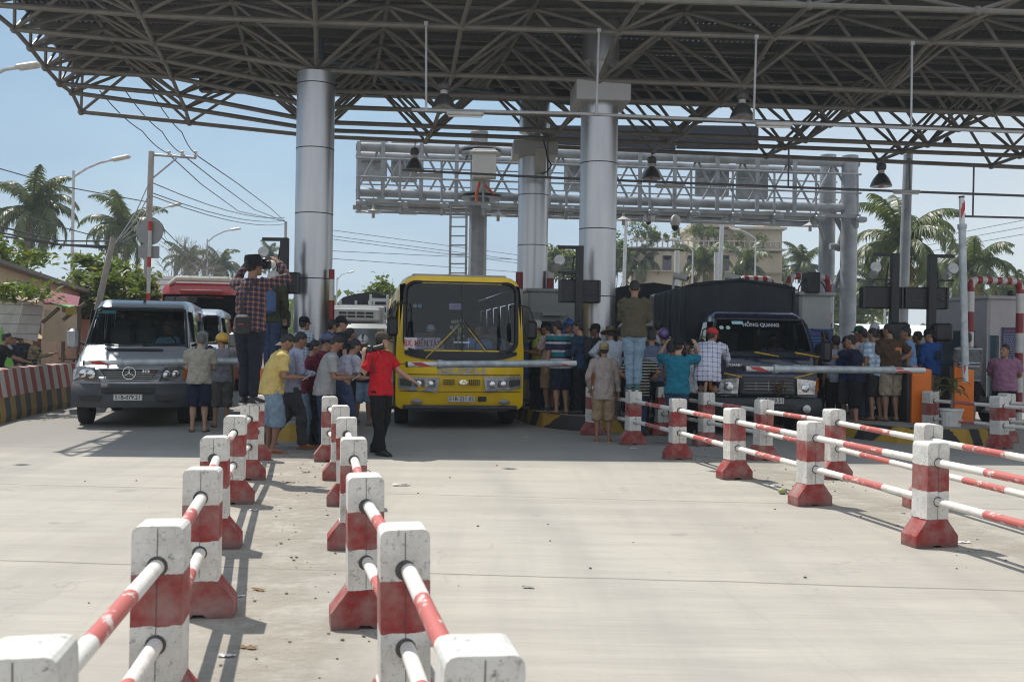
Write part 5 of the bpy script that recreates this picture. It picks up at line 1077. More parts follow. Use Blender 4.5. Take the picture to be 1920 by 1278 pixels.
    for s in (-1, 1):
        h = sheet('headlamp', [(s * .52, -.02, .74), (s * .86, .09, .74), (s * .88, .1, .98), (s * .50, -.03, 1.02)][::s], M('truck_lens', (.62, .64, .66), .08, metal=.5, var=.4, scale=22, coat=1), t, .02)
        b = B(); b.lathe([(.08, 0), (.06, .008), (.03, .01)], (0, 0, 0), 18); o = b.done('reflector', CHR, h, smooth=True); o.location = (s * .68, -.0, .86); o.rotation_euler = (R(90), 0, R(15) * s)
        sheet('corner_indicator', [(s * .88, .09, .76), (s * .965, .2, .8), (s * .965, .22, 1.04), (s * .89, .11, 1.0)][::s], ORL, t, .012)
        b = B(); b.tube((s * .46, -.05, 1.03), (s * .90, .10, 1.13), .012, n=6); b.done('yellow_strip', M('yellow_strip', (.6, .38, .02), .5), t)
        b = B(); b.lathe([(.075, 0), (.07, .02), (.03, .024)], (0, 0, 0), 16); o = b.done('fog_lamp', LENS, t, smooth=True); o.location = (s * .66, -.13, .50); o.rotation_euler = (R(90), 0, 0)
        b = B(); b.path([(s * .93, .5, 1.9), (s * 1.08, .3, 1.85), (s * 1.12, .28, 1.6)], .014, 6); m = b.done('mirror_arm', RUB, t); b = B(); b.box((s * 1.13, .26, 1.50), (.19, .11, .38), bev=.05); b.done('mirror', RUB, m, smooth=True)
        wiper(t, (s * .1 + .42, wy(1.46) - .07, 1.47) if s > 0 else (-.2, wy(1.46) - .07, 1.47), ((s * .1 + .42) + .42, wy(1.44) - .09, 1.40) if s > 0 else (.22, wy(1.44) - .09, 1.40), MATS['wiper_yellow'], off=(-.3, 0, .02))
    text('badge_left', 'DOTHANH', .055, CHR, t, (-.62, .08, 1.24), FRONT, .003, .003, 1.4); text('badge_right', 'HYUNDAI', .055, CHR, t, (.66, .09, 1.24), FRONT, .003, .003, 1.4)
    b = B(); b.loft([[(x, yo(x, 0) + dy, z) for (dy, z) in ((-.10, .36), (-.13, .44), (-.12, .60), (-.06, .67), (.12, .67), (.2, .38))] for x in (-1.0, -.85, -.5, 0, .5, .85, 1.0)]); b.done('bumper', M('truck_bumper', (.02, .022, .026), .5), t, smooth=True)
    b = B(); b.box((0, -.128, .52), (.9, .02, .1), bev=.02); b.done('bumper_intake', RUB, t)
    plate(t, 0.02, -.16, .635, '51C-859.51')
    b = B(); rng = random.Random(4); [b.tube((.16, -.1, .68), (.16 + rng.uniform(-.12, .12), -.12, rng.uniform(.8, 1.02)), .006, n=4) for k in range(14)]; [b.ball((.16 + rng.uniform(-.13, .13), -.12, rng.uniform(.8, 1.0)), .02, 6, 1) for k in range(16)]; b.done('dried_flowers', [M('stem_brown', (.06, .05, .03), .8), M('dry_petal', (.13, .05, .03), .8)], t)
    b = B(); b.box((0, .5, 1.34), (1.6, .35, .16), bev=.05); b.done('dashboard', DRK, t)
    for x in (-.4, .42): b = B(); b.box((x, 1.5, 1.5), (.5, .13, .75), bev=.06); b.done('seat', SEAT, t)
    b = B(); b.path([(.42 + .2 * math.cos(a / 16 * 6.2832), .80 + .10 * math.sin(a / 16 * 6.2832), 1.52 + .15 * math.sin(a / 16 * 6.2832)) for a in range(17)], .014, 6); b.done('steering_wheel', RUB, t, smooth=True)
    b = B(); b.tube((.0, .62, 2.0), (.0, .55, 1.66), .004, n=4); b.ball((0, .6, 1.82), (.035, .02, .06), 8); b.ball((0, .58, 1.70), (.02, .02, .05), 8, 1); b.done('hanging_charm', [M('charm_gold', (.3, .25, .1), .4, metal=.6), M('charm_red', (.4, .05, .05), .7)], t)
    tb = tarpbox(t, 1.04, .95, 2.74, 2.87, 1.95, 6.4, 7); b = B(); b.box((0, 4.2, .85), (2.0, 4.6, .2)); b.box((0, 3.9, .6), (.9, 5.6, .22)); b.done('bed', BMP, t)
    b = B(); b.path([(-1.04, 1.93, 1.0), (-1.05, 1.93, 2.72), (0, 1.93, 2.86), (1.05, 1.93, 2.72), (1.04, 1.93, 1.0)], .03, 6); b.done('tarp_bow', TARP, t)
    for y in (1.0, 5.2): [wheel(t, s * .80, y, .40, .24) for s in (-1, 1)]
    return t
bus(); van('silver van with a round star badge in its grille, stopped at the left barrier arm', 241, 17.15, R(13.4), '51B-079.21'); truck()
van('second silver van, mostly hidden behind the first one', 333, 22.6, R(12.5), None, False)
# second covered truck behind
p = GX(1222, 25.0); tt = thing('covered_truck', 'second tarpaulin covered truck hidden behind the blue truck', 'truck', p, R(4)); tarpbox(tt, 1.2, .95, 2.86, 3.12, 0, 6, 8, 3); b = B(); b.box((0, -.9, 1.35), (1.9, 1.5, 1.6), bev=.15); b.done('cab', M('dull_cab', (.05, .055, .07), .4), tt); b = B(); b.box((0, 3, .8), (2.2, 6, .25)); b.done('bed', BMP, tt)
for y in (-.8, 4.5): [wheel(tt, s * .9, y, .42, .24) for s in (-1, 1)]
# red coach
def coach(label, px, d, rz, w, h, col, col2):
    c = GX(px, d); t = thing('red_coach' if col[0] > .3 and col[1] < .2 else 'white_bus', label, 'bus', c, rz); RD = M('coach_' + label[:3], col, .3, coat=.6, var=.1, grime=.1); CR = M('coach_cream', (.6, .57, .5), .4, var=.1)
    def yo(x, z): return .3 * (abs(x) / w) ** 3 + max(0, z - 1.4) ** 2 * .12
    S = [(.05, w * .93, .4, h - .12, .3, .12, w * .86, yo), (.15, w, .36, h, .34, .12, w * .93, yo), (.7, w, .36, h + .02, .3, .1, w * .96, None), (8, w, .36, h, .3, .1, w * .96, None)]
    cut = B(); cut.box((0, 3.5, 1.8), (w * 1.86, 6.4, 2.0)); cw = B(); cw.prism([(x, z) for x, _, z in ropts(w * .86, 1.3, h - .42, .16, 0)], -.4, 1.2)
    shell('body', S, RD, t, [cut, cw]); g = lambda x, z: yo(x, z) + .04
    b = B(); vs = []
    for z in (1.28, 1.6, 2.0, 2.4, h - .40):
        for i in range(13): x = -w * .87 + w * 1.74 * i / 12; vs.append((x, g(x, z) + .03, z))
    b.add(vs, [(j * 13 + i, j * 13 + i + 1, (j + 1) * 13 + i + 1, (j + 1) * 13 + i) for j in range(4) for i in range(12)]); b.done('windscreen', GLASS('coach_glass', .3, .04), t, smooth=True)
    b = B(); b.path([(-w * .8, .55, h - .05), (-w * .62, .6, h + .13), (w * .62, .6, h + .13), (w * .8, .55, h - .05)], [.05, .09, .09, .05], 8); b.done('roof_spoiler', CR, t, smooth=True)
    b = B(); b.box((0, yo(0, h - .25) + .02, h - .24), (w * 1.0, .05, .1), bev=.02); b.done('marker_panel', M('coach_dark_red', (.28, .03, .03), .4), t)
    b = B(); b.loft([[(x, yo(x, .9) - .02, z) for z in (.75, 1.2)] for x in [w * (-1 + i / 6) for i in range(13)]], closed=False, cap=False); b.done('lower_panel', CR, t)
    for s in (-1, 1): b = B(); b.box((s * w * .8, yo(w * .8, 1) - .03, .98), (.3, .08, .24), bev=.05); b.done('headlamp', LENS, t)
    b = B(); b.box((0, .35, 1.2), (w * 1.7, .5, .15)); b.done('dashboard', DRK, t)
    for y in (1.4, 6.2): [wheel(t, s * w * .85, y, .45, .26) for s in (-1, 1)]
    b = B(); b.box((0, 4, .5), (w * 1.6, 7.6, .3)); b.done('chassis', BMP, t); return t
coach('red coach with a cream roof spoiler queued behind the silver vans', 372, 28.5, R(9.5), 1.2, 3.13, (.42, .035, .03), None)
# trucks behind the left column
p = GX(668, 30); tt = thing('refrigerated_truck', 'white refrigerated truck with a cooling unit over its cab, seen left of the yellow bus', 'truck', p, R(9))
WB = M('white_box_body', (.42, .43, .43), .5, grime=.2, var=.1); b = B(); b.box((-.15, 3.6, 1.68), (2.0, 4.6, 1.9), bev=.04); b.done('box_body', WB, tt)
b = B(); b.box((-.15, 1.15, 2.35), (1.7, .4, .42), bev=.06); cu_ = b.done('cooling_unit', WB, tt); b = B(); [b.box((x, .945, z), (.24, .02, .07)) for x in (-.45, -.18, .1, .37) for z in (2.28, 2.39)]; b.done('unit_vent', RUB, cu_)
b = B(); b.box((.1, .55, 1.3), (1.75, 1.3, 1.5), bev=.14); b.done('cab', WB, tt, smooth=True); b = B(); b.add([(-.65, -.115, 1.35), (.85, -.115, 1.35), (.8, -.115, 1.9), (-.6, -.115, 1.9)], [(0, 1, 2, 3)]); b.done('windscreen', M('far_glass', (.05, .09, .11), .1, coat=1), tt)
b = B(); [b.box((-1.0, .2, 1.4), (.14, .1, .34), bev=.04)]; b.done('mirror', RUB, tt); [wheel(tt, s * .75, y, .38, .22) for s in (-1, 1) for y in (.6, 4.6)]
p = GX(690, 38); tt = thing('tarp_truck', 'white truck frame with a dark tarpaulin roof behind the refrigerated truck', 'truck', p, R(9)); tarpbox(tt, 1.15, 2.6, 3.1, 3.45, 1.5, 7, 6, 9)
b = B(); [b.box((x, 1.4, 1.9), (.1, .1, 2.4)) for x in (-1.1, -.5, .2, 1.1)]; [b.box((0, 1.4, z), (2.3, .08, .08)) for z in (1.1, 1.7, 2.3, 2.9)]; b.done('slatted_frame', WB, tt); b = B(); b.box((.1, .5, 1.4), (1.8, 1.5, 1.7), bev=.14); b.done('cab', WB, tt); [wheel(tt, s * .85, y, .42, .22) for s in (-1, 1) for y in (.6, 5)]
p = GX(745, 36); tt = thing('stake_truck', 'white slatted stake truck just left of the yellow bus roof', 'truck', p, R(9)); b = B(); [b.box((x, 0, 1.9), (.09, .09, 2.6)) for x in (-1, -.4, .2, .9)]; [b.box((0, 0, z), (2.1, .07, .12)) for z in (1.5, 2.0, 2.5, 3.0)]; [b.box((-1, 2, z), (.07, 4, .12)) for z in (1.5, 2.0, 2.5, 3.0)]; b.done('slatted_frame', WB, tt); b = B(); b.box((0, -1, 1.4), (1.8, 1.5, 1.7), bev=.14); b.done('cab', WB, tt); [wheel(tt, s * .85, y, .42, .22) for s in (-1, 1) for y in (-.9, 3)]
# white bus roof behind the covered trucks
p = GX(1175, 36); tt = thing('white_bus', 'roof of a cream bus showing above the tarpaulins beside the big column', 'bus', p, R(6)); b = B(); b.box((0, 4, 1.95), (2.3, 8, 2.9), bev=.2); b.box((0, 2.5, 3.45), (1.9, 2.0, .18), bev=.05); b.done('body', M('bus_cream', (.5, .46, .38), .5), tt); b = B(); b.box((0, -.01, 2.3), (2.0, .03, 1.0)); b.done('windscreen', MATS['far_glass'], tt); [wheel(tt, s * .9, y, .42, .24) for s in (-1, 1) for y in (1, 6)]
p = GX(1425, 44); tt = thing('white_coach', 'white coach roof with black slits above the blue truck cover', 'bus', p, R(4)); b = B(); b.box((0, 4, 1.95), (6.0, 6, 2.9), bev=.3); b.done('body', WB, tt); b = B(); [b.box((-2.6 + .32 * k, 1.2, 3.41), (.16, 1.6, .03), R(14)) for k in range(17)]; b.done('roof_slits', RUB, tt); [wheel(tt, s * 1.5, y, .42, .24) for s in (-1, 1) for y in (1.5, 5)]
# dark car and pale car at right
def car(label, px, d, rz, col, nm):
    c = GX(px, d); t = thing(nm, label, 'car', c, rz); CM = M('paint_' + nm, col, .25, coat=.8, var=.05); yo = lambda x, z: .25 * (abs(x) / .86) ** 2.5
    S = [(0, .75, .35, .70, .12, .06, .72, yo), (.25, .86, .28, .88, .15, .06, .78, None), (1.2, .88, .26, 1.0, .14, .06, .78, None), (1.85, .88, .26, 1.42, .16, .06, .62, None), (3.2, .88, .26, 1.46, .16, .06, .62, None), (3.9, .88, .28, 1.1, .14, .06, .7, None), (4.3, .8, .38, .95, .12, .06, .7, None)]
    shell('body', S, CM, t); pane('windscreen', [(-.70, 1.18, 1.02), (.70, 1.18, 1.02), (.56, 1.80, 1.40), (-.56, 1.80, 1.40)], MATS['far_glass'], t)
    for s in (-1, 1): sheet('side_window', [(s * .80, 1.5, 1.04), (s * .80, 3.6, 1.04), (s * .665, 3.2, 1.38), (s * .665, 1.95, 1.38)], SG, t, .01); b = B(); b.ball((s * .62, .13, .66), (.16, .07, .09), 12); b.done('headlamp', LENS, t, smooth=True); b = B(); b.box((s * .95, 1.5, 1.0), (.16, .09, .12), bev=.04); b.done('mirror', CM, t)
    b = B(); b.box((0, .0, .55), (.7, .06, .14), bev=.03); b.done('grille', RUB, t)
    for y in (.8, 3.4): [wheel(t, s * .80, y, .31, .2) for s in (-1, 1)]
car('black car waiting in the shade behind the raised barrier arm', 1822, 20.5, R(3), (.012, .013, .015), 'black_car')
car('pale car behind the men beneath the display boards', 1762, 27, R(8), (.5, .52, .53), 'white_car')
# ================================================================ barrier arms, booths, display boards, guard hoops
ARM = M('galv_arm', (.42, .47, .50), .45, metal=.3, var=.35, scale=7, grime=.15); ARW = M('arm_white', (.60, .62, .62), .4, var=.1); ARR = M('arm_red', (.42, .03, .03), .5); ORG = M('orange_housing', (.72, .17, .012), .42, var=.1, grime=.08)
def arm(label, a, d0, c, d1, tip=.55, butt=None, r=.062, rest=None):
    A, C_ = P(*a, d0), P(*c, d1); t = thing('boom_gate', label, 'barrier arm', C_); v = A - C_; L = v.length; v = v.normalized(); s = (butt or 0)
    b = B(); b.tube(v * s, v * (L - tip), r, n=16); b.done('tube', ARM, t, smooth=True)
    b = B(); b.tube(v * (L - tip - .04), v * (L - tip + .04), r * 1.25, n=16); b.done('clamp', ARM, t, smooth=True); b = B(); b.tube(v * (s - .0), v * (s + .05), r * 1.15, n=16)
    b.done('clamp', ARM, t, smooth=True)
    b = B(); e = v * L; q = v * (L - tip); up = Vector((0, 0, 1)) if abs(v.z) < .8 else Vector((1, 0, 0)); sd = v.cross(up).normalized()
    b.tube(q, e, r * .72, n=12); tp = b.done('tip', ARW, t, smooth=True)
    b = B(); n_ = -sd if sd.y > 0 else sd; k1, k2 = q + v * (tip * .25), q + v * (tip * .80); h = up * r * .62; f = n_ * (r * .76)
    b.add([k1 - h * .9 + f, k2 - h * .2 - v * .0 + f, k2 + h * .2 + v * .12 * 0 + f, k1 + h * .9 + v * .2 + f], [(0, 1, 2, 3)]); 
    b.add([x + n_ * .004 for x in [k1 - h + f, k1 + v * tip * .33 - h + f, k2 + v * tip * .12 + h * .9 + f, k2 - v * tip * .22 + h * .9 + f]], [(0, 1, 2, 3)]); b.done('red_chevron', ARR, tp)
    b = B(); b.tube(e, e + v * .03, r * .8, n=12); b.done('end_cap', BLK, tp)
    if butt: 
        b = B(); b.tube((0, 0, 0), v * butt, r * .8, n=12); bt_ = b.done('butt', ARW, t, smooth=True); b = B(); w0 = v * (butt * .45); b.add([w0 - h + f, w0 + v * .28 - h + f, w0 + v * .38 + h + f, w0 + v * .22 + h + f], [(0, 1, 2, 3)]); b.done('red_chevron', ARR, bt_)
    return t
arm('lowered galvanised barrier arm across the front of the silver van', (159, 680), 16.7, (448, 677), 17.4)
arm('lowered galvanised barrier arm across the yellow bus', (764, 683), 16.75, (1080, 681), 17.5, butt=.28)
arm('lowered galvanised barrier arm across the blue truck, fixed to the orange housing', (1397, 691), 16.4, (1733, 694), 17.3, butt=.62)
arm('raised upright barrier arm with a red chevron near its tip, at right', (1803, 371), 17.4, (1810, 716), 17.4, butt=.3, tip=.5)
def housing(label, px, d, w=.36, base=.27, h=1.0):
    c = GX(px, d); t = thing('barrier_housing', label, 'barrier housing', (c.x, c.y, base), R(6)); b = B(); b.prism([(-w / 2, 0), (w / 2, 0), (w / 2, h - .06), (-w / 2, h)], -.17, .17); b.done('cabinet', ORG, t, bevel=.012)
    b = B(); b.box((0, -.173, h * .45), (w * .8, .006, h * .7), bev=.002); b.done('door_panel', ORG, t); b = B(); b.box((-w / 2 - .04, .02, h / 2), (.06, .3, h)); b.done('black_side', BLK, t)
housing('orange barrier housing at the end of the arm across the blue truck', 1718, 17.75, .36); housing('orange barrier housing under the raised arm, behind the potted plant', 1797, 17.7, .36); housing('orange barrier housing hidden behind the boy in khaki shorts', 1112, 18.6, .36); housing('orange barrier housing hidden by the crowd on the left island', 506, 16.9, .36, .27, .80)
b = B(); 
def booth(label, x0, x1, ytop, d, col, dep=2.2, feat=None, rz=ROAD, base=.27):
    a, c = GX(x0, d), GX(x1, d); w = (c.x - a.x) * .98; z = ZH((x0 + x1) / 2, ytop, d); mid = (a + c) / 2; t = thing('toll_booth', label, 'toll booth', (mid.x, mid.y, base), rz); h = z - base
    BM = M('booth_' + label[:6], col, .5, var=.08, grime=.12); b = B(); b.box((0, dep / 2, h / 2), (w, dep, h), bev=.05); b.done('cabin', BM, t, smooth=True)
    b = B(); b.box((0, dep / 2, h - .02), (w + .1, dep + .12, .08), bev=.02); b.done('roof', BM, t)
    for s in (-1, 1):
        q = B(); q.box((s * (w / 2 + .002), dep / 2, 1.25), (.02, dep * .6, .9)); q.done('side_window', MATS['far_glass'], t)
    return t, w, h
DB = M('notice_blue', (.02, .10, .32), .45); NW = M('notice_white', (.5, .55, .62), .5)
def notice(par, x, y, z, w, h, title=None, lines=14, mat=None, seed=1):
    b = B(); b.box((x, y, z), (w, .02, h)); o = b.done('notice_board', mat or DB, par); rng = random.Random(seed)
    b = B()
    for k in range(lines):
        zz = z + h * (.36 - .74 * k / lines); xx = x - w * .42
        while xx < x + w * .36: L = rng.uniform(.02, .07); b.box((xx + L / 2, y - .012, zz), (L, .003, .007)); xx += L + .012
    b.done('small_print', NW, o)
    if title: text('title', title, .05, M('notice_red', (.5, .12, .08), .5), o, (x, y - .013, z + h * .42), FRONT, .001, .001)
t, w, h = booth('white toll booth behind the yellow bus with blue notices', 985, 1098, 543, 22.0, (.36, .38, .38))
b = B(); b.box((-.25, -.012, 1.0), (.62, .03, 1.95), bev=.01); dr = b.done('door', M('booth_door', (.30, .32, .32), .5), t); b = B(); b.box((-.25, -.03, 1.35), (.42, .01, .85)); b.done('door_window', MATS['far_glass'], dr)
notice(t, .35, -.02, 1.25, .5, .9, None, 12, None, 2); notice(t, -.58, -.02, .9, .3, .8, None, 12, None, 5)
b = B(); b.box((-.1, -.08, 1.93), (.5, .1, .06)); b.done('tube_light', TUB, t)
t, w, h = booth('grey white toll booth right of the blue truck with a tall blue notice', 1494, 1560, 549, 20.4, (.40, .42, .42)); notice(t, .05, -.02, 1.0, .56, 1.35, 'THÔNG BÁO', 16, None, 3)
b = B(); b.box((-.15, -.05, h + .2), (.28, .3, .42), bev=.02); [b.box((-.2 + .06 * k, -.205, h + .22), (.02, .01, .26)) for k in range(3)]; b.done('rooftop_unit', BLK, t); b = B(); b.path([(-.15 + .3 * math.cos(R(a)), -.1, h + .02 + .26 * math.sin(R(a))) for a in range(0, 181, 20)], .015, 6); b.done('cable', BLK, t)
b = B(); b.tube((w / 2 + .02, .3, 1.3), (w / 2 + .1, .2, 1.8), .02); b.box((w / 2 + .1, .2, 1.55), (.12, .05, .3), bev=.02); b.done('side_mirror', CHR, t)
t, w, h = booth('pale toll booth at the right edge with a dark notice in its window', 1846, 1912, 556, 20.6, (.46, .44, .45)); notice(t, .12, -.02, 1.32, .34, .9, 'BẢNG GIÁ', 18, M('notice_purple', (.035, .035, .14), .4), 4)
b = B(); b.box((-.26, -.012, .95), (.28, .02, 1.3)); d_ = b.done('door_window', MATS['far_glass'], t); b = B(); b.box((-.26, -.03, .95), (.3, .01, .03)); [b.box((-.26 + s * .14, -.03, .95), (.02, .012, 1.3)) for s in (-1, 1)]; b.done('window_frame', TUB, d_); b = B(); b.ball((.15, 0, h + .07), .07, 10); b.done('dome_camera', BLK, t)
b = B(); b.box((.5, 1, h / 2 - .2), (.4, 1.9, h - .4), bev=.04); b.done('side_cabin', MATS['booth_pale t'], t)
# low pale office far right
p = GX(1745, 34); t = thing('low_office', 'low pale shed with a white sloping roof behind the men at right', 'building', p, R(8)); b = B(); b.box((1.5, 3, .95), (7, 5, 1.9)); b.done('wall', M('shed_wall', (.32, .33, .32), .7), t); b = B(); b.add([(-2.6, -.5, 2.0), (5.3, -.5, 2.0), (5.3, 4, 2.45), (-1.6, 4, 2.45)], [(0, 1, 2, 3)]); b.done('roof', M('white_roof', (.72, .73, .73), .5), t); b = B(); [b.box((x, .48, 1.2), (.75, .04, .8)) for x in (.2, 1.2, 2.2, 3.2, 4.2)]; b.done('window_row', MATS['far_glass'], t)
# guard hoops striped red and white
HZ = STR('hoop_rw', (0, 0, 1), .80, [(0, (.55, .54, .52)), (.5, (.22, .015, .02))], off=.1, rough=.45); HX = STR('hoop_rw_top', (1, .35, 0), .26, [(0, (.5, .48, .47)), (.5, (.26, .02, .025))], rough=.45)
def hoop(label, x0, x1, y, d, r=.075, legs=(1, 1), dd=0):
    a, c = P(x0, y, d), P(x1, y + (x1 - x0) * .016, d + dd); t = thing('guard_hoop', label, 'guard hoop', (a.x, a.y, 0)); z = a.z; c = Vector((c.x - a.x, c.y - a.y, 0)); u = c.normalized(); q = .16
    b = B()
    if legs[0]: b.tube((0, 0, 0), (0, 0, z - q), r, n=14)
    if legs[1]: b.tube(c, c + Vector((0, 0, z - q)), r, n=14)
    b.done('leg', HZ, t, smooth=True)
    pts = [Vector((0, 0, z - q)) + u * 0] + [u * (q - q * math.cos(R(an))) + Vector((0, 0, z - q + q * math.sin(R(an)))) for an in (22, 45, 68, 90)]; pts += [c - u * (q - q * math.cos(R(an))) + Vector((0, 0, z - q + q * math.sin(R(an)))) for an in (90, 68, 45, 22, 0)]
    b = B(); b.path(pts, r, 14, ref=None); b.done('top_bar', HX, t, smooth=True)
hoop('red and white hoop guarding the right edge booth', 1820, 1913, 524, 19.8, .075, (1, 1), .4)
hoop('red and white hoop right of the booth beside the blue truck', 1480, 1554, 517, 21.6, .07, (0, 1), .3)
hoop('red and white hoop whose top shows above the truck cover', 1385, 1448, 522, 25, .08, (0, 1), .2)
pole('round topped red and white bollard post right of the big left column', 621, 700, 622, 505, 19.0, .055, .055, HZ, 'striped_post', 'bollard')
pole('red topped striped post showing right above the yellow bus', 973, 640, 974, 510, 21.5, .08, .08, HZ, 'striped_post', 'bollard')
pole('striped post hidden between the booth and big column', 1030, 640, 1032, 508, 24, .09, .09, HZ, 'striped_post', 'bollard')
# display boards seen from behind on black masts
BK = M('mast_black', (.012, .013, .015), .5)
def mast(label, x, ytop, d, bx0, bx1, by0, by1, foot=.27, tdir=-1, cam_=True, box=None):
    a = P(x, ytop, d); t = thing('display_mast', label, 'display board', (a.x, a.y, foot)); o = Vector((a.x, a.y, foot)); b = B(); H = a.z - foot
    b.box((0, 0, H / 2), (.15, .13, H), bev=.01); b.box((tdir * .2, 0, H - .03), (.42, .1, .06)); b.done('mast', BK, t)
    p0, p1 = P(bx0, by1, d - .12) - o, P(bx1, by0, d - .12) - o; m_ = (p0 + p1) / 2; w, h = p1.x - p0.x, p1.z - p0.z; b = B(); b.box(m_ + Vector((0, .25, 0)), (w, .22, h), R(3), bev=.02); bd = b.done('board', BK, t)
    b = B(); b.box(m_ + Vector((0, .13, h * .12)), (w * .9, .01, .012)); b.box(m_ + Vector((0, .13, -h * .1)), (w * .9, .01, .012)); [b.box(m_ + Vector((w * s * .33, .12, -.02)), (.05, .03, .03)) for s in (-1, 1)]; [b.box(m_ + Vector((w * s * .47, .13, 0)), (.03, .02, h * .96)) for s in (-1, 1)]; b.done('back_rib', M('mast_grey', (.03, .032, .036), .4), bd)
    if cam_:
        zc = m_.z + h / 2 + .2; b = B(); b.box((cam_ * .22, -.02, zc - .07), (.36, .04, .04)); b.path([(cam_ * .05, .05, zc - .1), (cam_ * .15, .05, zc - .2), (cam_ * .1, .05, zc + .25)], .015, 6); b.done('bracket', BK, t)
        b = B(); b.tube((cam_ * .33 - .12, -.1, zc - .0), (cam_ * .36 + .06, .15, zc + .14), .075, n=14); c1 = b.done('camera_housing', M('cam_grey', (.25, .26, .26), .45), t, smooth=True)
        b = B(); b.lathe([(.105, 0), (.10, .02)], (0, 0, 0), 18); q = b.done('spotlight', M('spot_face', (.45, .46, .46), .3), c1); q.location = (cam_ * .38, -.05, zc + .16); q.rotation_euler = (R(80), 0, 0)
    if box: q0, q1 = P(box[0], box[3], d - .1) - o, P(box[1], box[2], d - .1) - o; b = B(); mm = (q0 + q1) / 2; b.box(mm, (q1.x - q0.x, .22, q1.z - q0.z), bev=.05); b.done('signal_box', BK, t)
mast('left of the two display boards on black masts at right, seen from behind', 1678, 475, 19.0, 1622, 1700, 537, 577, cam_=-1, box=(1664, 1704, 604, 648))
mast('right of the two display boards on black masts at right, seen from behind', 1748, 477, 19.0, 1702, 1786, 538, 578, tdir=1, cam_=1, box=(1748, 1785, 606, 640))
mast('display board on a black mast in front of the big right column', 1087, 461, 18.9, 1048, 1128, 524, 566, cam_=-1)
mast('display board on a black mast just left of the big left column', 534, 446, 18.6, 505, 557, 509, 549, cam_=-1, box=(524, 544, 580, 616))
for x, y, d, lab in ((1275, 520, 23, 'white bullet camera above the first tarpaulin roof'), (1372, 521, 23, 'white bullet camera above the middle of the truck cover')):
    p = P(x, y, d); t = thing('bullet_camera', lab, 'camera', p); b = B(); b.tube((-.13, 0, .04), (.15, -.15, -.03), .075, n=14); b.tube((-.13, .05, 0), (-.15, .1, -.4), .03); b.done('housing', WHT, t, smooth=True); b = B(); b.tube((.15, -.15, -.03), (.16, -.157, -.033), .055, n=14); b.done('lens', BLK, t)
# lamp masts under the hoop in the middle: small spotlight by the booth
p = P(1052, 495, 20.5); t = thing('spotlight_cluster', 'grey spotlight and camera on the booth roof beside the big column', 'spotlight', p); b = B(); b.tube((-.2, -.1, -.1), (0, .15, .05), .1, n=14); b.lathe([(.12, 0), (.12, .03)], (.0, -.1, .12), 14); b.box((.2, 0, -.15), (.4, .2, .12), bev=.03); b.tube((.05, 0, -.1), (.05, .1, -.6), .03); b.done('housing', M('cam_grey', (.25, .26, .26), .45), t, smooth=True)
# potted plant at right on the kerb
p = GX(1783, 16.9); t = thing('potted_plant', 'leafy plant in a fluted white pot before the right orange housing', 'potted plant', (p.x, p.y, .20))
PW = M('pot_white', (.66, .66, .64), .6, grime=.15); b = B(); pr = [(.13, 0), (.15, .03), (.14, .06), (.15, .2), (.18, .33), (.20, .345), (.20, .37), (.15, .37)]; N = 32; rg = []
for r, z in pr: rg.append([((r + (.008 * (k % 2) if z < .3 else 0)) * math.cos(2 * math.pi * k / N), (r + (.008 * (k % 2) if z < .3 else 0)) * math.sin(2 * math.pi * k / N), z) for k in range(N)])
b.loft(rg); b.done('pot', PW, t)
def leafy(par, h0, n, L, seed, mat):
    rng = random.Random(seed); b = B()
    for k in range(n):
        az = k * 2.4; z = h0 + .035 * k * (6 / n); el = R(rng.uniform(15, 70)); q = Vector((0, 0, z)); pts = []; a = el
        for j in range(6): pts.append(q.copy()); q = q + Vector((math.cos(az) * math.cos(a), math.sin(az) * math.cos(a), math.sin(a))) * L / 6; a -= R(22)
        sd = Vector((-math.sin(az), math.cos(az), 0)); ws = [.012, .03, .042, .04, .025, .003]; vs = []
        for pnt, w_ in zip(pts, ws): vs += [pnt - sd * w_, pnt + Vector((0, 0, -.012)), pnt + sd * w_]
        b.add(vs, [(3 * j + i, 3 * j + i + 1, 3 * j + i + 4, 3 * j + i + 3) for j in range(5) for i in range(2)])
    return b.done('foliage', mat, par, recalc=False)
leafy(t, .62, 16, .42, 3, PALM); b = B(); b.path([(0, 0, .35), (.02, 0, .6), (0, 0, .85)], [.02, .016, .008], 6); b.done('stem', TRUNK, t)
for px, d, lab in ((1225, 17.9, 'fluted white pot hidden behind the red and white fence near the olive shirt man'),):
    p = GX(px - 22, d); t = thing('plant_pot', lab, 'pot', (p.x, p.y, .25)); b = B(); b.loft(rg); o = b.done('pot', PW, t); o.scale = (1.1, 1.1, 1.1)
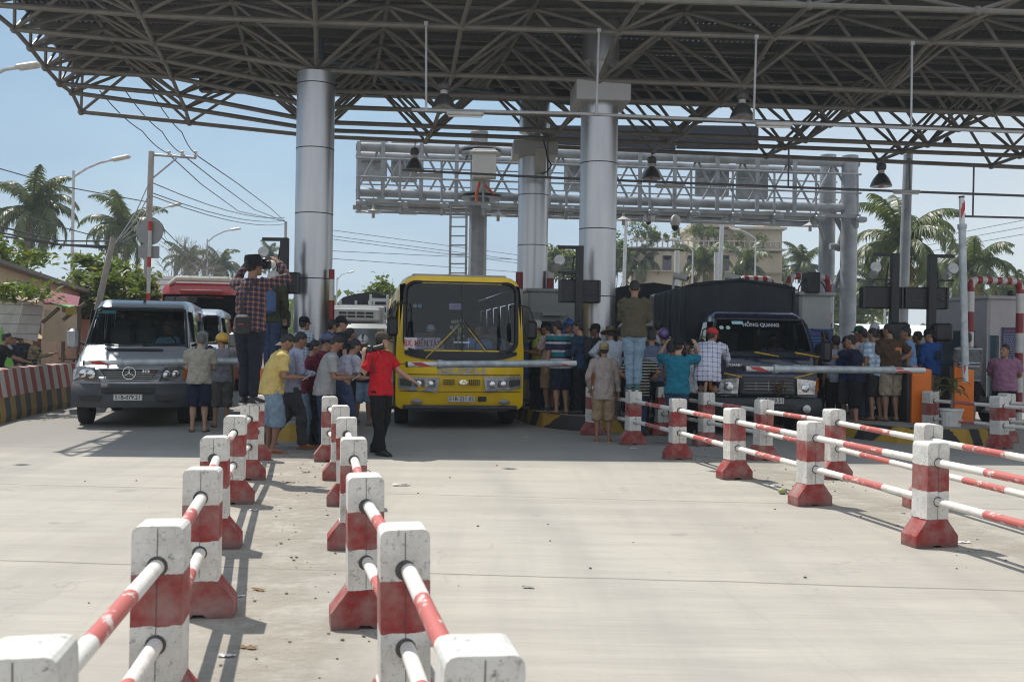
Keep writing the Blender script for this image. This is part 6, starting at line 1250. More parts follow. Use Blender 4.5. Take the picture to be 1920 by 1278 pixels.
# litter
LP = M('paper_scrap', (.66, .67, .68), .7, var=.1); LB = M('dry_leaf', (.22, .14, .07), .9); LBl = M('blue_plastic', (.2, .35, .5), .5)
for k, (x, y, s, m, lab) in enumerate(((752, 910, .09, LP, 'crumpled white paper right of the island fence'), (425, 1231, .045, LP, 'torn white tissue between the island fences, nearest the camera'), (451, 1119, .03, LP, 'small white wrapper beside a red post base'), (506, 893, .05, LBl, 'pale blue and white wrapper behind the fence post'), (475, 957, .04, LP, 'thin white scrap in the fence shadow'), (485, 1107, .045, LB, 'brown twig scrap on the sandy island'), (574, 886, .05, LB, 'curled dark leaf standing in the middle of the island'), (1436, 902, .05, LBl, 'blue plastic scrap by the right fence'), (1450, 912, .05, LP, 'yellowed scrap near the blue plastic'), (1808, 1018, .05, LP, 'white scrap right of the nearest right post base'), (990, 1102, .04, M('grey_rag', (.3, .3, .3), .9), 'dark scrap on the middle lane'), (1186, 841, .05, LP, 'white paper on shaded ground beside a post base'), (465, 1216, .05, LB, 'dry leaf on the island by the tissue'), (1240, 828, .04, LP, 'small paper near the far right fence base'), (988, 820, .04, LP, 'paper scrap by the striped kerb'), (1835, 1031, .03, LP, 'tiny scrap in the fence shadow at right'), (545, 905, .05, LB, 'flat dry leaves left on the island'))):
    p = G(x, y); rng = random.Random(k); b = B(); vs = []; n = 7
    for j in range(n): 
        for i in range(4): vs.append((s * (j / (n - 1) * 2 - 1) * rng.uniform(.85, 1.1), s * (i / 3 - .5) * rng.uniform(.6, 1), .006 + s * .25 * rng.random()))
    b.add(vs, [(j * 4 + i, j * 4 + i + 1, (j + 1) * 4 + i + 1, (j + 1) * 4 + i) for j in range(n - 1) for i in range(3)]); o = b.done('litter', m, None, recalc=False); o.location = p; o.rotation_euler = (0, 0, rng.uniform(-.5, .5)); tag(o, lab, 'litter')
p = G(1467, 926); b = B(); b.ball((0, 0, .035), (.05, .035, .035), 12); o = b.done('coconut_husk', M('husk', (.35, .36, .16), .6, grime=.3), smooth=True); o.location = p; tag(o, 'small green fruit husk lying by the right fence', 'husk')
rng = random.Random(11); b = B()
for k in range(300):
    z = rng.random(); 
    if z < .45: y = rng.uniform(3, 13); x = -.55 - .19 * (y - 3.5) + rng.uniform(-.6, .5)
    elif z < .75: y = rng.uniform(5, 17); x = 3.6 - .185 * (y - 7.9) + rng.uniform(-.5, 1.2)
    else: y = rng.uniform(3, 16); x = rng.uniform(-6, 6)
    s = rng.uniform(.004, .014); b.ball((x, y, s * .5), (s, s * rng.uniform(.6, 1.4), s * .5), 6)
tag(b.done('pebbles', M('pebble', (.16, .14, .12), .9)), 'scattered grit and tiny stones on the concrete', 'grit', kind='stuff')
# ================================================================ people
SKM = {}
def skin(k=0):
    cols = [(.34, .19, .125), (.26, .14, .09), (.40, .24, .165), (.20, .105, .068)]
    if k not in SKM:
        m, n, l, b = _m('skin_%d' % k); f = noise(n, l, 9, 4); c = mixc(n, l, 1.0, cols[k], ramp(n, l, f, [(.3, .86), (.7, 1.06)]), 'MULTIPLY'); l.new(c, b.inputs['Base Color']); b.inputs['Roughness'].default_value = .55
        b.inputs['Subsurface Weight'].default_value = .08; b.inputs['Subsurface Radius'].default_value = (.02, .008, .004); SKM[k] = m
    return SKM[k]
HAIR = M('black_hair', (.012, .010, .009), .5, bump=.8, bs=60, bd=.02); HAIRG = M('grey_hair', (.10, .10, .10), .6, bump=.8, bs=60); EYE = M('eye_dark', (.02, .015, .012), .3); LIP = M('lips', (.27, .10, .085), .5)
ctex = bpy.data.textures.new('folds', 'CLOUDS'); ctex.noise_scale = .09; ctex.noise_depth = 2
ARMS = {'down': ((.14, .02, -1), (.04, .2, -1)), 'phone': ((.12, .22, -1), (-.35, .95, .12)), 'akimbo': ((.75, -.35, -.75), (-.8, .35, -.45)), 'photo': ((.55, .75, .05), (-.42, .25, .9)), 'reach': ((.15, .95, -.3), (.05, 1, .02)),
        'back': ((.25, -.4, -.9), (-.75, -.25, -.25)), 'pocket': ((.35, -.2, -.9), (-.2, .4, -.8)), 'fold': ((.12, .3, -.95), (-.9, .45, .25)), 'camup': ((.15, -.42, -.85), (.0, .02, 1)), 'swing': ((.3, .55, -.8), (.2, .85, -.5)),
        'wheel': ((.15, .7, -.7), (-.1, .95, .25)), 'wide': ((.95, .3, .3), (-.75, .2, .75)), 'knee': ((.1, .75, -.65), (-.2, .9, -.3)), 'hang': ((.2, .1, -1), (.1, .0, -1))}
def person(label, at_, h, face, top, bot, skin_=0, arms=('down', 'down'), legs='stand', lean=0, head=(0, 0), sleeve='short', bottom='trousers', shoe=('shoe', (.02, .02, .02)), hat=None, hair='short', prop=None, g=1.0, z=0, far=False, sit=False, bare_belly=False, collar=False, bag=None, logo=None, group=None, hem=0, noface=False):
    """face: heading in degrees, 0 = back to the camera, 180 = towards it, -90 = towards picture right"""
    t = thing('person', label, 'person', (at_[0], at_[1], z), R(face), group); s = h / 1.70; t.scale = (s, s, s)
    ln = R(lean); hz = .90
    if legs == 'squat': hz = .30
    if sit: hz = .55
    off = Vector((0, 0, hz - .90))
    def T(p, amt=1.0):   # bend the trunk forward about the hips
        p = Vector(p); r = p - Vector((0, 0, .90)); k = ln * amt * min(1, max(0, r.z / .45)); q = Vector((r.x, r.y * math.cos(k) + r.z * math.sin(k), r.z * math.cos(k) - r.y * math.sin(k))); return q + Vector((0, 0, .90)) + off
    SHx = .178 * g ** .5
    sh = {1: T((SHx, 0, 1.385)), -1: T((-SHx, 0, 1.385))}
    # ---- body
    b = B(); rg = lambda zz, rx, ry, y=0: (T((0, y, zz)), (rx * g, ry * g ** 1.2))
    tor = [rg(.86, .13, .09), rg(.93, .15, .105), rg(1.04, .128, .092, .01), rg(1.2, .15, .105), rg(1.33, .165, .10), rg(1.40, .14, .08), rg(1.435, .07, .06)]
    b.path([a for a, _ in tor], [r for _, r in tor], 14, ref=(1, 0, 0))
    hy, hp = R(head[0]), R(head[1])
    nb = T((0, 0, 1.42)); ntop = T((0, .02, 1.52)) ; b.path([nb, ntop + Vector((0, 0, .02))], [.056, .052], 10)
    HC = ntop + Vector((0, .02 * math.cos(ln * .5), .075)); 
    hm = Matrix.Translation(HC) @ Matrix.Rotation(hy, 4, 'Z') @ Matrix.Rotation(hp - ln * .35, 4, 'X')
    hr = [(-.112, .025, .03, .045), (-.098, .042, .05, .035), (-.07, .058, .072, .015), (-.03, .068, .085, .004), (.02, .0755, .093, -.004), (.06, .074, .091, -.008), (.095, .058, .072, -.012), (.117, .028, .035, -.012)]
    rings = []
    for (zz, rx, ry, yc) in hr: rings.append([tuple(hm @ Vector((rx * math.cos(2 * math.pi * k / 14), yc + ry * math.sin(2 * math.pi * k / 14), zz))) for k in range(14)])
    b.loft(rings); b.path([hm @ Vector((0, .085, .022)), hm @ Vector((0, .105, -.012)), hm @ Vector((0, .092, -.025))], [.009, .016, .012], 6)
    for sx in (-1, 1): b.ball(tuple(hm @ Vector((sx * .078, -.005, -.005))), (.012, .022, .03), 8)
    b.ball(tuple(hm @ Vector((0, .075, -.095))), (.025, .02, .016), 8)
    wr = {}; el = {}; fd = {}
    for sx, a in ((1, arms[1]), (-1, arms[0])):
        ua, fa = ARMS[a] if isinstance(a, str) else a; cu = lambda v: Vector((v[0] * sx, v[1], v[2])).normalized()
        ra = Matrix.Rotation(-ln * .55, 3, 'X') if a in ('phone', 'akimbo') else Matrix.Identity(3)
        e = sh[sx] + (ra @ cu(ua)) * .285; w = e + (ra @ cu(fa)) * .245; el[sx] = e; wr[sx] = w; d = (w - e).normalized(); fd[sx] = d
        b.path([sh[sx] + Vector((-sx * .03, 0, .0)), sh[sx].lerp(e, .3), e, e.lerp(w, .35), w], [.052 * g, .048 * g, .038 * g, .039 * g, .025], 10)
        # palm and fingers
        sd = d.cross(Vector((0, 0, 1))); sd = (sd if sd.length > .2 else Vector((0, 1, 0))).normalized() if abs(d.z) < .9 else Vector((0, 1, 0)); nm = d.cross(sd).normalized()
        if nm.z > 0: nm = -nm
        if abs(d.z) > .9: nm = Vector((-sx, 0, 0))
        pm_ = w + d * .085; b.path([w - d * .01, w + d * .045, pm_], [(.026, .018), (.041, .015), (.038, .013)], 8, ref=sd)
        if not far:
            for fi, (o_, L_) in enumerate(((-.030, .06), (-.010, .075), (.011, .07), (.031, .055))):
                r0 = pm_ + sd * o_ - d * .01; m1 = r0 + d * L_ * .5 + nm * .008; m2 = m1 + d * L_ * .3 + nm * .028; b.path([r0, m1, m2], [.0095, .009, .0075], 6)
            th = w + d * .03 + sd * (-.035); b.path([th, th - sd * .022 + d * .03, th - sd * .024 + d * .055 + nm * .012], [.011, .010, .008], 6)
    # legs
    L = {}
    for sx in (1, -1):
        hp_ = Vector((sx * .085, 0, hz - .02))
        if legs == 'stand': kn, an = Vector((sx * .095, .02, .48)), Vector((sx * .105, -.02, .08))
        elif legs == 'together': kn, an = Vector((sx * .065, .01, .48)), Vector((sx * .055, -.01, .08))
        elif legs == 'wide': kn, an = Vector((sx * .13, .03, .48)), Vector((sx * .17, -.02, .08))
        elif legs == 'walk': kn, an = (Vector((sx * .08, .16, .50)), Vector((sx * .08, .18, .09))) if sx > 0 else (Vector((sx * .08, -.02, .48)), Vector((sx * .08, -.32, .14)))
        elif legs == 'step': kn, an = (Vector((sx * .09, .02, .48)), Vector((sx * .10, .09, .08))) if sx > 0 else (Vector((sx * .09, .02, .48)), Vector((sx * .10, -.16, .09)))
        elif legs == 'relax': kn, an = (Vector((sx * .11, .09, .47)), Vector((sx * .14, .02, .08))) if sx > 0 else (Vector((sx * .085, 0, .48)), Vector((sx * .09, -.03, .08)))
        elif legs == 'squat': kn, an = Vector((sx * .17, .36, .44)), Vector((sx * .11, .08, .08))
        elif legs == 'sit': kn, an = Vector((sx * .11, .42, .56)), Vector((sx * .11, .40, .12))
        L[sx] = (hp_, kn, an); fdv = Vector((sx * .2, 1, 0)).normalized()
        b.path([hp_ + Vector((-sx * .01, 0, .04)), hp_.lerp(kn, .35), kn, kn.lerp(an, .32), kn.lerp(an, .75), an, an - Vector((0, 0, .03))], [.085 * g, .078 * g, .052 * g, .053 * g, .036, .032, .034], 10)
        z0 = an.z - .08; b.path([Vector((an.x, an.y - .045, z0 + .035)), Vector((an.x, an.y, z0 + .045)), Vector((an.x, an.y, z0 + .035)) + fdv * .09, Vector((an.x, an.y, z0 + .02)) + fdv * .16], [(.032, .032), (.036, .042), (.042, .028), (.034, .014)], 8, ref=(1, 0, 0))
    o = b.done('body', skin(skin_), t, smooth=True, ang=0)
    rm = o.modifiers.new('r', 'REMESH'); rm.mode = 'VOXEL'; rm.voxel_size = .016 if far else .0095; rm.use_smooth_shade = True
    sm = o.modifiers.new('s', 'SMOOTH'); sm.factor = .5; sm.iterations = 2 if not far else 1
    body = o
    # ---- shirt
    if top is not None:
        b = B(); zb = .84 - hem if not bare_belly else 1.12
        sh_ = [rg(zb, .190, .150), rg(.93, .186, .146), rg(1.04, .168, .130, .008), rg(1.2, .172, .126), rg(1.33, .184, .118), rg(1.40, .160, .095), rg(1.445, .075, .070)]
        if bare_belly: sh_ = [rg(1.10, .165, .125)] + sh_[3:]
        b.path([a for a, _ in sh_], [r for _, r in sh_], 18, ref=(1, 0, 0))
        for sx in (1, -1):
            e, w = el[sx], wr[sx]; s0 = sh[sx] + Vector((-sx * .06, 0, .005))
            if sleeve == 'short': m_ = sh[sx].lerp(e, .72); b.path([s0, sh[sx] + Vector((sx * .0, 0, 0)), m_], [.072 * g, .07 * g, .066 * g], 12)
            elif sleeve == 'rolled': b.path([s0, sh[sx], e, e.lerp(w, .35)], [.072 * g, .066 * g, .055 * g, .052], 12)
            elif sleeve == 'long': b.path([s0, sh[sx], e, e.lerp(w, .5), e.lerp(w, .95)], [.072 * g, .066 * g, .054 * g, .046, .036], 12)
        o = b.done('jacket' if sleeve == 'long' and collar == 2 else 'shirt', top, t, smooth=True, ang=0); rm = o.modifiers.new('r', 'REMESH'); rm.mode = 'VOXEL'; rm.voxel_size = .018 if far else .013; rm.use_smooth_shade = True
        dm = o.modifiers.new('d', 'DISPLACE'); dm.texture = ctex; dm.strength = .05; dm.mid_level = .38; dm.texture_coords = 'GLOBAL'
        sm = o.modifiers.new('s', 'SMOOTH'); sm.factor = .5; sm.iterations = 2; shirt = o
        if collar:
            b = B(); cc = T((0, 0, 1.435)); b.path([cc, cc + Vector((0, .01, .045))], [(.078, .074), (.066, .064)], 14, ref=(1, 0, 0)); b.done('collar', top, shirt, smooth=True)
        if logo:
            b = B(); b.box(T(logo[0]), logo[1], bev=.002); b.done('emblem', M('emblem_' + label[-6:], logo[2], .6), shirt)
    # ---- trousers or shorts
    if bot is not None:
        b = B(); b.path([Vector((0, 0, hz - .12)), Vector((0, 0, hz - .03)), Vector((0, 0, hz + .06)) + (T((0, 0, .96)) - T((0, 0, .90))) * .3, T((0, 0, .98))], [(.12 * g, .10), (.160 * g, .122 * g), (.155 * g, .115 * g), (.13 * g, .098 * g)], 14, ref=(1, 0, 0))
        for sx in (1, -1):
            hp_, kn, an = L[sx]
            if bottom == 'trousers': b.path([hp_ + Vector((0, 0, .03)), hp_.lerp(kn, .4), kn, kn.lerp(an, .5), an + Vector((0, 0, -.02))], [.102 * g, .094 * g, .072, .066, .064], 12)
            elif bottom == 'slim': b.path([hp_ + Vector((0, 0, .03)), hp_.lerp(kn, .4), kn, kn.lerp(an, .35), kn.lerp(an, .95)], [.10 * g, .09 * g, .062, .06, .046], 12)
            else: e_ = kn + (an - kn) * (.05 if bottom == 'shorts' else .25); b.path([hp_ + Vector((0, 0, .03)), hp_.lerp(kn, .5), kn.lerp(hp_, .1), e_], [.105 * g, .102 * g, .093 * g, .09 * g], 12)
        o = b.done('shorts' if bottom in ('shorts', 'long_shorts') else 'trousers', bot, t, smooth=True, ang=0); rm = o.modifiers.new('r', 'REMESH'); rm.mode = 'VOXEL'; rm.voxel_size = .018 if far else .013; rm.use_smooth_shade = True
        dm = o.modifiers.new('d', 'DISPLACE'); dm.texture = ctex; dm.strength = .04; dm.mid_level = .2; dm.texture_coords = 'GLOBAL'; sm = o.modifiers.new('s', 'SMOOTH'); sm.factor = .5; sm.iterations = 2
    # ---- shoes
    if shoe and not sit:
        mt = M('shoe_%02x%02x%02x' % tuple(int(c * 255) for c in shoe[1]), shoe[1], .6)
        for sx in (1, -1):
            an = L[sx][2]; z0 = an.z - .08; fdv = Vector((sx * .2, 1, 0)).normalized(); b = B()
            A = Vector((an.x, an.y, z0))
            if shoe[0] == 'shoe':
                b.path([A + Vector((0, -.075, .035)), A + Vector((0, -.05, .05)), A + Vector((0, 0, .05)), A + Vector((0, 0, .04)) + fdv * .08, A + Vector((0, 0, .028)) + fdv * .17, A + Vector((0, 0, .02)) + fdv * .20], [(.02, .025), (.04, .048), (.044, .052), (.05, .04), (.043, .027), (.02, .014)], 10, ref=(1, 0, 0))
                s_o = b.done('shoe', mt, t, smooth=True); b = B(); b.path([A + Vector((0, -.08, .012)), A + Vector((0, 0, .012)), A + Vector((0, 0, .012)) + fdv * .1, A + Vector((0, 0, .012)) + fdv * .205], [(.03, .012), (.045, .013), (.052, .013), (.03, .012)], 10, ref=(1, 0, 0)); b.done('sole', M('sole_white' if len(shoe) > 2 else 'sole_dark', (.5, .5, .5) if len(shoe) > 2 else (.03, .03, .03), .6), s_o)
                if len(shoe) > 2: b = B(); q = A + Vector((sx * .046, 0, .04)); b.path([q + Vector((0, -.03, .01)), q + Vector((.004, .02, -.012)), q + Vector((.0, .09, .022))], [.004, .008, .002], 5); b.done('swoosh_mark', M('sole_white', (.5, .5, .5), .6), s_o)
            else:
                b.path([A + Vector((0, -.08, .006)), A + Vector((0, 0, .006)), A + Vector((0, 0, .006)) + fdv * .1, A + Vector((0, 0, .006)) + fdv * .20], [(.03, .009), (.042, .009), (.05, .009), (.03, .009)], 10, ref=(1, 0, 0)); c = A + fdv * .07 + Vector((0, 0, .03)); b.path([c + Vector((-.05, 0, -.02)), c + Vector((-.03, .0, .025)), c + Vector((.03, 0, .025)), c + Vector((.05, 0, -.02))], .009, 5); b.done('sandal', mt, t)
    # ---- hair and hats
    def hb(lst, n=14, ext=None):
        q = B(); rr = [[tuple(hm @ Vector((rx * math.cos(2 * math.pi * k / n), yc + ry * math.sin(2 * math.pi * k / n) * 1.0, zz + tl * math.sin(2 * math.pi * k / n)))) for k in range(n)] for (zz, rx, ry, yc, tl) in lst]; q.loft(rr); return q
    cap_on = hat is not None
    if hair != 'none':
        lo = {'short': -.035, 'long': -.14, 'bun': -.05, 'grey': -.04}.get(hair, -.035)
        q = hb([(lo, .066, .056, -.012, .045), (.0, .078, .078, -.016, .045), (.04, .083, .092, -.016, .028), (.085, .079, .086, -.016, .006), (.116, .056, .066, -.014, .0), (.132, .025, .03, -.012, 0)])
        if hair == 'long': q.path([hm @ Vector((0, -.05, .03)), hm @ Vector((0, -.085, -.08)), hm @ Vector((0, -.09, -.22))], [(.07, .05), (.08, .045), (.05, .02)], 10, ref=(1, 0, 0))
        if hair == 'bun': q.ball(tuple(hm @ Vector((0, -.12, 0))), .045, 10)
        ho = q.done('hair', HAIRG if hair == 'grey' else HAIR, t, smooth=True, ang=0)
        dm = ho.modifiers.new('s', 'SUBSURF'); dm.levels = dm.render_levels = 2; dm = ho.modifiers.new('d', 'DISPLACE'); dm.texture = ctex2; dm.strength = .010; dm.mid_level = .4
    if hat:
        kind, hc = hat[0], hat[1]; mt = hc if not isinstance(hc, tuple) else CL('hat_%02x%02x%02x' % tuple(int(c * 255) for c in hc), hc)
        if kind in ('cap', 'capback'):
            q = hb([(.028, .086, .100, -.006, .0), (.06, .087, .101, -.008, 0), (.10, .078, .09, -.010, 0), (.13, .05, .058, -.012, 0), (.138, .012, .014, -.012, 0)], 18); sgn = 1 if kind == 'cap' else -1
            co = q.done('cap', mt, t, smooth=True, ang=0); q = B(); vs = []
            for j, (yy, ww) in enumerate(((.075, .068), (.12, .066), (.155, .050), (.17, .025))):
                for i in range(7): u = i / 6 * 2 - 1; vs.append(tuple(hm @ Vector((u * ww, sgn * (yy - .02 * u * u), .035 - .012 * u * u - (yy - .07) * .22))))
            q.add(vs, [(j * 7 + i, j * 7 + i + 1, (j + 1) * 7 + i + 1, (j + 1) * 7 + i) for j in range(3) for i in range(6)]); vo = q.done('visor', mt, co, smooth=True); m_ = vo.modifiers.new('t', 'SOLIDIFY'); m_.thickness = .006
        elif kind == 'bucket': q = hb([(.0, .130, .148, -.004, 0), (.008, .128, .145, -.004, 0), (.045, .094, .108, -.008, 0), (.10, .088, .10, -.01, 0), (.135, .078, .088, -.01, 0), (.14, .04, .04, -.01, 0)], 20); q.done('bucket_hat', mt, t, smooth=True)
        elif kind == 'sunhat': q = hb([(.02, .18, .2, -.004, 0), (.03, .18, .2, -.004, 0), (.05, .094, .108, -.008, 0), (.13, .07, .078, -.01, 0), (.14, .03, .03, -.01, 0)], 20); q.done('sun_hat', mt, t, smooth=True)
        elif kind == 'cone': q = hb([(.02, .205, .205, 0, 0), (.028, .207, .207, 0, 0), (.10, .105, .105, 0, 0), (.175, .008, .008, 0, 0)], 24); q.done('conical_hat', mt, t, smooth=True)
        elif kind == 'helmet':
            q = hb([(-.01, .098, .108, -.012, .035), (.03, .110, .124, -.010, .02), (.08, .108, .122, -.010, 0), (.125, .082, .095, -.012, 0), (.152, .045, .05, -.012, 0), (.158, .01, .01, -.012, 0)], 18); ho2 = q.done('helmet', mt, t, smooth=True, ang=0)
            q = B(); vs = [];
            for j, yy in enumerate((.10, .155)):
                for i in range(7): u = i / 6 * 2 - 1; vs.append(tuple(hm @ Vector((u * .085, yy - .035 * u * u, .03 - j * .012))))
            q.add(vs, [(i, i + 1, 8 + i, 7 + i) for i in range(6)]); vo = q.done('peak', mt, ho2, smooth=True); m_ = vo.modifiers.new('t', 'SOLIDIFY'); m_.thickness = .006
            if len(hat) > 2: q = B(); q.path([hm @ Vector((0, .118, .05)), hm @ Vector((0, .085, .13)), hm @ Vector((0, 0, .164)), hm @ Vector((0, -.09, .13))], [(.02, .004)] * 4, 6, ref=(1, 0, 0)); q.done('stripe', M('helmet_stripe', hat[2], .4), ho2)
    # ---- face marks
    if not far and not noface:
        for sx in (-1, 1): q = B(); q.ball(tuple(hm @ Vector((sx * .030, .083, .012))), (.012, .006, .006), 8); q.path([hm @ Vector((sx * .015, .090, .034)), hm @ Vector((sx * .032, .089, .038)), hm @ Vector((sx * .048, .078, .032))], .0035, 4); q.done('eye', EYE, body)
        q = B(); q.path([hm @ Vector((-.02, .086, -.052)), hm @ Vector((0, .092, -.050)), hm @ Vector((.02, .086, -.052))], [.003, .006, .003], 6); q.done('lips', LIP, body)
    # ---- bags
    if bag == 'backpack': q = B(); c = T((0, -.17, 1.2)); q.box(c, (.30, .17, .44), rot=Matrix.Rotation(-ln, 3, 'X'), bev=.06); q.done('backpack', M('backpack_cloth', (.02, .022, .03), .8), t, smooth=True)
    if bag == 'bluepack': q = B(); c = T((0, -.17, 1.18)); q.box(c, (.30, .15, .44), bev=.06); q.done('backpack', M('backpack_blue', (.05, .09, .2), .8), t, smooth=True)
    if bag == 'sling' or bag == 'slingbag':
        q = B(); q.path([T((.10, .10, 1.42)), T((.12, .0, 1.45)), T((.08, -.10, 1.40)), T((-.04, -.15, 1.15)), T((0, -.15, .98))], [(.016, .005)] * 5, 6, ref=(1, 0, 0)); so_ = q.done('bag_strap', M('strap_black', (.015, .015, .018), .7), t)
        if bag == 'slingbag': q = B(); q.box(T((.0, -.16, .92)), (.19, .10, .22), bev=.03); bo = q.done('shoulder_bag', M('bag_black', (.012, .012, .014), .7), t, smooth=True); q = B(); q.box(T((.0, -.212, .92)), (.07, .004, .010)); q.done('bag_mark', M('bag_red', (.4, .03, .03), .5), bo)
    # ---- props held
    if prop:
        inv = t.rotation_euler.z
        def held(nm, lab, cat): x = thing(nm, lab, cat, t.matrix_basis @ Vector((0, 0, 0)), 0); return x
        MW = Matrix.Translation(t.location) @ Matrix.Rotation(R(face), 4, 'Z') @ Matrix.Scale(s, 4)
        for pr in prop:
            if pr[0] in ('phone', 'phonebg'):
                sx = pr[1]; hd = wr[sx] + fd[sx] * .10; p = MW @ hd; x = thing('phone', pr[2], 'phone', p, R(face)); q = B(); q.box((0, 0, 0), (.075, .15, .009), rot=Matrix.Rotation(R(35 if pr[0] == 'phone' else 90), 3, 'X'), bev=.003); q.done('handset', M('phone_' + ('white' if pr[3] else 'black'), (.6, .6, .62) if pr[3] else (.02, .02, .02), .3), x); q = B(); q.box((0, -.0 , .0), (.066, .13, .011), rot=Matrix.Rotation(R(35 if pr[0] == 'phone' else 90), 3, 'X')); q.done('screen', M('phone_screen', (.10, .11, .13), .1), x)
            elif pr[0] == 'camera':
                p = MW @ (hm @ Vector((0, .15, .01))); x = thing('photo_camera', pr[1], 'camera', p, R(face)); q = B(); q.box((0, 0, 0), (.15, .06, .10), bev=.012); q.box((0, 0, .06), (.06, .05, .03), bev=.008); q.done('camera_body', BLK, x, smooth=True); q = B(); col = (.55, .54, .5) if pr[2] else (.02, .02, .02); q.tube((0, .02, -.005), (0, .18, .02), .04, .048, 14); q.done('camera_lens', M('lens_pale' if pr[2] else 'lens_black', col, .4), x, smooth=True)
            elif pr[0] == 'camside':
                p = MW @ (wr[1] + Vector((-.04, .09, .11))); x = thing('photo_camera', pr[1], 'camera', p, R(face + 20)); q = B(); q.box((0, 0, 0), (.13, .07, .10), bev=.012); q.done('camera_body', BLK, x, smooth=True); q = B(); q.path([(0, .02, 0), (0, .10, .02), (0, .15, .03), (0, .18, .035)], [.036, .036, .042, .046], 14); q.done('camera_lens', MATS.get('lens_black') or M('lens_black', (.02, .02, .02), .4), x, smooth=True)
                q = B(); q.path([(.04, 0, -.03), (.06, .02, -.2), (.03, .05, -.32), (.09, .1, -.33), (.07, .05, -.12), (.05, .02, -.02)], [(.012, .004)] * 6, 6); q.done('camera_strap', BLK, x)
    if sit or True: pass
    return t
ctex2 = bpy.data.textures.new('hair_folds', 'CLOUDS'); ctex2.noise_scale = .02
def gp(px, foot, z=0): q = G(px, foot, z); return (q.x, q.y)
def dp(px, d): q = GX(px, d, .8); return (q.x, d)
def rgb(r, g_, b_): return tuple((c / 255) ** 2.2 for c in (r, g_, b_))
KH = .275
denim = CL('denim', (.035, .055, .11)); denimL = CL('denim_light', (.20, .29, .38)); blk = CL('black', (.010, .010, .013)); navy = CL('navy', (.012, .018, .045)); khaki = CL('khaki', (.27, .20, .125)); greyc = CL('grey', (.14, .14, .15))
SANDK = ('sandal', (.03, .025, .022)); SANDO = ('sandal', (.5, .12, .03)); SHB = ('shoe', (.02, .02, .022))
# left side
person('man in beige polo and navy shorts, back turned, standing beside the silver van', gp(372, 809), 1.63, 8, CL('beige_polo', (.36, .34, .29)), navy, 2, ('phone', 'phone'), 'stand', 8, (20, -8), bottom='shorts', shoe=SANDK, hair='grey', collar=True, g=1.12)
person('man in a yellow helmet and grey shirt next to the silver van', gp(414, 800), 1.62, 18, CL('grey_tee', (.24, .25, .28)), CL('grey_shorts', (.10, .10, .10)), 0, ('down', 'down'), 'stand', 4, (55, -10), bottom='long_shorts', shoe=SANDK, hat=('helmet', M('helmet_yellow', (.62, .36, .02), .3, coat=.5)), g=1.05)
person('dark haired man half hidden between the van and the beige polo man', dp(384, 18.9), 1.66, 60, blk, blk, 1, far=True)
pl1 = PLAID('plaid_navy_orange', (.018, .022, .055), (.25, .10, .04), (.008, .01, .03), .058, .2)
# photographers on the posts
pA = rowA[5]; pB = rowA[6]
person('photographer in plaid shirt and black bucket hat standing on a fence post', (pA[0] + .0, pA[1] - .02), 1.66, -14, pl1, CL('dark_jeans', (.012, .016, .026)), 1, ('photo', 'wide'), 'together', 3, (-25, 8), sleeve='long', bottom='slim', shoe=('shoe', (.012, .012, .014), 1), hat=('bucket', (.012, .012, .015)), prop=[('camera', 'camera with a pale lens raised by the photographer in the plaid shirt', True)], z=.84, bag='slingbag')
person('man in dark olive jacket with a blue backpack and pale helmet behind the photographer', dp(507, 16.9), 1.62, -10, CL('olive_dark', (.04, .045, .022)), denim, 0, ('down', 'pocket'), 'together', 3, (10, 0), sleeve='long', hat=('helmet', M('helmet_pale', (.42, .42, .40), .35)), bag='bluepack', z=1.06, shoe=SHB)
person('woman in a conical straw hat in the crowd behind the photographers', dp(533, 16.0), 1.55, -60, CL('pale_top', (.35, .33, .30)), blk, 0, far=True, hat=('cone', M('straw', (.55, .45, .30), .8)))
person('man in yellow polo and denim shorts bending his head over a phone', gp(507, 848), 1.66, -72, CL('yellow_polo', (.60, .47, .17)), denimL, 1, ('phone', 'phone'), 'relax', 16, (0, -40), bottom='long_shorts', shoe=SANDO, prop=[('phone', 1, 'white phone in the hands of the man in the yellow polo', 1)], collar=True, g=1.15)
person('man in lavender long sleeved shirt and grey trousers looking at his phone', gp(541, 841), 1.67, -65, CL('lavender', (.36, .38, .52)), CL('grey_trousers', (.065, .065, .07)), 1, ('phone', 'phone'), 'walk', 10, (0, -25), sleeve='long', shoe=SANDO, collar=True, g=1.05)
person('man in pale blue checked shirt and black cap beside the left column', dp(566, 16.8), 1.66, -35, PLAID('pale_check', (.26, .34, .42), (.10, .18, .27), (.5, .55, .6), .05, .2), blk, 1, ('phone', 'phone'), 'stand', 0, (0, 0), hat=('cap', (.012, .012, .014)), z=KH, collar=True)
person('person in maroon shirt and navy helmet in the left crowd', gp(592, 838), 1.66, -80, CL('maroon', (.14, .012, .03)), blk, 0, ('phone', 'phone'), 'stand', 10, (0, -20), sleeve='rolled', hat=('helmet', M('helmet_navy', (.02, .03, .09), .3, coat=.5)), shoe=SANDO)
person('man in grey tee shirt and blue jeans reading his phone at the fence end', gp(606, 848), 1.64, -78, CL('grey_tee2', (.30, .31, .33)), CL('jeans_mid', (.03, .05, .10)), 1, ('phone', 'phone'), 'together', 12, (0, -35), bottom='slim', shoe=SHB, prop=[('phone', 1, 'white phone in the hands of the man in grey tee shirt', 1)], g=1.05)
person('man with his pale shirt rolled up over a bare back, in blue jeans', gp(640, 836), 1.60, -50, CL('white_lav', (.42, .42, .50)), CL('jeans_b', (.05, .075, .15)), 0, ('phone', 'phone'), 'relax', 16, (0, -25), bare_belly=True, shoe=SHB, g=1.08, hair='bun')
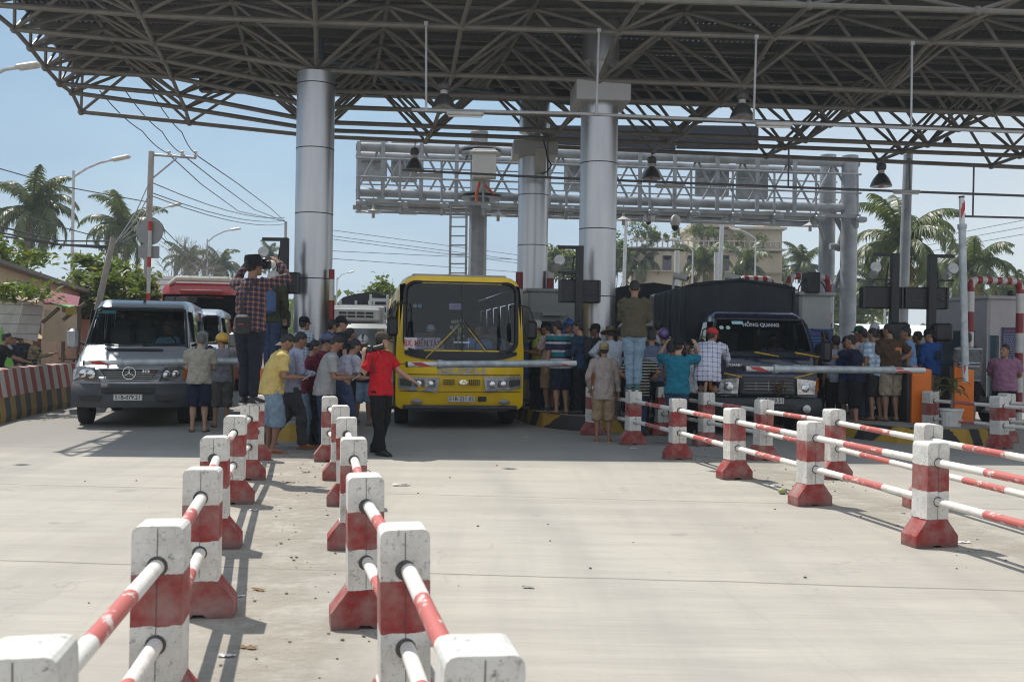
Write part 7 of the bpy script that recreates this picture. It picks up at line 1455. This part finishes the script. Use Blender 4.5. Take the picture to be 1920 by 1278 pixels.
person('man in navy shirt with a white emblem and black cap behind the left crowd', dp(634, 16.4), 1.66, -55, CL('navy2', (.012, .018, .035)), blk, 0, ('down', 'down'), 'stand', 0, (-25, 0), hat=('cap', (.012, .012, .014)), z=KH, logo=((-.13, -.02, 1.28), (.01, .05, .06), (.6, .6, .6)))
person('dark haired man in a wine red shirt right of the left column', dp(619, 17.4), 1.63, -60, CL('wine', (.10, .015, .02)), blk, 0, far=True, z=KH)
person('man with black hair seen over the shoulder of the navy cap man', dp(652, 16.9), 1.58, -50, CL('dkgrey', (.03, .03, .035)), blk, 1, far=True, z=KH - .1)
person('woman in a crimson top with a ponytail in the middle of the left crowd', dp(578, 15.0), 1.55, -70, CL('crimson', (.16, .02, .04)), denimL, 0, ('phone', 'phone'), 'stand', 5, (0, -20), hair='bun', sleeve='long', shoe=SANDO)
person('smiling man in white helmet, navy shirt and denim shorts facing the camera', gp(682, 797), 1.63, 172, CL('navy3', (.012, .02, .05)), CL('denim_sh', (.17, .25, .35)), 1, ('down', 'phone'), 'relax', 8, (10, -8), sleeve='rolled', bottom='shorts', shoe=SANDK, hat=('helmet', M('helmet_white', (.6, .6, .6), .3, coat=.5), (.05, .05, .06)), g=1.08, collar=True)
person('cameraman in red polo, brown cap and black trousers walking by the yellow bus', gp(712, 852), 1.67, -118, CL('red_polo', (.50, .012, .022)), CL('black_tr', (.009, .009, .011)), 2, ('swing', 'camup'), 'step', -2, (48, 0), shoe=('shoe', (.012, .012, .012)), hat=('cap', (.08, .062, .05)), prop=[('camside', 'black video camera shouldered by the man in the red polo')], collar=True, g=1.04)
# right of the bus
person('traffic officer in white helmet and yellow green vest beside the bus', dp(1012, 19.6), 1.70, 80, CL('hi_vis', (.36, .50, .08)), navy, 0, ('phone', 'phone'), 'stand', 4, (15, -15), sleeve='short', hat=('helmet', MATS['helmet_white'], (.3, .02, .02)), z=KH, g=1.05)
person('man in pale pink polo, khaki shorts and black cap on the kerb', dp(1030, 18.9), 1.68, 55, CL('pale_pink', (.42, .34, .36)), khaki, 1, ('phone', 'down'), 'stand', 5, (10, -10), bottom='shorts', shoe=('shoe', (.02, .02, .022), 1), hat=('cap', (.010, .010, .012)), z=KH, g=1.15, collar=True)
st1 = STR('stripe_teal', (0, 0, 1), .30, [(0, (.010, .015, .05)), (.28, (.42, .42, .45)), (.40, (.010, .015, .05)), (.52, (.0, .13, .15)), (.78, (.42, .42, .45)), (.9, (.010, .015, .05))], rough=.85)
person('man in a teal, navy and white striped polo with navy shorts', dp(1052, 18.4), 1.70, 30, st1, navy, 0, ('down', 'phone'), 'stand', 10, (25, -12), bottom='shorts', shoe=SANDK, z=KH, g=1.18)
person('officer in a blue and white helmet behind the striped polo man', dp(1066, 19.6), 1.74, 150, CL('shirt_white', (.42, .43, .45)), navy, 0, ('down', 'down'), 'stand', 0, (10, 0), hat=('helmet', M('helmet_blue', (.02, .13, .42), .3, coat=.5), (.6, .6, .6)), z=KH)
person('young man in a dark denim jacket with a black backpack holding a phone', dp(1090, 18.3), 1.69, 60, CL('denim_jacket', (.02, .045, .085)), blk, 0, ('phone', 'phone'), 'stand', 4, (12, -12), sleeve='long', bottom='slim', shoe=SHB, bag='backpack', z=KH, prop=[('phone', -1, 'pale phone held by the man in the denim jacket', 1)])
person('man in a black cap peering out in front of the big right column', dp(1118, 19.3), 1.66, 95, CL('dkshirt', (.02, .02, .025)), blk, 3, far=False, hat=('cap', (.012, .012, .012)), z=KH)
person('man in light blue shirt with hands on hips and a brown hat', dp(1146, 17.8), 1.66, 5, CL('light_blue', (.34, .39, .45)), CL('tan_tr', (.10, .09, .08)), 1, ('akimbo', 'akimbo'), 'stand', 14, (5, -10), sleeve='long', z=KH - .05, g=1.1, hat=('sunhat', (.10, .075, .05)))
person('boy in dusty beige shirt, khaki shorts and backward tan cap by the fence', gp(1130, 828), 1.58, -4, CL('dusty_beige', (.34, .29, .27)), CL('khaki2', (.30, .215, .13)), 1, ('pocket', 'hang'), 'stand', 3, (-5, 0), sleeve='long', bottom='long_shorts', shoe=('sandal', (.45, .28, .16)), hat=('capback', (.34, .25, .14)), hem=.10, g=.98)
pp = R1[-2]
person('man in olive long sleeved shirt and pale jeans standing on a fence post', (pp[0], pp[1]), 1.73, -6, CL('olive', (.085, .075, .048)), CL('pale_jeans', (.20, .30, .40)), 1, ('phone', 'phone'), 'together', 6, (5, -22), sleeve='long', bottom='slim', shoe=('shoe', (.03, .12, .13), 1), z=.84, g=1.05)
st2 = STR('stripe_bw', (0, 0, 1), .055, [(0, (.012, .014, .012)), (.72, (.45, .43, .36))], rough=.85)
person('man in black shirt with thin white stripes bending behind the olive shirt man', dp(1195, 17.2), 1.58, -20, st2, denim, 1, ('akimbo', 'akimbo'), 'stand', 32, (0, -30), z=0, hem=.1, g=1.2, shoe=SHB)
st3 = STR('stripe_blue_tee', (0, 0, 1), .9, [(0, (.075, .105, .17)), (.30, (.35, .4, .48)), (.315, (.075, .105, .17)), (.335, (.35, .4, .48)), (.35, (.075, .105, .17)), (.37, (.35, .4, .48)), (.385, (.075, .105, .17))], rough=.85)
person('man in slate blue tee with white chest lines and a shoulder strap', dp(1222, 17.5), 1.70, 3, st3, CL('dkjeans2', (.012, .018, .035)), 1, ('phone', 'down'), 'stand', 6, (-5, -20), z=.1, bag='sling', bottom='slim', shoe=SHB, g=1.1)
person('person in a purple helmet beside the tarpaulin', dp(1244, 18.6), 1.66, 10, CL('dark_top', (.03, .025, .03)), blk, 1, ('down', 'down'), hat=('helmet', M('helmet_purple', (.10, .06, .22), .3, coat=.5)), z=KH - .1, far=False)
fl = STR('floral', (.7, .4, .9), .06, [(0, (.02, .015, .02)), (.4, (.3, .03, .07)), (.6, (.35, .15, .05)), (.8, (.02, .015, .02))], jit=3)
person('woman with tied dark hair in a floral blouse near the purple helmet', dp(1256, 17.7), 1.58, 12, fl, blk, 1, ('down', 'down'), hair='long', z=.1)
person('dark haired man with a white collar against the tarpaulin', dp(1233, 19.4), 1.74, -5, CL('white_shirt', (.40, .42, .45)), blk, 1, z=KH)
person('photographer in teal tee shirt, black cap and jeans raising a camera', gp(1268, 835), 1.66, -18, CL('teal', (.012, .16, .24)), denim, 2, ('photo', 'photo'), 'together', 3, (-10, 0), bottom='slim', shoe=('shoe', (.02, .05, .12), 1), hat=('cap', (.010, .012, .018)), prop=[('camera', 'compact black camera raised by the man in teal', False)], g=1.08)
person('woman in white blouse and black trousers behind the squatting man', dp(1303, 17.0), 1.56, 150, CL('white_blouse', (.45, .46, .50)), blk, 2, ('down', 'down'), 'stand', 4, (0, -8), shoe=SHB)
person('person with dark clothes between the teal tee and the truck', dp(1290, 18.6), 1.6, 160, blk, blk, 3, far=True)
qq = R2[-2]
pl2 = PLAID('plaid_white_blue', (.50, .52, .60), (.05, .07, .22), (.42, .45, .55), .078, .13)
person('man in white and blue plaid shirt and red cap squatting on a fence post', (qq[0], qq[1] + .03), 1.72, -22, pl2, navy, 1, ('knee', 'knee'), 'squat', 34, (-30, -5), sleeve='long', bottom='slim', shoe=('sandal', (.18, .12, .10)), hat=('cap', (.45, .03, .03)), z=.84, hem=.06, g=1.12)
# right group
person('man in white shirt with dark trousers beside the truck mirror', dp(1567, 18.4), 1.66, 10, CL('white_s2', (.34, .38, .46)), blk, 1, ('down', 'down'), far=False, z=.12, shoe=SHB)
person('man in royal blue tee and dark cap close to the truck', dp(1590, 18.2), 1.64, 30, CL('royal', (.012, .045, .16)), CL('grey_sh', (.05, .05, .055)), 3, ('phone', 'phone'), hat=('cap', (.03, .02, .02)), z=.12, bottom='shorts', shoe=SANDK)
person('man in navy tee with a yellow sleeve band reaching to the truck mirror', dp(1606, 17.8), 1.64, 55, CL('navy4', (.010, .015, .045)), blk, 0, ('reach', 'down'), 'relax', 8, (10, 0), bottom='long_shorts', shoe=SANDK, z=.15, g=1.05, logo=((.0, -.135, 1.16), (.07, .02, .05), (.5, .33, .03)))
person('person in a green cap and red top between the men', dp(1612, 19.4), 1.70, 40, CL('red_top', (.35, .03, .03)), blk, 0, hat=('cap', (.02, .13, .06)), z=KH)
person('man in a white cap behind the pale shirts', dp(1640, 19.2), 1.74, 15, CL('white_s3', (.4, .42, .45)), blk, 0, hat=('cap', (.55, .56, .62)), z=KH)
person('man in white shirt and blue jeans, back turned, right of the truck', dp(1623, 18.2), 1.64, 20, CL('white_s4', (.42, .43, .46)), CL('jeans4', (.06, .09, .14)), 1, ('phone', 'phone'), 'stand', 6, (15, -10), z=KH, shoe=SANDK)
pl3 = PLAID('plaid_sky', (.33, .44, .55), (.55, .6, .65), (.20, .32, .46), .10, .3)
person('man in sky blue plaid shirt and dark shorts holding a white phone', dp(1642, 17.9), 1.64, 28, pl3, CL('dkshorts', (.025, .025, .025)), 1, ('down', 'down'), 'stand', 5, (20, -10), bottom='shorts', shoe=SANDK, z=KH, prop=[('phonebg', -1, 'white phone in the lowered hand of the sky blue plaid shirt man', 1)])
person('man in brown tee with an orange back print and khaki shorts', dp(1670, 17.8), 1.72, 14, CL('brown', (.065, .036, .022)), CL('khaki3', (.30, .26, .19)), 1, ('phone', 'akimbo'), 'stand', 5, (30, -5), bottom='shorts', shoe=SANDK, z=KH, g=1.12, logo=((.06, -.135, 1.22), (.12, .014, .15), (.38, .15, .05)))
person('man in light blue business shirt facing left by the orange housing', dp(1704, 18.4), 1.68, 70, CL('biz_blue', (.15, .30, .55)), blk, 1, ('down', 'phone'), 'stand', 3, (8, 0), z=KH, shoe=SHB)
jr = person('man in blue and black football jersey number eight and a black cap', dp(1747, 18.8), 1.66, 20, CL('jersey_blue', (.015, .07, .25)), CL('khaki4', (.20, .165, .11)), 1, ('down', 'down'), 'relax', 5, (60, -10), z=KH, hat=('cap', (.012, .012, .012)), sleeve='rolled', shoe=SHB)
text('jersey_number', '8', .26, M('print_navy', (.008, .01, .02), .7), jr, (0, -.158, 1.20), FRONT, .006, .008)
st4 = STR('stripe_grey_polo', (0, 0, 1), .32, [(0, (.10, .105, .11)), (.42, (.45, .46, .5)), (.48, (.10, .105, .11)), (.55, (.02, .04, .12)), (.62, (.45, .46, .5)), (.68, (.10, .105, .11))])
person('man in grey striped polo half hidden by the raised barrier arm', dp(1815, 18.4), 1.72, 5, st4, blk, 1, ('down', 'down'), 'stand', 3, (-10, 0), z=.15, g=1.15, bottom='shorts', shoe=SANDK)
person('man in mauve henley with hands behind his back at the right edge', gp(1882, 815), 1.66, 152, CL('mauve', (.30, .15, .24)), blk, 0, ('back', 'back'), 'stand', -3, (-40, 0), shoe=SHB, g=1.2)
for (px, d, hh, f_, c, lab) in ((1547, 19.8, 1.6, 20, (.02, .03, .04), 'man in dark clothes hidden behind the truck mirror'), (1690, 19.8, 1.62, 40, (.04, .03, .03), 'dark haired man glimpsed left of the blue business shirt'), (1722, 19.6, 1.62, 50, (.05, .045, .04), 'man glimpsed between the business shirt and the jersey'), (1655, 20, 1.66, 30, (.02, .02, .03), 'dark figure behind the plaid and brown shirts')):
    person(lab, dp(px, d), hh, f_, CL('hid%d' % px, c), blk, 1, far=True, z=KH)
person('person in dark clothes standing between bus and officer', dp(1002, 20.6), 1.6, 80, CL('dusk_blue', (.05, .07, .10)), denim, 3, far=True, z=KH)
for (px, d, c, lab) in ((1162, 18.9, (.03, .03, .03), 'dark haired man behind the light blue shirt'), (1210, 18.8, (.05, .05, .06), 'dark figure between the olive shirt and slate tee'), (1085, 19.8, (.02, .025, .04), 'dark figure behind the denim jacket')):
    person(lab, dp(px, d), 1.6, 10, CL('hd%d' % px, c), blk, 1, far=True, z=KH)
# ---------------- drivers and passengers
def loc_in(px, d, rz, lx, ly): c = GX(px, d); return (c.x + lx * math.cos(rz) - ly * math.sin(rz), c.y + lx * math.sin(rz) + ly * math.cos(rz))
def seated(lab, at_, hh, face, top, z, arms=('wheel', 'wheel'), **k): return person(lab, at_, hh, face, top, blk, k.pop('skin_', 1), arms, 'sit', 0, k.pop('head', (0, 0)), z=z, sit=True, shoe=None, **k)
seated('driver at the wheel of the silver van in pale blue', loc_in(241, 17.15, R(13.4), .42, 1.95), 1.66, 193, CL('pale_blue_d', (.30, .42, .50)), .50, head=(-15, 0))
seated('passenger in a white cap and shirt behind the destination card of the bus', loc_in(864, 17.75, R(8.4), -.50, 1.05), 1.68, 186, CL('white_p', (.50, .52, .55)), .52, arms=('down', 'down'), hat=('cap', (.5, .5, .5)), head=(-15, 0))
seated('bus driver in a light blue shirt behind the steering wheel', loc_in(864, 17.75, R(8.4), .42, 1.15), 1.70, 188, CL('driver_blue', (.22, .36, .60)), .54)
seated('second man in white standing beside the bus driver', loc_in(864, 17.75, R(8.4), .74, 1.5), 1.70, 170, CL('white_q', (.45, .46, .48)), .56, arms=('down', 'photo'))
seated('truck driver in striped shirt behind the windscreen name', loc_in(1437, 17.45, R(1.6), .40, 1.12), 1.62, 182, STR('driver_stripe', (1, 0, 0), .05, [(0, (.35, .33, .36)), (.5, (.12, .09, .12))]), .50)
# ---------------- riders and scooters behind the left barrier
def scooter(label, px, d, rz, col, z=0):
    c = GX(px, d); t = thing('motor_scooter', label, 'motorbike', (c.x, c.y, 0), rz); PM_ = M('scooter_' + label[:5], col, .3, coat=.6)
    for y in (-.6, .6): w = B(); w.lathe([(.20, -.04), (.28, -.03), (.29, 0), (.28, .03), (.20, .04)], (0, 0, 0), 20, cap=False); o = w.done('wheel', TYRE, t, smooth=True); o.rotation_euler = (0, R(90), 0); o.location = (0, y, .29); w = B(); w.lathe([(.06, -.05), (.06, .05)], n=12); [w.tube((0, 0, 0), (.2 * math.cos(a), .2 * math.sin(a), 0), .01, n=5) for a in (0, 1.05, 2.1, 3.14, 4.19, 5.24)]; w.done('rim', RIM, o)
    b = B(); b.path([(0, .72, .55), (0, .45, .72), (0, .1, .66), (0, -.1, .40), (0, -.35, .38), (0, -.50, .80), (0, -.48, .95)], [(.05, .04), (.12, .11), (.12, .10), (.09, .07), (.12, .05), (.15, .06), (.08, .06)], 12, ref=(1, 0, 0)); b.done('fairing', PM_, t, smooth=True)
    b = B(); b.path([(0, .62, .80), (0, .3, .82), (0, -.02, .77)], [(.10, .03), (.13, .045), (.08, .04)], 12, ref=(1, 0, 0)); b.done('seat', BLK, t, smooth=True)
    b = B(); b.path([(-.33, -.30, 1.02), (-.2, -.42, 1.0), (.2, -.42, 1.0), (.33, -.30, 1.02)], .016, 6); b.tube((0, -.45, .98), (0, -.6, .3), .03); h = b.done('handlebar', BLK, t); b = B(); b.ball((0, -.54, .90), (.08, .06, .07), 10); b.done('headlamp', LENS, t, smooth=True)
    for s in (-1, 1): b = B(); b.tube((s * .2, -.4, 1.0), (s * .3, -.42, 1.2), .008); b.ball((s * .3, -.42, 1.22), (.06, .015, .04), 8); b.done('mirror', BLK, h)
    return t
scooter('green scooter ridden by the woman in the conical hat', 78, 22.5, R(-60), (.05, .16, .10)); scooter('black scooter parked by the stall post', 110, 24, R(70), (.015, .015, .02)); scooter('dark scooter under the masked riders at the left edge', 25, 22, R(150), (.03, .03, .04)); scooter('scooter cut by the left edge of the picture', -6, 20.5, R(160), (.25, .03, .03))
ply = PLAID('plaid_straw', (.40, .36, .22), (.10, .09, .10), (.3, .27, .16), .09, .18)
person('woman in a conical straw hat and yellow plaid shirt on a green scooter', gp(60, 757), 1.56, -70, ply, navy, 1, ('down', 'wheel'), 'stand', 4, (0, 0), sleeve='long', hat=('cone', MATS['straw']))
person('rider in navy helmet and blue face mask at left', dp(26, 21.6), 1.58, 170, CL('navyj', (.02, .025, .045)), blk, 0, ('wheel', 'wheel'), hat=('helmet', MATS['helmet_navy']), sleeve='long')
person('rider in purple helmet left of the masked rider', dp(14, 22.4), 1.60, 165, CL('whitej', (.4, .38, .42)), blk, 0, ('wheel', 'wheel'), hat=('helmet', MATS['helmet_purple']), far=True)
person('rider in white cap and white shirt at the left edge', dp(2, 20.6), 1.60, 175, CL('whitek', (.5, .48, .52)), blk, 1, ('wheel', 'wheel'), hat=('cap', (.5, .5, .45)))
person('man with bare brown arm leaning on the barrier at the left edge', dp(-9, 18.9), 1.62, -60, blk, blk, 1, ('down', 'knee'), 'stand', 15, (0, 0))
person('dark clothed person beside the stall behind the conical hat', dp(40, 24), 1.6, 60, CL('dkst', (.03, .03, .035)), blk, 1, far=True)
p = GX(118, 23.2); t = thing('white_cooler', 'white cool box with a red stripe beside the stall', 'cool box', (p.x, p.y, 0)); b = B(); b.box((0, 0, .42), (1.4, .5, .84), bev=.04); b.done('box', WHT, t, smooth=True); b = B(); b.box((0, -.255, .5), (1.3, .01, .08)); b.done('stripe', ARR, t)
b = B(); b.add([(0, 0, 0), (.28, .05, -.9), (-.12, .0, -.75)], [(0, 1, 2)]); o = b.done('green_flag', M('flag_green', (.12, .35, .05), .7), smooth=False); o.location = P(2, 610, 20); tag(o, 'bright green cloth flag at the left edge', 'flag'); m_ = o.modifiers.new('t', 'SOLIDIFY'); m_.thickness = .01
# ================================================================ air
b = B(); b.box((0, 270, 12.5), (780, 700, 27)); hz = b.done('haze', MATS['wire'])
m = bpy.data.materials.new('haze_air'); m.use_nodes = True; n = m.node_tree.nodes; n.remove(n['Principled BSDF']); v = n.new('ShaderNodeVolumePrincipled'); v.inputs['Density'].default_value = .0009; v.inputs['Color'].default_value = (.82, .91, 1, 1); v.inputs['Anisotropy'].default_value = .2
m.node_tree.links.new(v.outputs[0], n['Material Output'].inputs['Volume']); hz.data.materials.clear(); hz.data.materials.append(m); hz['kind'] = 'stuff'; hz.display_type = 'WIRE'
hz['label'] = 'thin pale haze in the air'
